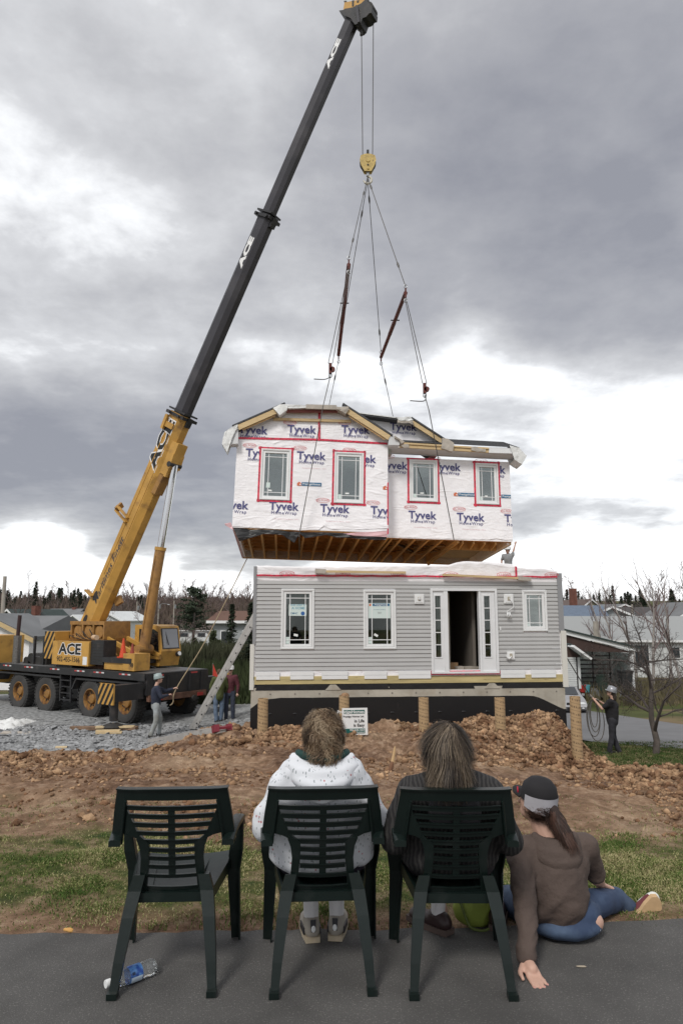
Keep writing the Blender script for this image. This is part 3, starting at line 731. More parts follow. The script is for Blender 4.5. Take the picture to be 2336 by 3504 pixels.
# ============================================================ FOUNDATION
def foundation():
    T = thing('foundation', 'concrete foundation wall with black damp-proofing under the grey ground floor', 'foundation', (-2.182,17.685,-.10), GYAW)
    W = 7.92; b = MB(); b.box((-.06,-.02,-2.6),(W+.05,.23,-.09)); b.box((-.06,.23,-2.6),(.19,8.3,-.09)); b.box((W-.2,.23,-2.6),(W+.05,8.3,-.09)); b.build('concrete_wall', m_conc, T)
    b = MB(); b.box((.02,.0,-.09),(W,.2,-.0)); b.build('sill_gasket', m_black, T)
    for x0, x1 in ((.05,1.9),(2.05,3.4),(3.38,5.6),(6.3,7.95)):
        pts = [(x0,-.15),(x1,-.15),(x1-.06,-.01),(x0+.05,-.01)]; MB().prism(pts, (0,-.02,0), (0,-.005,0)).build('membrane', m_black, T, fix=True)
    for u in (1.98, 6.05):
        MB().prism([(u-.2,-.15),(u+.2,-.15),(u+.07,-.02),(u-.07,-.02)], (0,-.045,0), (0,.01,0)).build('concrete_pier', m_conc, T, fix=True)
    # form joints and tie marks
    u = .42
    while u < W: MB().box((u-.005,-.026,-2.5),(u+.005,-.02,-.16)).build('form_seam', m_conc, T); u += .61
    u = .42; mt = mat('concrete_dark', (.2,.18,.16), .9)
    while u < W:
        MB().cyl((u,-.027,-.24),(u,-.018,-.24),.022,8).build('tie_mark', mt, T); MB().ell((u,-.028,-.72),(.055,.012,.03),8,5).build('tie_mark', m_tar, T); u += .61
    top = sorted(GFm.uv(*p, -.022) for p in [C1(*q) for q in ((45,1372),(120,1315),(200,1287),(300,1275),(840,1270))]+[D1(*q) for q in ((100,1262),(600,1258),(1060,1255),(1130,1262),(1200,1290),(1300,1340),(1380,1374))])
    xs = [i*W/60 for i in range(-0,61)]; P = [(-.065,-2.55),(7.975,-2.55)]+[(x, pw(x, top)+.006*fbm(x*3,0)) for x in [7.975]+xs[::-1]+[-.065]]
    MB().prism(P, (0,-.006,0), (0,-.022,0)).build('dampproofing', m_tar, T, fix=True)
    # scrapes of pale dust on the black coating, each a thin smear
    return T
foundation()

# ============================================================ UPPER FLOOR hanging from the crane
UA = Vector((.9962,.0831,-.0246)); UN = Vector((-.0849,.9929,-.0832)); UV = Vector((.0175,.0850,.9962))
UM = Matrix((( *[UA[0],UN[0],UV[0]], -3.015), (*[UA[1],UN[1],UV[1]], 19.062), (*[UA[2],UN[2],UV[2]], 4.004), (0,0,0,1)))
_q = UM.to_3x3().to_quaternion(); UM = Matrix.Translation((-3.015,19.062,4.004)) @ _q.to_matrix().to_4x4()
U = thing('hanging_upper_storey', 'upper storey in white house wrap hanging from the crane above the grey ground floor', 'house')
U.matrix_world = UM; U.rotation_mode = 'QUATERNION'; U.location = UM.to_translation(); U.rotation_quaternion = _q
Um = Frame(UM); NR = .55     # the right half stands back by NR
UBL = Um.floor(848.7,1908.8); UBR = Um.floor(1590.6,1932.5, 0)
print('upper back corners', UBL, UBR)
WT = Um.uv(*B1(1313,1262), NR)[0]; WL = 4.33; DB = 5.08
print('WT', WT, 'right top', Um.uv(*B1(1285,515), NR))
def upper():
    def Lf(x, y, n=0): return Um.uv(*A1(x,y), n)
    def Rt(x, y, n=NR): return Um.uv(*B1(x,y), n)
    winsL = [(Lf(383,435),Lf(650,441),Lf(353,887),Lf(625,897)), (Lf(1035,462),Lf(1293,473),Lf(1018,916),Lf(1285,927))]
    winsR = [(Rt(390,528),Rt(640,540),Rt(391,903),Rt(645,909)), (Rt(978,560),Rt(1178,570),Rt(990,930),Rt(1193,933))]
    print('right bottom', Rt(205,1225), Rt(1313,1262), Rt(1285,515))
    def q(c): return ((c[0][0]+c[2][0])/2, (c[2][1]+c[3][1])/2, (c[1][0]+c[3][0])/2, (c[0][1]+c[1][1])/2)
    qs = [q(c) for c in winsL]+[q(c) for c in winsR]; print('upper windows', qs)
    tz = 2.62
    # walls as boards with holes
    def wallp(u0, u1, v0, v1, holes, ya, yb, nm='wrapped_wall'):
        b = MB(); xs = sorted({u0, u1, *[h[0]+.02 for h in holes], *[h[2]-.02 for h in holes]})
        for a, c in zip(xs, xs[1:]):
            zz = [(v0, v1)]
            for h in holes:
                if h[0]+.02 <= a+1e-6 and h[2]-.02 >= c-1e-6: zz = [(v0, h[1]+.02), (h[3]-.02, v1)]
            for z0, z1 in zz: b.box((a,ya,z0),(c,yb,z1))
        return b.build(nm, m_wrap, U)
    wallp(0, WL, .0, tz, qs[:2], 0, .14); wallp(WL, WT, .3, 2.42, qs[2:], NR, NR+.14); MB().box((WL,NR,-.03),(WT,NR+.018,.3)).build('wrapped_wall', m_wrap, U)
    b = MB(); b.box((WL-.1,.14,-.05),(WL,NR,tz)).box((0,.14,.0),(.12,DB,tz)).box((WT-.12,NR+.14,-.1),(WT,DB,2.42)).box((.12,DB-.12,0),(WT-.12,DB,2.5)); b.build('wrapped_wall', m_wrap, U)
    MB().box((.12,.14,.25),(WL-.12,DB-.12,.29)).box((WL-.12,NR+.14,.25),(WT-.12,DB-.12,.29)).build('subfloor', m_osb, U)
    MB().box((.12,.14,2.40),(WL-.12,DB-.12,2.46)).box((WL-.12,NR+.14,2.34),(WT-.12,DB-.12,2.40)).build('ceiling', m_beige, U)
    MB().box((.12,2.2,.29),(WT-.12,2.3,2.4)).build('partition_wall', mat('grey_drywall', (.3,.3,.28), .9), U)
    # loose wrap skirt (wavy bottom edge) in front of the rim
    def skirt(u0, u1, n, z1, zf, seed):
        vs = []; fs = []; nx = int((u1-u0)*14); R = 6
        for j in range(R+1):
            for i in range(nx+1):
                u = lerp(u0,u1,i/nx); t = j/R; zb = zf(u)+.018*fbm(u*4, seed)+.012*fbm(u*17, seed); z = lerp(z1, zb, t)
                vs.append((u, n-.006-.03*t*t*abs(fbm(u*3+seed, z*3, 2)), z))
        for j in range(R):
            for i in range(nx): a = j*(nx+1)+i; fs.append((a, a+nx+1, a+nx+2, a+1))
        MB().add(vs, fs).build('house_wrap', m_wrap, U, smooth=True)
    skirt(-.01, WL+.01, 0, .5, lambda u: pw(u, [(0,.03),(1.1,.0),(1.9,-.02),(2.4,.03),(2.55,.16),(2.65,.06),(2.8,.05),(3.4,0.06),(WL,.13)]), 1)
    skirt(WL+.01, WT+.01, NR, .5, lambda u: pw(u, [(WL,0.0),(5.9,-.01),(6.3,.0),(WT-.7,.01),(WT-.5,.06),(WT-.15,.0),(WT,.05)]), 5)
    # windows
    for i, c in enumerate(qs):
        w_, g = win(U, c, y0=(0 if i < 2 else NR)-.004, trim=.05, proud=.03, tape=True, small=(i==3))
        gw, gh = g[2]-g[0], g[3]-g[1]; yy = (0 if i < 2 else NR)+.012
        if i == 0: sticker(w_, g[0]+.09*gw, g[1]+.19*gh, g[0]+.27*gw, g[1]+.31*gh, yy, m_paper); sticker(w_, g[0]+.2*gw, g[1]+.11*gh, g[0]+.36*gw, g[1]+.145*gh, yy, m_paperw, .1)
        else: sticker(w_, g[0]+.01, g[1]+.01, g[0]+.14*gw, g[1]+.11*gh, yy, m_paper); sticker(w_, g[0]+.34*gw, g[1]+.12*gh, g[0]+.52*gw, g[1]+.155*gh, yy, m_paperw, -.05)
    # gable 1
    def P(x, y, n=0): return Lf(x, y, n)
    gab = [P(172,352), P(1503,392), P(1503,352), P(1140,112), P(1060,88), P(600,82), P(520,118), P(172,285)]
    MB().prism(gab, (0,.1,0), (0,.01,0)).build('gable_wall', m_wrap, U, fix=True)
    # red tapes on the gable
    def tape(pts, n, w_=.06):
        b = MB()
        for a, c in zip(pts, pts[1:]): b.beam((a[0],n,a[1]),(c[0],n,c[1]),.004,w_,up=(0,0,1))
        b.build('seam_tape', m_red, U)
    tape([P(172,338),P(890,352),P(1503,388)], -.012)
    b = MB(); a, c = P(895,100), P(893,362); b.beam((a[0],-.018,a[1]),(c[0],-.018,c[1]),.06,.004,up=(0,1,0)).build('seam_tape', m_red, U)
    a, c = Rt(200,735,0), Rt(200,1205,0); MB().beam((WL+.003,-.014,a[1]),(WL+.003,-.014,c[1]+.02),.035,.004,up=(0,1,0)).build('seam_tape', m_red, U)
    # rake boards, fascia and roof slabs (gable 1) hanging over by .22
    ov = -.22
    def rake(p, q_, n, h=.14, m=m_lumber, d=.04, nm='rake_board'):
        MB().beam((p[0],n,p[1]),(q_[0],n,q_[1]),d,h,up=(0,0,1)).build(nm, m, U)
    L0, L1 = Lf(168,245,ov), Lf(505,98,ov); T0, T1 = Lf(600,72,ov), Lf(1060,72,ov); R0, R1 = Lf(1150,98,ov), Lf(1518,335,ov)
    rake(L0, L1, ov, .15); rake(R0, R1, ov, .15)
    for a, c in ((R0,R1),(L0,L1)):
        dx, dz = c[0]-a[0], c[1]-a[1]; k = sqrt(dx*dx+dz*dz); nx_, nz_ = -dz/k, dx/k
        for s0, s1, off, m in ((-.02,1.02,-.10,m_joist),):
            MB().beam((a[0]-nx_*.10+dx*.08,ov+.04,a[1]-nz_*.10+dz*.08),(c[0]-nx_*.10-dx*.05,ov+.04,c[1]-nz_*.10-dz*.05),.03,.03,up=(0,0,1)).build('nailer', m_joist, U)
    up_ = .085
    def roofslab(a, c, n0, n1, th=.05, m=m_shingle, name='roof', ext0=0, ext1=0, lift=up_):
        a, c = Vector((a[0],a[1])), Vector((c[0],c[1])); d = (c-a).normalized(); a = a-d*ext0; c = c+d*ext1; nn = Vector((-d.y, d.x))
        pts = [a+nn*lift, c+nn*lift, c+nn*(lift+th), a+nn*(lift+th)]
        return MB().prism([tuple(p) for p in pts], (0,n1-n0,0), (0,n0,0)).build(name, m, U, fix=True)
    roofslab(L0, L1, ov-.03, DB, ext0=.12, ext1=.35); roofslab(R0, R1, ov-.03, 1.4, ext1=.05, ext0=.25)
    roofslab(T0, T1, ov-.02, DB, m=m_tarp, ext0=.25, ext1=.25, name='roof_tarp', lift=.0)
    MB().beam((T0[0],ov+.06,T0[1]-.06),(T1[0],ov+.06,T1[1]-.06),.04,.09).build('ridge_header', mat('red_brown_board', (.2,.06,.05), .8), U)
    a, c = Lf(775,58,ov-.03), Lf(1048,66,ov-.03); MB().beam((a[0],ov-.04,a[1]),(c[0],ov-.04,c[1]),.06,.13).build('underlay_pad', m_board, U)
    # timber across the gable
    a, c = Lf(483,168,-.03), Lf(1178,188,-.03); MB().beam((a[0],-.04,a[1]),(c[0],-.04,c[1]),.05,.075).build('cross_timber', m_lumber, U)
    # crumpled white wrap / underlay patches on the corners of the roof
    def crumple(pts, n, m, th=.05, nm='underlay_flap', dep=.3, seed=0):
        """a bent, crumpled sheet over the outline pts (pixel coords given already as u,v)"""
        bm = bmesh.new(); vs = [bm.verts.new((p[0], n, p[1])) for p in pts]; f = bm.faces.new(vs)
        bmesh.ops.triangulate(bm, faces=bm.faces[:]); bmesh.ops.subdivide_edges(bm, edges=bm.edges[:], cuts=3, use_grid_fill=True); 
        for v in bm.verts: 
            v.co.y += -.05*abs(fbm(v.co.x*5+seed, v.co.z*5, 2)); v.co.x += .012*fbm(v.co.x*9, v.co.z*9, seed); v.co.z += .015*fbm(v.co.z*8, v.co.x*8, seed+3)
        r = bmesh.ops.extrude_face_region(bm, geom=bm.faces[:]); 
        for g in r['geom']:
            if isinstance(g, bmesh.types.BMVert): g.co.y += dep
        bmesh.ops.recalc_face_normals(bm, faces=bm.faces); me = bpy.data.meshes.new(nm); bm.to_mesh(me); bm.free(); me.materials.append(m)
        for p in me.polygons: p.use_smooth = True
        me.set_sharp_from_angle(angle=rad(35)); return link(nm, me, U)
    A_ = lambda *p: [Lf(x,y,ov-.06) for x,y in p]
    crumple(A_((480,70),(545,35),(620,50),(600,90),(540,135),(505,95)), ov-.07, m_tarp)
    crumple(A_((545,35),(620,36),(780,44),(780,66),(620,72),(560,60)), ov-.05, m_tarp, dep=1.5)
    crumple(A_((1050,60),(1155,58),(1165,78),(1128,122),(1090,95),(1048,80)), ov-.07, m_board)
    crumple(A_((165,215),(168,250),(80,320),(70,465),(25,385),(45,290),(75,262)), ov-.05, m_tarp, seed=4)
    MB().prism(A_((70,300),(170,250),(168,380),(95,385),(80,330)), (0,.3,0), (0,ov+.0,0)).build('eave_box', m_soffit, U, fix=True)
    B_ = lambda n, *p: [Rt(x,y,n) for x,y in p]
    MB().prism(B_(ov, (210,320),(258,322),(305,375),(302,400),(205,398)), (0,.35,0), (0,ov,0)).build('eave_box', m_soffit, U, fix=True)
    crumple(B_(ov-.05, (258,318),(352,372),(320,385),(300,355),(262,338)), ov-.06, m_board)
    # gable 2 (behind) and its roof
    n2 = .75; g2 = B_(n2, (40,165),(290,170),(430,205),(680,392),(60,392),(-160,300))
    MB().prism(g2, (0,.1,0), (0,n2,0)).build('gable_wall', m_wrap, U, fix=True)
    r0, r1 = Rt(415,195,n2-.25), Rt(685,370,n2-.25); rake(r0, r1, n2-.25, .13); roofslab(r0, r1, n2-.3, 2.6, ext0=.1, ext1=.12, lift=.075)
    t0, t1 = Rt(-60,118,n2-.25), Rt(300,165,n2-.25); roofslab(t0, t1, n2-.3, DB, m=m_shingle, lift=-.06, th=.04); roofslab(t0, t1, n2-.32, DB, m=m_tarp, lift=-.015, th=.03, name='roof_tarp', ext1=.3)
    crumple(B_(n2-.34, (270,150),(340,150),(400,145),(425,180),(380,185),(300,178)), n2-.34, m_tarp, dep=.8)
    crumple(B_(n2-.3, (285,168),(330,170),(420,190),(430,225),(380,205),(330,205),(285,205)), n2-.33, m_board, dep=.06)
    # right half: eave fascia, soffit, shingled roof
    ne = NR-.38
    f0, f1 = Rt(300,400,ne), Rt(1362,455,ne); fm = Rt(1098,447,ne)
    MB().beam((f0[0],ne,f0[1]),(fm[0],ne,fm[1]),.05,.15).build('sub_fascia', m_lumber, U); MB().beam((fm[0],ne-.01,fm[1]),(f1[0],ne-.01,f1[1]),.05,.17).build('fascia', m_trim, U)
    # a second lath line along the fascia, proud
    MB().beam((f0[0]+.1,ne-.045,f0[1]+.045),(fm[0],ne-.045,fm[1]+.045),.03,.05).build('fascia_lath', m_lumber, U)
    s0 = min(f0[1], f1[1])-.09
    b = MB(); b.add([(f0[0]-.2,ne+.01,f0[1]-.085),(f1[0],ne+.01,f1[1]-.085),(f1[0],NR+.05,f1[1]-.14),(f0[0]-.2,NR+.05,f0[1]-.14),(f0[0]-.2,ne+.01,f0[1]-.06),(f1[0],ne+.01,f1[1]-.06),(f1[0],NR+.05,f1[1]-.1),(f0[0]-.2,NR+.05,f0[1]-.1)], [(3,2,1,0),(4,5,6,7),(0,1,5,4),(1,2,6,5),(2,3,7,6),(3,0,4,7)]); b.build('soffit', m_soffit, U)
    # shingled slope in overlapping courses; ridge point from the photograph
    ra, rb = Rt(725,350,2.3), Rt(1225,372,2.3); e0, e1 = (f0[0], f0[1]+.085), (f1[0]+.02, f1[1]+.09); NC = 9
    for k in range(NC):
        t0_, t1_ = k/NC, (k+1)/NC+.04
        def pt(s, t): 
            a = Vector((lerp(e0[0],e1[0],s), 0, lerp(e0[1],e1[1],s))); c = Vector((lerp(ra[0]-1.2,rb[0],s), 0, lerp(ra[1]+.02,rb[1],s))); y = lerp(ne-.06, 2.3, t); p = a.lerp(c, t); return Vector((p.x, y, p.z))
        v = [pt(0,t0_)+Vector((0,0,.02)), pt(1,t0_)+Vector((0,0,.02)), pt(1,t1_), pt(0,t1_)]; v += [x-Vector((0,0,.018)) for x in v]
        MB().add(v, [(0,1,2,3),(7,6,5,4),(0,4,5,1),(1,5,6,2),(2,6,7,3),(3,7,4,0)]).build('shingle_course', m_shingle, U)
    C_ = lambda *p: B_(ne-.05, *p)
    crumple(C_((685,340),(735,345),(790,385),(778,460),(720,445),(676,430)), ne-.07, m_board, dep=.12)
    crumple(C_((945,412),(1075,430),(1072,462),(1000,460),(943,445)), ne-.05, m_board, dep=.04)
    crumple(C_((300,395),(385,392),(390,425),(340,425)), ne-.05, m_board, dep=.04)
    crumple(C_((1285,405),(1365,425),(1440,495),(1398,575),(1330,530),(1362,515),(1350,432)), ne-.05, m_tarp, dep=.5, seed=2)
    # ------- underside: joists (each its own), rims, blocking
    z0, z1 = -.02, .25
    MB().box((.0,.14,-.02),(WT,.18,.25)).build('rim_joist', m_joist, U) if False else None
    MB().box((.02,.02,-.03),(WL-.02,.14,.24)).build('rim_joist', m_osb, U); MB().box((WL+.01,NR+.02,-.03),(WT-.01,NR+.12,.24)).build('rim_joist', m_osb, U)
    MB().box((.02,DB-.12,-.03),(WT-.02,DB-.0,.24)).build('rim_joist', m_joist, U)
    MB().box((.0,.14,-.03),(.05,DB-.12,.24)).build('rim_joist', m_pink, U); MB().box((WT-.05,NR+.12,-.1),(WT,DB-.12,.24)).build('rim_joist', m_joist, U)
    b = MB(); u = .38; jm = None
    while u < WT-1.6:
        st = .14 if u < WL else NR+.12
        jb = MB(); jb.box((-.03,st,-.035),(.03,DB-.12,.005)).box((-.006,st,.005),(.006,DB-.12,.21)).box((-.03,st,.21),(.03,DB-.12,.25))
        o = jb.build('floor_joist', m_joist, U); o.location = (u, 0, 0)
        if abs(u-WL) < .3: 
            o2 = copy_tree(o, U); o2.location = (u+.13,0,0)
        u += .405
    for k in range(7): # dividing blocking
        y = .80+k*.55
        MB().box((.08,y,.16),(WT-1.7,y+.02,.25)).build('blocking', m_osb, U)
    # stair opening framing on the right
    MB().box((WT-1.62,NR+.12,-.09),(WT-1.56,DB-.12,.22)).build('floor_joist', m_joist, U); MB().box((WT-1.56,NR+1.2,-.09),(WT-.05,NR+1.26,.2)).build('header_joist', m_joist, U)
    MB().box((WT-1.5,NR+1.3,.2),(WT-.1,DB-.14,.23)).build('drywall_panel', m_beige, U)
    for k in range(4): MB().beam((WT-1.45+.33*k,NR+.13,.0),(WT-1.3+.33*k,NR+1.2,.0),.04,.2).build('floor_joist', m_joist, U)
    # wiring and pipes between the joists right of the middle
    for k in range(6):
        y = 1.0+random.random()*2.6; u0_ = WL+.2+random.random(); pts = [(u0_+i*.35, y+.35*random.uniform(-1,1), .05+.04*random.random()) for i in range(6)]
        MB().tube(smooth_path(pts,4), .012, 5).build('wiring', mat('dark_cable', (.06,.045,.04), .6) if k % 2 else mat('pale_cable', (.5,.45,.36), .6), U)
    MB().cyl((WL+.5,1.6,.02),(WL+1.3,3.1,.05),.04,10).build('drain_pipe', m_black, U)
    # black plastic flaps below the left front, pink film at the corner
    def flap(pts, n, m, nm): 
        bm = bmesh.new(); bm.faces.new([bm.verts.new((p[0], n, p[1])) for p in pts]); bmesh.ops.triangulate(bm, faces=bm.faces[:]); bmesh.ops.subdivide_edges(bm, edges=bm.edges[:], cuts=3, use_grid_fill=True)
        for v in bm.verts: v.co.y += .06*fbm(v.co.x*3, v.co.z*4, 4)
        me = bpy.data.meshes.new(nm); bm.to_mesh(me); bm.free(); me.materials.append(m); link(nm, me, U)
    flap([Lf(*p,.02) for p in ((125,1140),(500,1160),(720,1180),(1000,1183),(1498,1208),(1490,1245),(1380,1250),(1200,1235),(1060,1225),(950,1205),(780,1200),(765,1232),(735,1205),(720,1195),(670,1275),(625,1225),(560,1205),(400,1195),(270,1195),(180,1262),(135,1165))], .0, m_black, 'black_plastic_flap')
    flap([Lf(*p,.06) for p in ((105,1095),(120,1135),(128,1165),(60,1125),(50,1110))], -.02, m_pink, 'pink_film_flap')
    flap([Lf(*p,0) for p in ((1100,1190),(1500,1168),(1500,1222),(1200,1212))], -.012, m_pink, 'pink_film_flap')
    # ------- printing on the wrap
    S = .33
    hl = lambda u, v: [(a-.05-u, b_-.05-v, c_+.05-u, d_+.05-v) for a, b_, c_, d_ in qs]
    def tyvek(pt, n, clip=None, s=1.0):
        u, v = pt; yy = n-.013
        if clip: cl = (clip[0]-u, clip[1]-u, -9, 9)
        else: cl = None
        text_obj('Tyvek', S*s, U, m_blue, (u,yy,v+.0), (1,0,0), (0,0,1), bold=.022, clip=cl, space=1.0, holes=hl(u, v))
        text_obj('HomeWrap', S*s*.40, U, m_blue, (u+.02,yy,v-.185*s), (1,0,0), (0,0,1), bold=.012, clip=cl, space=1.16, holes=hl(u+.02, v-.185*s))
        if s == 1 and clip is None:
            text_obj('The material of energy efficiency    DuPont', S*.12, U, m_faint, (u+.1,yy,v-.36), (1,0,0), (0,0,1), bold=.01, holes=hl(u+.1, v-.36))
    cl = (0.0, WL-.01); cr = (WL+.01, WT-.01)
    for x, y, c in ((300,268,(.02,WL)),(735,262,None),(1215,265,(0,4.0))): tyvek(Lf(x,y), 0, c)
    for x, y, c in ((365,475,cl),(820,500,None),(1270,525,cl),(125,938,cl),(575,950,None),(1030,972,None),(1478,990,cl)): tyvek(Lf(x,y), 0, c)
    for x, y, c in ((250,585,cr),(725,598,cr),(1125,620,cr),(505,1030,None),(935,1048,None),(1358,1062,cr)): tyvek(Rt(x,y), NR, c)
    tyvek(Rt(335,240,n2), n2, (-9, Rt(470,240,n2)[0]))
    for x, y in ((633,198),(1120,198),(273,403),(722,427),(1163,445),(925,895),(1375,917)):
        u, v = Lf(x,y); oval_logo(U, (u,-.013,v), .385, .135, clip=(-u,WL-u,-1,1), holes=hl(u, v))
    for x, y in ((205,500),(615,522),(1032,542),(403,957),(835,973),(1260,992)):
        u, v = Rt(x,y); oval_logo(U, (u,NR-.013,v), .385, .135, clip=(WL+.01-u,WT-u,-1,1), holes=hl(u, v))
    def banner(pt, n, clip):
        u, v = pt; clip = list(clip)
        for (a0, b0, a1, b1) in qs:      # the windows cut the print
            if b0 < v < b1 and a0-.05 < u+.36 and a1+.05 > u-.33:
                if a0 > u-.1: clip[1] = min(clip[1], a0-.05)
                else: clip[0] = max(clip[0], a1+.05)
        a, c = max(clip[0],u-.2), min(clip[1],u+.36)
        if c > a: MB().box((a,n-.0125,v-.052),(c,n-.011,v+.052)).build('banner', m_teal, U)
        a, c = max(clip[0],u-.33), min(clip[1],u-.21)
        if c > a: 
            b = MB(); b.prism([(a,v-.055),(c,v-.055),(c,v+.02),((a+c)/2,v+.06),(a,v+.02)], (0,-.0015,0), (0,n-.011,0)); b.build('emblem', m_orange, U, fix=True)
            MB().box((c-.05,n-.0142,v-.035),(c-.012,n-.013,v+.0)).build('emblem', m_white, U)
        text_obj('PrestigeHomes', .088, U, m_white, (u+.08,n-.0145,v), (1,0,0), (0,0,1), bold=.012, clip=(clip[0]-u-.08,clip[1]-u-.08,-1,1), sx=.93)
    banner(Lf(800,750), 0, (0,WL)); banner(Lf(405,730), 0, (0,WL)); banner(Lf(1565,785), 0, (0,WL))
    banner(Rt(885,843), NR, (WL,WT)); banner(Rt(1270,860), NR, (WL+.01,WT)); banner(Rt(95,812), NR, (WL+.01,WT))
upper()
# ============================================================ MOBILE CRANE
m_yel = mat('crane_yellow', (.52,.29,.065), .5, var=.16, vscale=1.6, col2=(.20,.105,.04), c2scale=2.2, c2lo=.54, c2hi=.76, bump=.15, detail=7)
m_yeld = mat('dirty_crane_yellow', (.36,.19,.055), .65, var=.3, vscale=3, col2=(.10,.055,.03), c2scale=3, c2lo=.5, c2hi=.75)
m_cbl = mat('crane_black', (.022,.022,.024), .45, var=.3, vscale=2, col2=(.06,.05,.045), c2scale=3, c2lo=.55, c2hi=.8)
m_boomb = mat('boom_charcoal', (.040,.038,.045), .38, var=.15, vscale=.8, col2=(.075,.07,.075), c2scale=.7, c2lo=.5, c2hi=.7)
m_rub = mat('tyre_rubber', (.045,.044,.043), .85, var=.2, vscale=4, bump=.3, bscale=30)
m_rim = mat('rim_yellow', (.30,.15,.035), .55, var=.25, vscale=5, col2=(.09,.04,.018), c2scale=5, c2lo=.48, c2hi=.66)
m_chr = mat('chrome_rod', (.72,.73,.75), .12, 1.0)
m_steel = mat('galvanised_steel', (.35,.36,.37), .4, .9, var=.15)
m_cable = mat('wire_rope', (.09,.085,.08), .55, .4)
m_cabg = glass_mat('cab_glass', (.5,.53,.55), .25)
m_ochre = mat('black_dark_part', (.03,.028,.026), .7, var=.3)
m_rust = mat('rusty_underframe', (.12,.06,.04), .85, var=.5, vscale=4)
CO = Vector((-9.85, 25.5, -1.95)); CRZ = atan2(.578, -.816)
CR_ = thing('mobile_crane', 'yellow and black truck crane with a long telescopic boom standing on the crushed stone', 'crane', CO, CRZ)
CMI = (Matrix.Translation(CO) @ Matrix.Rotation(CRZ, 4, 'Z')).inverted()
def cl(p): return CMI @ Vector(p)
def chev(parent, O, X, Y, w_, h_, m, n=4, name='warning_stripe', lean=1.0):
    O, X, Y = Vector(O), Vector(X), Vector(Y); Nn = X.cross(Y)
    k = h_*lean; st = (w_+k)/n
    for i in range(n):
        a = -k+i*st; P = [(a,0),(a+st*.5,0),(a+st*.5+k,h_),(a+k,h_)]
        # clip against 0..w_
        def clip(P, x0, left):
            out = []
            for p, q in zip(P, P[1:]+P[:1]):
                ip = (p[0] >= x0) if left else (p[0] <= x0); iq = (q[0] >= x0) if left else (q[0] <= x0)
                if ip: out.append(p)
                if ip != iq: t = (x0-p[0])/(q[0]-p[0]); out.append((x0, p[1]+t*(q[1]-p[1])))
            return out
        P = clip(P, 0, True)
        if len(P) > 2: P = clip(P, w_, False)
        if len(P) > 2: MB().prism(P, Nn*.004, O, X, Y).build(name, m, parent, fix=True)
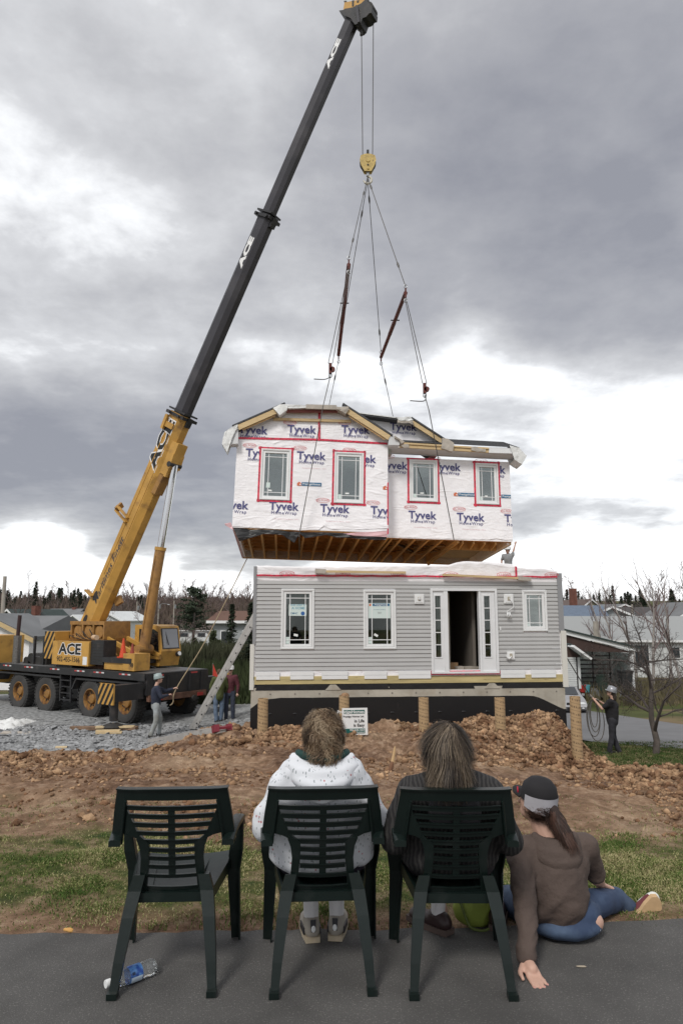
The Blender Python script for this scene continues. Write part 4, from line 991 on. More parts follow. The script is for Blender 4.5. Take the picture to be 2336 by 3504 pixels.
def crane():
    T = CR_
    # --- wheels
    def wheel_mesh(tread):
        b = MB(); r, hw = .67, .19
        b.lathe([(.34,-hw+.03),(.42,-hw),(.60,-hw),(.655,-hw+.05),(.665,0),(.655,hw-.05),(.60,hw),(.42,hw),(.34,hw-.03)], 40)
        if tread:
            for i in range(36):
                a = 2*pi*i/36
                for s in (-1, 1):
                    M_ = Matrix.Rotation(a+(.06*s), 3, 'Z'); b.cbox(M_ @ Vector((.662,0,s*.095)), (.045,.062,.17), rot=M_)
        return b.build('wheel', m_rub, None, smooth=True, ang=40)
    def rim_mesh():
        b = MB(); b.lathe([(.35,.13),(.365,.17),(.34,.175),(.315,.13),(.30,.05),(.17,.035),(.16,.10),(.14,.12),(.0,.13)], 28); b.lathe([(.35,-.15),(.3,-.05),(0,-.05)], 20)
        r = b.build('rim', m_rim, None, smooth=True, ang=40)
        h = MB()
        for i in range(10): a = 2*pi*i/10; h.cyl((.215*cos(a),.215*sin(a),.04),(.215*cos(a),.215*sin(a),.075),.022,6)
        for i in range(8): a = 2*pi*(i+.5)/8; h.cyl((.275*cos(a),.275*sin(a),.046),(.275*cos(a),.275*sin(a),.052),.03,8)
        hh = h.build('wheel_nuts', m_ochre, None); return r, hh
    w0 = wheel_mesh(True); r0, h0 = rim_mesh(); first = True
    for s in (3.15, 1.35, -1.35, -3.25):
        for y, sg in ((-.22, 1), (-2.53, -1)):
            for o in ([w0, r0, h0] if first else []):
                pass
            w_ = w0 if first else w0.copy(); r_ = r0 if first else r0.copy(); h_ = h0 if first else h0.copy()
            if not first:
                for o in (w_, r_, h_): C.objects.link(o)
            w_.parent = T; r_.parent = w_; h_.parent = w_; w_.location = (s, y, .665); w_.rotation_euler = (-pi/2*sg, 0, random.random()*6)
            w_.rotation_euler = Euler((-pi/2*sg, 0, 0)); first = False
    # --- carrier frame
    def bx(nm, a, c, m=m_cbl, par=T): return MB().box(a, c).build(nm, m, par)
    bx('chassis', (-4.3,-1.9,.78), (6.2,-.85,1.3), m_cbl)
    deck = bx('deck', (-4.3,-2.75,1.52), (4.7,0,1.66), m_cbl)
    bx('deck_edge', (-4.3,.0,1.44), (4.7,.03,1.68), m_cbl); bx('deck_plate', (-4.25,-2.7,1.66), (4.6,-.05,1.672), mat('worn_grey_deck', (.09,.09,.092), .55, var=.3))
    # wheel arches
    for s0, s1 in ((-4.28,-.55),(.35,4.6)):
        b = MB(); P = [(s0,1.36),(s1,1.36),(s1+.25,.95),(s1+.19,.95),(s1-.03,1.30),(s0+.03,1.30),(s0-.0,.95) if s0 > 0 else (s0+.03,1.2),(s0-.06,.95) if s0 > 0 else (s0,1.2)]
        b.prism(P, (0,-.55,0), (0,-.0,0)); b.build('mudguard', m_cbl, T, fix=True)
    bx('rear_panel', (-4.36,-2.72,.98), (-4.30,-.03,1.66), m_cbl); bx('rear_body', (-4.3,-2.7,1.0), (-3.9,-.05,1.52), m_cbl)
    for y in (-.35,-.9,-1.85,-2.4): bx('rear_rib', (-4.40,y-.03,.98), (-4.36,y+.03,1.6), m_cbl)
    bx('rear_bumper', (-4.42,-2.6,.78), (-4.28,-.1,.97), m_rust)
    for y in (-.5,-2.3): MB().box((-4.45,y-.12,.8),(-4.42,y+.12,.9)).build('tail_light', mat('tail_red', (.35,.03,.03), .3), T)
    MB().cyl((-4.5,-2.0,.75),(-4.3,-2.0,.75),.09,12).build('tow_hitch', m_ochre, T)
    # reflective strips
    mr_, mw_ = mat('reflector_red', (.45,.06,.06), .4), mat('reflector_white', (.6,.6,.6), .4)
    for s in (4.2, 2.7, 1.0, -.5, -1.6, -3.0):
        for k in range(4): MB().box((s-.15*k-.14,.031,1.585),(s-.15*k,.036,1.63)).build('reflector', mr_ if k % 2 == 0 else mw_, T)
    for y in (-.4,-1.9): MB().box((-4.367,y-.3,1.57),(-4.36,y,1.62)).build('reflector', mr_, T)
    # ladder between axles and tank boxes
    for z in (.55,.78,1.0,1.22): bx('step', (-.28,-.12,z), (.35,-.0,z+.035))
    for s in (-.3,.33): MB().beam((s,-.02,.5),(s+.05,-.02,1.44),.05,.05).build('step_rail', m_cbl, T)
    bx('fuel_tank', (-.3,-1.0,.6), (.4,-.3,1.3)); bx('toolbox', (.0,-.9,1.66), (1.0,-.2,1.74))
    bx('axle_case', (2.9,-2.3,.5), (3.4,-.4,.85), m_ochre); 
    for s in (3.15,1.35,-1.35,-3.25): MB().cyl((s,-2.5,.66),(s,-.2,.66),.11,10).build('axle', m_ochre, T)
    # driving cab, mostly outside the picture on the left
    b = MB(); b.prism([(4.75,.9),(6.9,.9),(6.9,1.8),(6.6,2.75),(4.75,2.75)], (0,-1.1,0), (0,-.0,0)); cb = b.build('driving_cab', m_yel, T, fix=True)
    bx('cab_window', (5.0,.005,1.95), (6.3,.012,2.5), m_cabg, cb)
    MB().tube(smooth_path([(4.7,.06,2.35),(4.68,.12,2.3),(4.68,.12,1.9),(4.7,.06,1.8)],4), .02, 6).build('grab_rail', m_yel, cb)
    # exhaust: perforated guard and dark pipe
    MB().cyl((3.95,-.35,1.6),(3.95,-.35,2.75),.15,16).build('exhaust_guard', mat('perforated_guard', (.22,.21,.2), .4, .7, var=.5, vscale=40), T)
    MB().cyl((3.95,-.35,2.75),(3.9,-.35,3.55),.075,12).build('exhaust_pipe', mat('burnt_pipe', (.04,.018,.018), .7), T)
    for s, z in ((3.4,1.9),(3.1,1.8),(2.6,1.85),(3.7,1.75)): MB().cyl((s,-.6,z),(s,-1.6,z),.17,12).build('air_cylinder', m_ochre, T)
    bx('battery_box', (2.1,-1.3,1.66), (3.2,-.5,1.95), m_ochre); 
    MB().box((2.85,-.5,1.67),(2.93,-.42,2.75)).build('boom_rest', m_cbl, T); MB().box((2.2,-.5,1.67),(2.28,-.42,2.75)).build('boom_rest', m_cbl, T)
    MB().prism([(2.0,2.0),(3.1,2.0),(3.1,2.25),(2.85,2.75),(2.75,2.75),(2.8,2.2),(2.3,2.2),(2.3,2.75),(2.15,2.75),(2.0,2.3)], (0,-.1,0), (0,-1.4,0)).build('boom_cradle', m_cbl, T, fix=True)
    # --- superstructure
    MB().cyl((-.8,-1.37,1.67),(-.8,-1.37,1.86),1.0,28).build('slew_ring', m_rust, T)
    bx('turntable', (-2.6,-2.3,1.86), (1.2,-.35,2.0), m_cbl)
    box = bx('counterweight_panel', (-1.2,-.32,1.78), (1.0,-.02,2.62), m_yel)
    text_obj('ACE', .52, box, mat('sign_white', (.85,.85,.85), .5), (-.08,-.0165,2.33), (-1,0,0), (0,0,1), bold=.075, sx=1.35)
    text_obj('ACE', .52, box, mat('sign_black', (.012,.012,.012), .5), (-.08,-.0135,2.33), (-1,0,0), (0,0,1), bold=.035, sx=1.35)
    text_obj('902-455-1566', .25, box, MATS['sign_black'], (-.0,-.0165,1.97), (-1,0,0), (0,0,1), bold=.014, sx=1.0)
    MB().box((-1.12,-.02,1.82),(-.88,-.014,2.1)).build('inspection_sticker', m_white, box)
    bx('counterweight', (-1.1,-2.5,1.9), (1.1,-.32,2.6), m_yeld)
    b2 = bx('rear_counterweight', (1.1,-1.9,1.95), (1.75,-.15,2.95), m_yel)
    chev(b2, (1.75,-.147,1.95), (-1,0,0), (0,0,1), .65, 1.0, MATS['sign_black'], 5, lean=-.6) if False else chev(b2, (1.75,-.15,1.95), (-1,0,0), (0,0,1), .65, 1.0, MATS['sign_black'], 5, lean=.6)
    # winch housing above the counterweight: framed box with drums
    fr = MB(); y0, y1 = -1.9, -.75
    for (s0, z0, s1, z1) in ((-1.0,3.2,1.1,3.33),(-1.0,2.62,1.1,2.70)): fr.box((s0,y0,z0),(s1,y1,z1))
    for s in (-.98, -.35, .3, 1.0): fr.box((s-.04,y0,2.7),(s+.04,y1,3.2))
    fr.box((-1.0,y0,2.7),(1.1,y0+.05,3.2)); wn = fr.build('winch_housing', m_yeld, T)
    for s in (-.65, 0.0, .65): MB().cyl((s,y0+.1,2.95),(s,y1-.1,2.95),.2,18).build('winch_drum', m_ochre, wn); MB().cyl((s,y1-.1,2.95),(s,y1-.05,2.95),.23,18).build('drum_flange', m_yeld, wn)
    for k in range(7): MB().tube(smooth_path([(1.0-.25*k,y1+.03,2.68),(.9-.2*k,y1+.12,2.8+.04*k),(.6-.2*k,y1+.08,2.72),(.3-.2*k,y1+.03,2.66)],5), .016, 5).build('hydraulic_hose', m_yeld if k % 2 else m_ochre, wn)
    MB().cyl((-.75,-.5,2.76),(-1.15,-.35,2.76),.09,14).build('hydraulic_pump', mat('dusty_tan', (.5,.36,.24), .7, var=.3), wn)
    # engine / radiator block and plates right of the panel
    bx('radiator_block', (-1.95,-.6,1.85), (-1.22,-.08,2.68), m_cbl)
    for k in range(7): bx('radiator_fin', (-1.93,-.08,1.92+.1*k), (-1.25,-.07,1.95+.1*k), m_ochre)
    bx('side_deck', (-3.5,-.55,1.95), (-1.95,-.05,2.12), m_cbl); bx('side_box', (-3.35,-.5,1.72), (-2.0,-.1,1.95), m_yel); bx('side_box', (-3.65,-.7,1.72), (-3.05,-.06,2.28), m_yel)
    text_obj('98', .2, T, MATS['sign_black'], (-3.5,-.055,1.9), (-1,0,0), (0,0,1), bold=.02)
    # boom foot brackets, triangular
    for y in (-.95, -1.8):
        P = [(.9,2.6),(.75,3.35),(.35,3.4),(-1.1,2.2),(-2.6,1.95),(-2.6,2.1),(-1.3,2.6)]
        P = [(1.0,2.0),(.85,3.2),(.45,3.35),(.15,3.2),(-1.5,2.15),(-1.5,2.0)]
        MB().prism(P, (0,-.06,0), (0,y,0)).build('boom_bracket', m_yel, T, fix=True)
        MB().beam((-.1,y+.02,3.0),(-2.9,y+.02,2.1),.09,.14).build('bracket_brace', m_yel, T); MB().beam((-2.9,y+.02,2.05),(-1.2,y+.02,2.05),.09,.12).build('bracket_brace', m_yel, T)
    # operator cab (far side)
    c0, c1, ya, yb, z0, z1 = -2.75, -1.35, -2.75, -1.85, 1.72, 3.2
    b = MB(); b.prism([(c1,z0),(c1,z1),(c0+.35,z1),(c0+.05,z1-.05),(c0-.12,z0+.55),(c0,z0+.02)], (0,ya-yb,0), (0,yb,0)); cab = b.build('operator_cab', m_yel, T, fix=True)
    # windscreen on the sloping front face
    Pa, Pb = Vector((c0+.04,0,z1-.12)), Vector((c0-.105,0,z0+.62)); fd = (Pb-Pa); nn = Vector((-fd.z,0,fd.x)).normalized(); nn = nn if nn.x < 0 else -nn
    def quad(nm, m, a, b_, y0_, y1_, off, par): 
        v = [a+Vector((0,y0_,0))+nn*off, a+Vector((0,y1_,0))+nn*off, b_+Vector((0,y1_,0))+nn*off, b_+Vector((0,y0_,0))+nn*off]; v += [x-nn*.008 for x in v]
        return MB().add(v, [(0,1,2,3),(7,6,5,4),(0,4,5,1),(1,5,6,2),(2,6,7,3),(3,7,4,0)]).build(nm, m, par)
    quad('window_seal', m_cbl, Pa, Pb, ya+.05, yb-.05, .006, cab)
    quad('windscreen', mat('grey_windscreen', (.22,.23,.25), .1, spec=1.0), Pa+fd*.05, Pb-fd*.05, ya+.1, yb-.1, .02, cab)
    MB().beam(Pa+Vector((-.03,-2.1,-.12)), Pb+Vector((-.03,-2.15,.15)), .015, .03).build('wiper', m_cbl, cab)
    MB().prism([(c1-.25,z0+.5),(c1-.25,z1-.15),(c0+.35,z1-.15),(c0+.12,z1-.25),(c0+.02,z0+.45),(c0+.5,z0+.35)], (0,.008,0), (0,yb,0)).build('cab_side_window', mat('dark_cab_glass', (.02,.02,.022), .08, spec=1), cab, fix=True)
    MB().box((c0-.01,ya+.1,z0+.08),(c0+.3,yb-.1,z0+.4)).build('front_panel', m_yeld, cab)
    MB().cyl((c0-.22,ya+.15,z0+.45),(c0-.1,ya+.15,z0+.42),.09,14).build('work_lamp', m_cbl, cab); MB().cyl((c0-.235,ya+.15,z0+.453),(c0-.22,ya+.15,z0+.45),.075,14).build('lamp_lens', m_white, cab)
    for k in range(6): MB().tube(smooth_path([(c0+.55+.05*k,yb+.12,z1-.25-.1*k),(c0+.35,yb+.22,z1-.6),(c0+.45+.03*k,yb+.2,z0+.5),(c0+.2,yb+.3,z0+.1),(c0-.1,yb+.2,z0-.02)],6), .017, 6).build('hydraulic_hose', m_ochre, T, smooth=True)
    # --- boom
    foot = at(366, 2020, 26.3); tip = at(1206, 72, 21.2); d = (tip-foot).normalized()
    foot = foot-d*2.6; Lb = (tip-foot).length
    hz = Vector((d.x, d.y, 0)).normalized(); S = Vector((hz.y, -hz.x, 0));   # side axis
    if (Vector((0,0,EYE))-foot).dot(S) < 0: S = -S
    Tt = S.cross(d); Tt = Tt if Tt.z > 0 else -Tt
    R3 = CMI.to_3x3(); dl, Sl, Tl = R3 @ d, R3 @ S, R3 @ Tt
    def bp(t, s=0, u=0): return cl(foot+d*t)+Sl*s+Tl*u
    def sect(t0, t1, w_, h_, m, nm='boom_section', tp=1.0):
        prof = [(-.32,.5),(.32,.5),(.5,.36),(.5,-.22),(.26,-.5),(-.26,-.5),(-.5,-.22),(-.5,.36)]
        vs = [bp(t, a*w_*k, b_*h_*k) for t, k in ((t0,1),(t1,tp)) for a, b_ in prof]; n = 8
        return MB().add(vs, [tuple(range(n)), tuple(range(2*n-1, n-1, -1))]+[(i, i+n, (i+1) % n+n, (i+1) % n) for i in range(n)]).build(nm, m, T, fix=True)
    def tof(px, py):   # distance along the boom whose pixel row is py
        lo, hi = 0, Lb
        for _ in range(40):
            mid = (lo+hi)/2; p = foot+d*mid; yy = 1752-F*((p.z-EYE)*cos(PIT)-p.y*sin(PIT))/(p.y*cos(PIT)+(p.z-EYE)*sin(PIT))
            if yy > py: lo = mid
            else: hi = mid
        return lo
    ta, tb = tof(0, 1420), tof(0, 742)
    s1 = sect(0.0, ta, .62, .84, m_yel, 'base_boom_section'); s2 = sect(ta-.1, tb, .50, .60, m_boomb, 'middle_boom_section'); s3 = sect(tb-.1, Lb, .39, .47, m_boomb, 'top_boom_section')
    # stiffening ribs along the base section
    for u in (.15, -.12): MB().beam(bp(3.2,.317,u), bp(ta-.8,.317,u), .02, .03, up=Tl).build('boom_rib', m_yel, s1)
    for a, wd, hd, m, par in ((ta, .76, .92, m_cbl, s2), (tb, .64, .74, m_cbl, s3)):
        MB().beam(bp(a-.13), bp(a-.02), wd, hd, up=Tl).build('boom_collar', m, par); MB().beam(bp(a+.06), bp(a+.12), wd*.92, hd*.92, up=Tl).build('boom_collar', m, par)
        for k in (-.25, .25): MB().cyl(bp(a-.08,wd*.5+.0,k), bp(a-.08,wd*.5+.08,k), .05, 8).build('collar_roller', m, par)
        MB().beam(bp(a-.35,0,-hd*.48), bp(a-.0,0,-hd*.5), .25, .08, up=Tl).build('collar_pad', m, par)
    # yellow brackets under the first collar
    for k, (u, s) in enumerate(((.38,.2),(.46,-.05),(.3,.34))): MB().beam(bp(ta-.75,s,u), bp(ta-.2,s,u+.03), .16, .12, up=Tl).build('guide_bracket', m_yel, s1)
    MB().beam(bp(ta-.62,.33,.1), bp(ta-.42,.33,.1), .1, .5, up=Tl).build('guide_bracket', m_yel, s1)
    # wing plate where the lift cylinder pushes
    tc_ = tof(0, 1600); tcy = tc_
    MB().beam(bp(tc_-.15,0,-.5), bp(tc_+1.15,0,-.46), .5, .34, up=Tl).build('cylinder_head_mount', m_yel, s1); MB().beam(bp(tc_+.2,0,-.66), bp(tc_+.75,0,-.60), .56, .1, up=Tl).build('cylinder_head_mount', m_yel, s1)
    MB().beam(bp(tc_-.9,.05,-.43), bp(tc_-.1,.05,-.46), .4, .2, up=Tl).build('wear_plate', m_yeld, s1)
    # side bracket (double arm) on the base section
    tbk = tof(0, 1795)
    for k in (0, .28): MB().beam(bp(tbk+k*.6,.36,.1), bp(tbk+.15+k*.6,.30,.9), .05, .14, up=Sl).build('side_bracket', m_yel, s1)
    MB().beam(bp(tbk+.18,.33,.85), bp(tbk+.4,.1,.92), .1, .2, up=Sl).build('side_bracket', m_yeld, s1)
    tk2 = tof(0, 2050); MB().beam(bp(tk2,.34,.2), bp(tk2+.05,.34,.62), .06, .2, up=Sl).build('side_bracket', m_yel, s1); MB().beam(bp(tk2+.1,-.2,-.45), bp(tk2+.35,-.25,-.62), .3, .14, up=Sl).build('limit_switch', m_yeld, s1)
    # oval openings near the foot
    for t_ in (2.3, 1.3): 
        c_ = bp(t_, .312, .12); n = 16; MB().prism([(.2*cos(2*pi*i/n), .09*sin(2*pi*i/n)) for i in range(n)], Sl*.006, c_, dl, Tl).build('lightening_hole', m_dark, s1, fix=True)
    # lettering along the sections (reads upward)
    def btxt(s, size, t_, m, off, hw, u=0, sx=1.2, sh=0, bold=.03): return text_obj(s, size, s1, m, bp(t_, hw+off, u), dl, Tl, bold=bold, sx=sx, shear=sh)
    mw = MATS['sign_white']; mk_ = MATS['sign_black']
    t1 = tof(0, 1528); btxt('ACE', .62, t1, mw, .004, .31, .08, 1.6, .08, .09); btxt('ACE', .62, t1, mk_, .007, .31, .08, 1.6, .08, .04)
    text_obj('ACE', .29, s2, mw, bp(tof(0, 875), .254, .05), dl, Tl, bold=.06, sx=2.0, shear=.1); text_obj('ACE', .24, s3, mw, bp(tof(0, 197), .199, .04), dl, Tl, bold=.06, sx=2.2, shear=.1)
    mg = mat('script_black', (.05,.05,.06), .5)
    text_obj('Maritimes Finest', .30, s1, mg, bp(tof(0, 1985)+.35, .315, .0), dl, Tl, bold=.012, sx=1.35, shear=.45)
    # telescoping cylinder seam and stains: a thin weld line
    MB().beam(bp(ta+.2,.252,.18), bp(tb-.4,.252,.18), .004, .012, up=Tl).build('weld_seam', m_steel, s2)
    # lift cylinder
    bot = cl(at(492, 2222, 25.05)); top = bp(tc_+.35,0,-.62); ax = (top-bot).normalized(); Lc = (top-bot).length; ks = Lc*.545
    MB().cyl(bot, bot+ax*ks, .185, 20).build('lift_cylinder', m_yeld, T, smooth=True, ang=40); MB().cyl(bot+ax*(ks-.1), bot+ax*(ks+.02), .205, 20).build('cylinder_gland', m_yel, T, smooth=True, ang=40)
    MB().cyl(bot+ax*ks, top, .125, 20).build('cylinder_rod', m_chr, T, smooth=True, ang=40); MB().tube([bot+ax*.5+Sl*.2, bot+ax*(ks-.3)+Sl*.2], .02, 6).build('oil_pipe', m_yeld, T)
    MB().cyl(bot+Sl*.35, bot-Sl*.35, .16, 14).build('cylinder_pin', m_yeld, T); MB().cyl(top+Sl*.3, top-Sl*.3, .1, 14).build('rod_pin', m_ochre, T)
    # boom head: outlines in the vertical plane of the boom, given thickness along S
    def onp(px, py):
        r_ = ray(px, py); o_ = Vector((0,0,EYE)); return o_+r_*((foot-o_).dot(S)/r_.dot(S))
    Sw = S
    def plate(nm, px, wd, m, par=T, off=0.0):
        P = [onp(*p) for p in px]; v = [cl(p+Sw*(off-wd/2)) for p in P]+[cl(p+Sw*(off+wd/2)) for p in P]; n = len(P)
        return MB().add(v, [tuple(range(n)), tuple(range(2*n-1, n-1, -1))]+[(i, i+n, (i+1) % n+n, (i+1) % n) for i in range(n)]).build(nm, m, par, fix=True)
    head = plate('boom_head', [(1178,55),(1184,68),(1222,95),(1232,106),(1243,98),(1250,78),(1262,74),(1272,62),(1280,60),(1282,42),(1262,12),(1245,28),(1215,42),(1190,46)], .44, m_cbl)
    plate('head_plate', [(1172,56),(1210,50),(1222,60),(1236,100),(1226,104),(1212,82),(1178,66)], .54, m_cbl, head)
    plate('head_cover', [(1184,50),(1188,24),(1252,12),(1262,14),(1255,32),(1225,40),(1205,46)], .42, m_yel, head)
    for k, (a_, b_) in enumerate(((1214,1226),(1230,1243))): plate('warning_stripe', [(a_,38 if k == 0 else 24),(a_+6,37 if k == 0 else 26),(b_-5,17),(b_-12,18)], .01, mk_, head, .214)
    for (x_, y_, r_) in ((1260,44,.26),(1236,78,.16)):
        for k in (-.15,-.05,.05,.15):
            c_ = onp(x_, y_); MB().cyl(cl(c_+S*(k-.03)), cl(c_+S*(k+.03)), r_, 20).build('sheave', m_ochre, head)
    for (x_, y_, w_) in ((1190,20,7),(1247,14,7),(1262,6,5),(1240,28,5)): plate('head_lug', [(x_-w_,y_-5),(x_+w_*.3,y_-6),(x_+w_,y_+8),(x_-w_*.2,y_+10)], .12, m_cbl, head, .1)
    plate('anti_block_arm', [(1230,40),(1238,42),(1244,96),(1236,100)], .08, m_boomb, head, .27)
    # hoist ropes
    hb = at(1258, 560, 21.0)
    for px0, py0, px1, py1, n in ((1236,70,1240.5,528,21.0),(1277,60,1274,528,21.0)):
        a, c = cl(at(px0,py0,n)), cl(at(px1,py1+22,n)); MB().tube([a, c], .014, 6).build('hoist_rope', m_cable, T)
    MB().lathe([(.0,.1),(.05,.08),(.055,-.06),(.0,-.12)], 12, o=cl(at(1236,115,21.0))).build('anti_block_weight', m_ochre, T)
    # outriggers
    for side, o_ in ((1, 1.15), (-1, 3.9)):
        ya_, yb_ = (.0, o_) if side > 0 else (-2.75, -o_)
        bm_ = MB().box((-4.25,min(ya_,yb_),.88),(-3.92,max(ya_,yb_),1.38)).build('outrigger_beam', m_cbl, T)
        ye = yb_
        e_ = MB().box((-4.30,min(ye,ye+.06*side),.80),(-3.55,max(ye,ye+.06*side),1.44)).build('outrigger_end', m_yel, T)
        if side > 0: chev(e_, (-3.55,ye+.06,.80), (-1,0,0), (0,0,1), .75, .64, mk_, 5, lean=.6)
        else: chev(e_, (-3.55,ye+.0,.80), (-1,0,0), (0,0,1), .75, .64, mk_, 5, lean=.6)
        MB().cyl((-4.1,ye-.15*side,.3),(-4.1,ye-.15*side,.9),.13,16).build('outrigger_jack', m_cbl, T); MB().cyl((-4.1,ye-.15*side,.16),(-4.1,ye-.15*side,.5),.085,16).build('jack_rod', m_chr, T)
        MB().lathe([(.12,.24),(.30,.18),(.34,.14),(.34,.12),(.0,.12)], 20, o=(-4.1,ye-.15*side,0)).build('outrigger_pad', m_ochre, T)
    # red flag and cones carried on the crane
    MB().tube([(-4.35,-2.95,1.45),(-4.35,-2.95,1.85)], .012, 5).build('flag_staff', m_steel, T); MB().prism([(0,0),(0,.42),(.28,-.06)], (0,.006,0), (-4.35,-2.95,1.42), (-.8,-.2,0), (0,0,1)).build('red_flag', mat('flag_red', (.5,.05,.03), .7), T)
    return (foot, d, Lb)
crane()
def cone(nm, label, loc, s=1.0, lean=0, m=None):
    t = thing(nm, label, 'traffic cone', loc); t.rotation_euler = (lean, 0, .4); m = m or mat('cone_orange', (.62,.07,.02), .5)
    MB().lathe([(.13*s,.03),(.025*s,.68*s),(.0,.69*s)], 16).build('cone_body', m, t, smooth=True, ang=50); MB().box((-.19*s,-.19*s,0),(.19*s,.19*s,.03)).build('cone_base', m, t)
    return t
CM = CMI.inverted()
cone('traffic_cone', 'bright orange traffic cone standing upright on the crane side deck', CM @ Vector((-2.75,-.28,2.12)), .95)
cone('traffic_cone', 'dull red traffic cone leaning beside the bright orange one on the crane', CM @ Vector((-3.2,-.3,2.0)), .9, .12, mat('cone_dull_red', (.3,.06,.04), .6))
# cribbing under the pad
pad = CM @ Vector((-4.1, 1.0, 0))
m_crib = mat('dirty_timber', (.22,.14,.09), .85, var=.3, vscale=4); m_new = mat('fresh_timber', (.6,.47,.28), .7, var=.12, vscale=4)
for i, (dx, dy, dz, L_, w_, h_, rz, m, lb) in enumerate(((-.35,.0,.05,.9,.28,.09,.2,m_crib,'dark timber block lying left under the crane jack pad'),(.25,.0,.05,1.0,.28,.09,-.1,m_crib,'brown timber block lying right under the crane jack pad'),
    (.1,-.12,.10,1.15,.22,.05,.1,m_new,'pale plank directly under the crane jack pad'),(.12,-.75,.03,.75,.18,.05,.15,m_new,'lower pale timber offcut on the stone in front of the jack pad'),(.08,-.72,.08,.7,.16,.045,.1,m_new,'upper pale timber offcut stacked in front of the jack pad'),(-.95,.1,.04,.8,.2,.08,.0,m_crib,'dark timber lying furthest left of the crane jack pad'))):
    b = MB(); b.cbox((0,0,0), (L_,w_,h_)); o = b.build('timber_block', m); o.location = (pad.x+dx, pad.y+dy, gh(pad.x+dx,pad.y+dy)+dz+.04); o.rotation_euler = (0,0,rz); tag(o, lb, 'timber', 'timber packing by the crane jack')

# ============================================================ RIGGING
def wpt(x, y, Y): return at(x, y, Y)
m_barred = mat('red_brown_paint', (.11,.022,.016), .5, var=.3, vscale=3)
m_hookyel = mat('hook_block_yellow', (.50,.36,.11), .5, var=.3, vscale=5, col2=(.15,.1,.04), c2scale=6, c2lo=.58, c2hi=.7)
def hook_block():
    o = at(1258, 560, 21.0); T = thing('hook_block', 'yellow hook block hanging on two wire ropes below the boom head', 'hook block', o); T.scale = (.74,.74,.74)
    P = [(-.13,.42),(.13,.42),(.34,.34),(.39,.12),(.34,-.12),(.17,-.46),(-.17,-.46),(-.34,-.12),(-.39,.12),(-.34,.34)]; P = [(x*.93,z*.95) for x,z in P]
    for y in (-.13, .09): MB().prism(P, (0,.04,0), (0,y,0)).build('cheek_plate', m_hookyel, T, fix=True)
    MB().cyl((0,-.08,.0),(0,.08,.0),.36,24).build('sheave', m_ochre, T); MB().cyl((0,-.16,.08),(0,-.12,.08),.09,14).build('sheave_pin', m_hookyel, T); MB().cyl((0,-.15,-.14),(0,-.13,-.14),.04,10).build('bolt', m_ochre, T); MB().cyl((0,-.17,-.32),(0,-.12,-.32),.045,10).build('bolt', m_hookyel, T)
    MB().box((-.05,-.1,.36),(.05,.1,.62)).build('guide_lug', m_ochre, T); MB().cyl((0,0,-.62),(0,0,-.42),.07,12).build('swivel', m_steel, T)
    MB().tube(smooth_path([(0,0,-.6),(.09,0,-.66),(.16,0,-.76),(.13,0,-.9),(0,0,-.97),(-.13,0,-.92),(-.2,0,-.82)],5), [.05]*20+[.06]*6+[.03]*5, 10).build('hook', mat('worn_cream_hook', (.6,.57,.48), .5), T, smooth=True)
hook_block()
HK = at(1257, 606, 21.0)
def rope(nm, label, pts, r=.012, cat='wire rope', group=None, m=None, fer=()):
    """a sling: a mesh in world space re-centred on its first point"""
    P = [Vector(p) for p in pts]; o = P[0]; b = MB(); b.tube([p-o for p in P], r, 6)
    for f in fer:
        q = P[0].lerp(P[-1], f)-o; dn = (P[-1]-P[0]).normalized(); b.tube([q-dn*.14, q-dn*.05, q+dn*.05, q+dn*.14], [r, r*2.6, r*2.6, r], 6)
    ob = b.build(nm, m or m_cable); ob.location = o; return tag(ob, label, cat, group)
LT, LB_ = at(1193, 905, 19.0), at(1158, 1215, 23.6); RT, RB = at(1387, 1002, 19.3), at(1303, 1222, 23.8)
def spreader(nm, label, a, b):
    T = thing(nm, label, 'spreader bar', a, 0, 'spreader bars between the slings'); d = b-a; n = d.normalized()
    MB().cyl((0,0,0), d, .060, 14).build('bar', m_barred, T, smooth=True, ang=40)
    MB().cyl(d*.42, d*.6, .067, 14).build('sleeve', m_barred, T, smooth=True, ang=40)
    for k, e in ((0, Vector((0,0,0))), (1, d)):
        MB().beam(e+Vector((0,0,.14)), e-Vector((0,0,.15)), .04, .08, up=n).build('end_plate', m_barred, T)
        for z in (.2, -.24): MB().tube([e+Vector((.045*cos(q),0,z+.065*sin(q))) for q in [i*pi/5 for i in range(10)]], .013, 6, closed=True).build('shackle', m_steel, T)
    MB().cyl(d*.38+Vector((-.14,0,0)), d*.38+Vector((.14,0,0)), .02, 6).build('pin', m_ochre, T)
spreader('spreader_bar', 'left red-brown spreader bar, seen almost end on', LT, LB_); spreader('spreader_bar', 'right red-brown spreader bar slanting down towards the back', RT, RB)
G_ = 'wire slings between the hook and the hanging storey'
up = Vector((0,0,.2))
rope('wire_sling', 'sling from the hook to the front end of the left spreader bar', [HK, LT+up], fer=(.22,.8), group=G_); rope('wire_sling', 'sling from the hook to the back end of the left spreader bar', [HK+Vector((.02,0,0)), LB_+up], fer=(.2,), group=G_)
rope('wire_sling', 'sling from the hook to the front end of the right spreader bar', [HK, RT+up], fer=(.1,.82), group=G_, r=.013); rope('wire_sling', 'middle sling from the hook to the back end of the right spreader bar', [HK, RB+up], fer=(.12,.88), group=G_)
CLh, CRh = at(1130, 1262, 18.95), at(1452, 1330, 19.25)
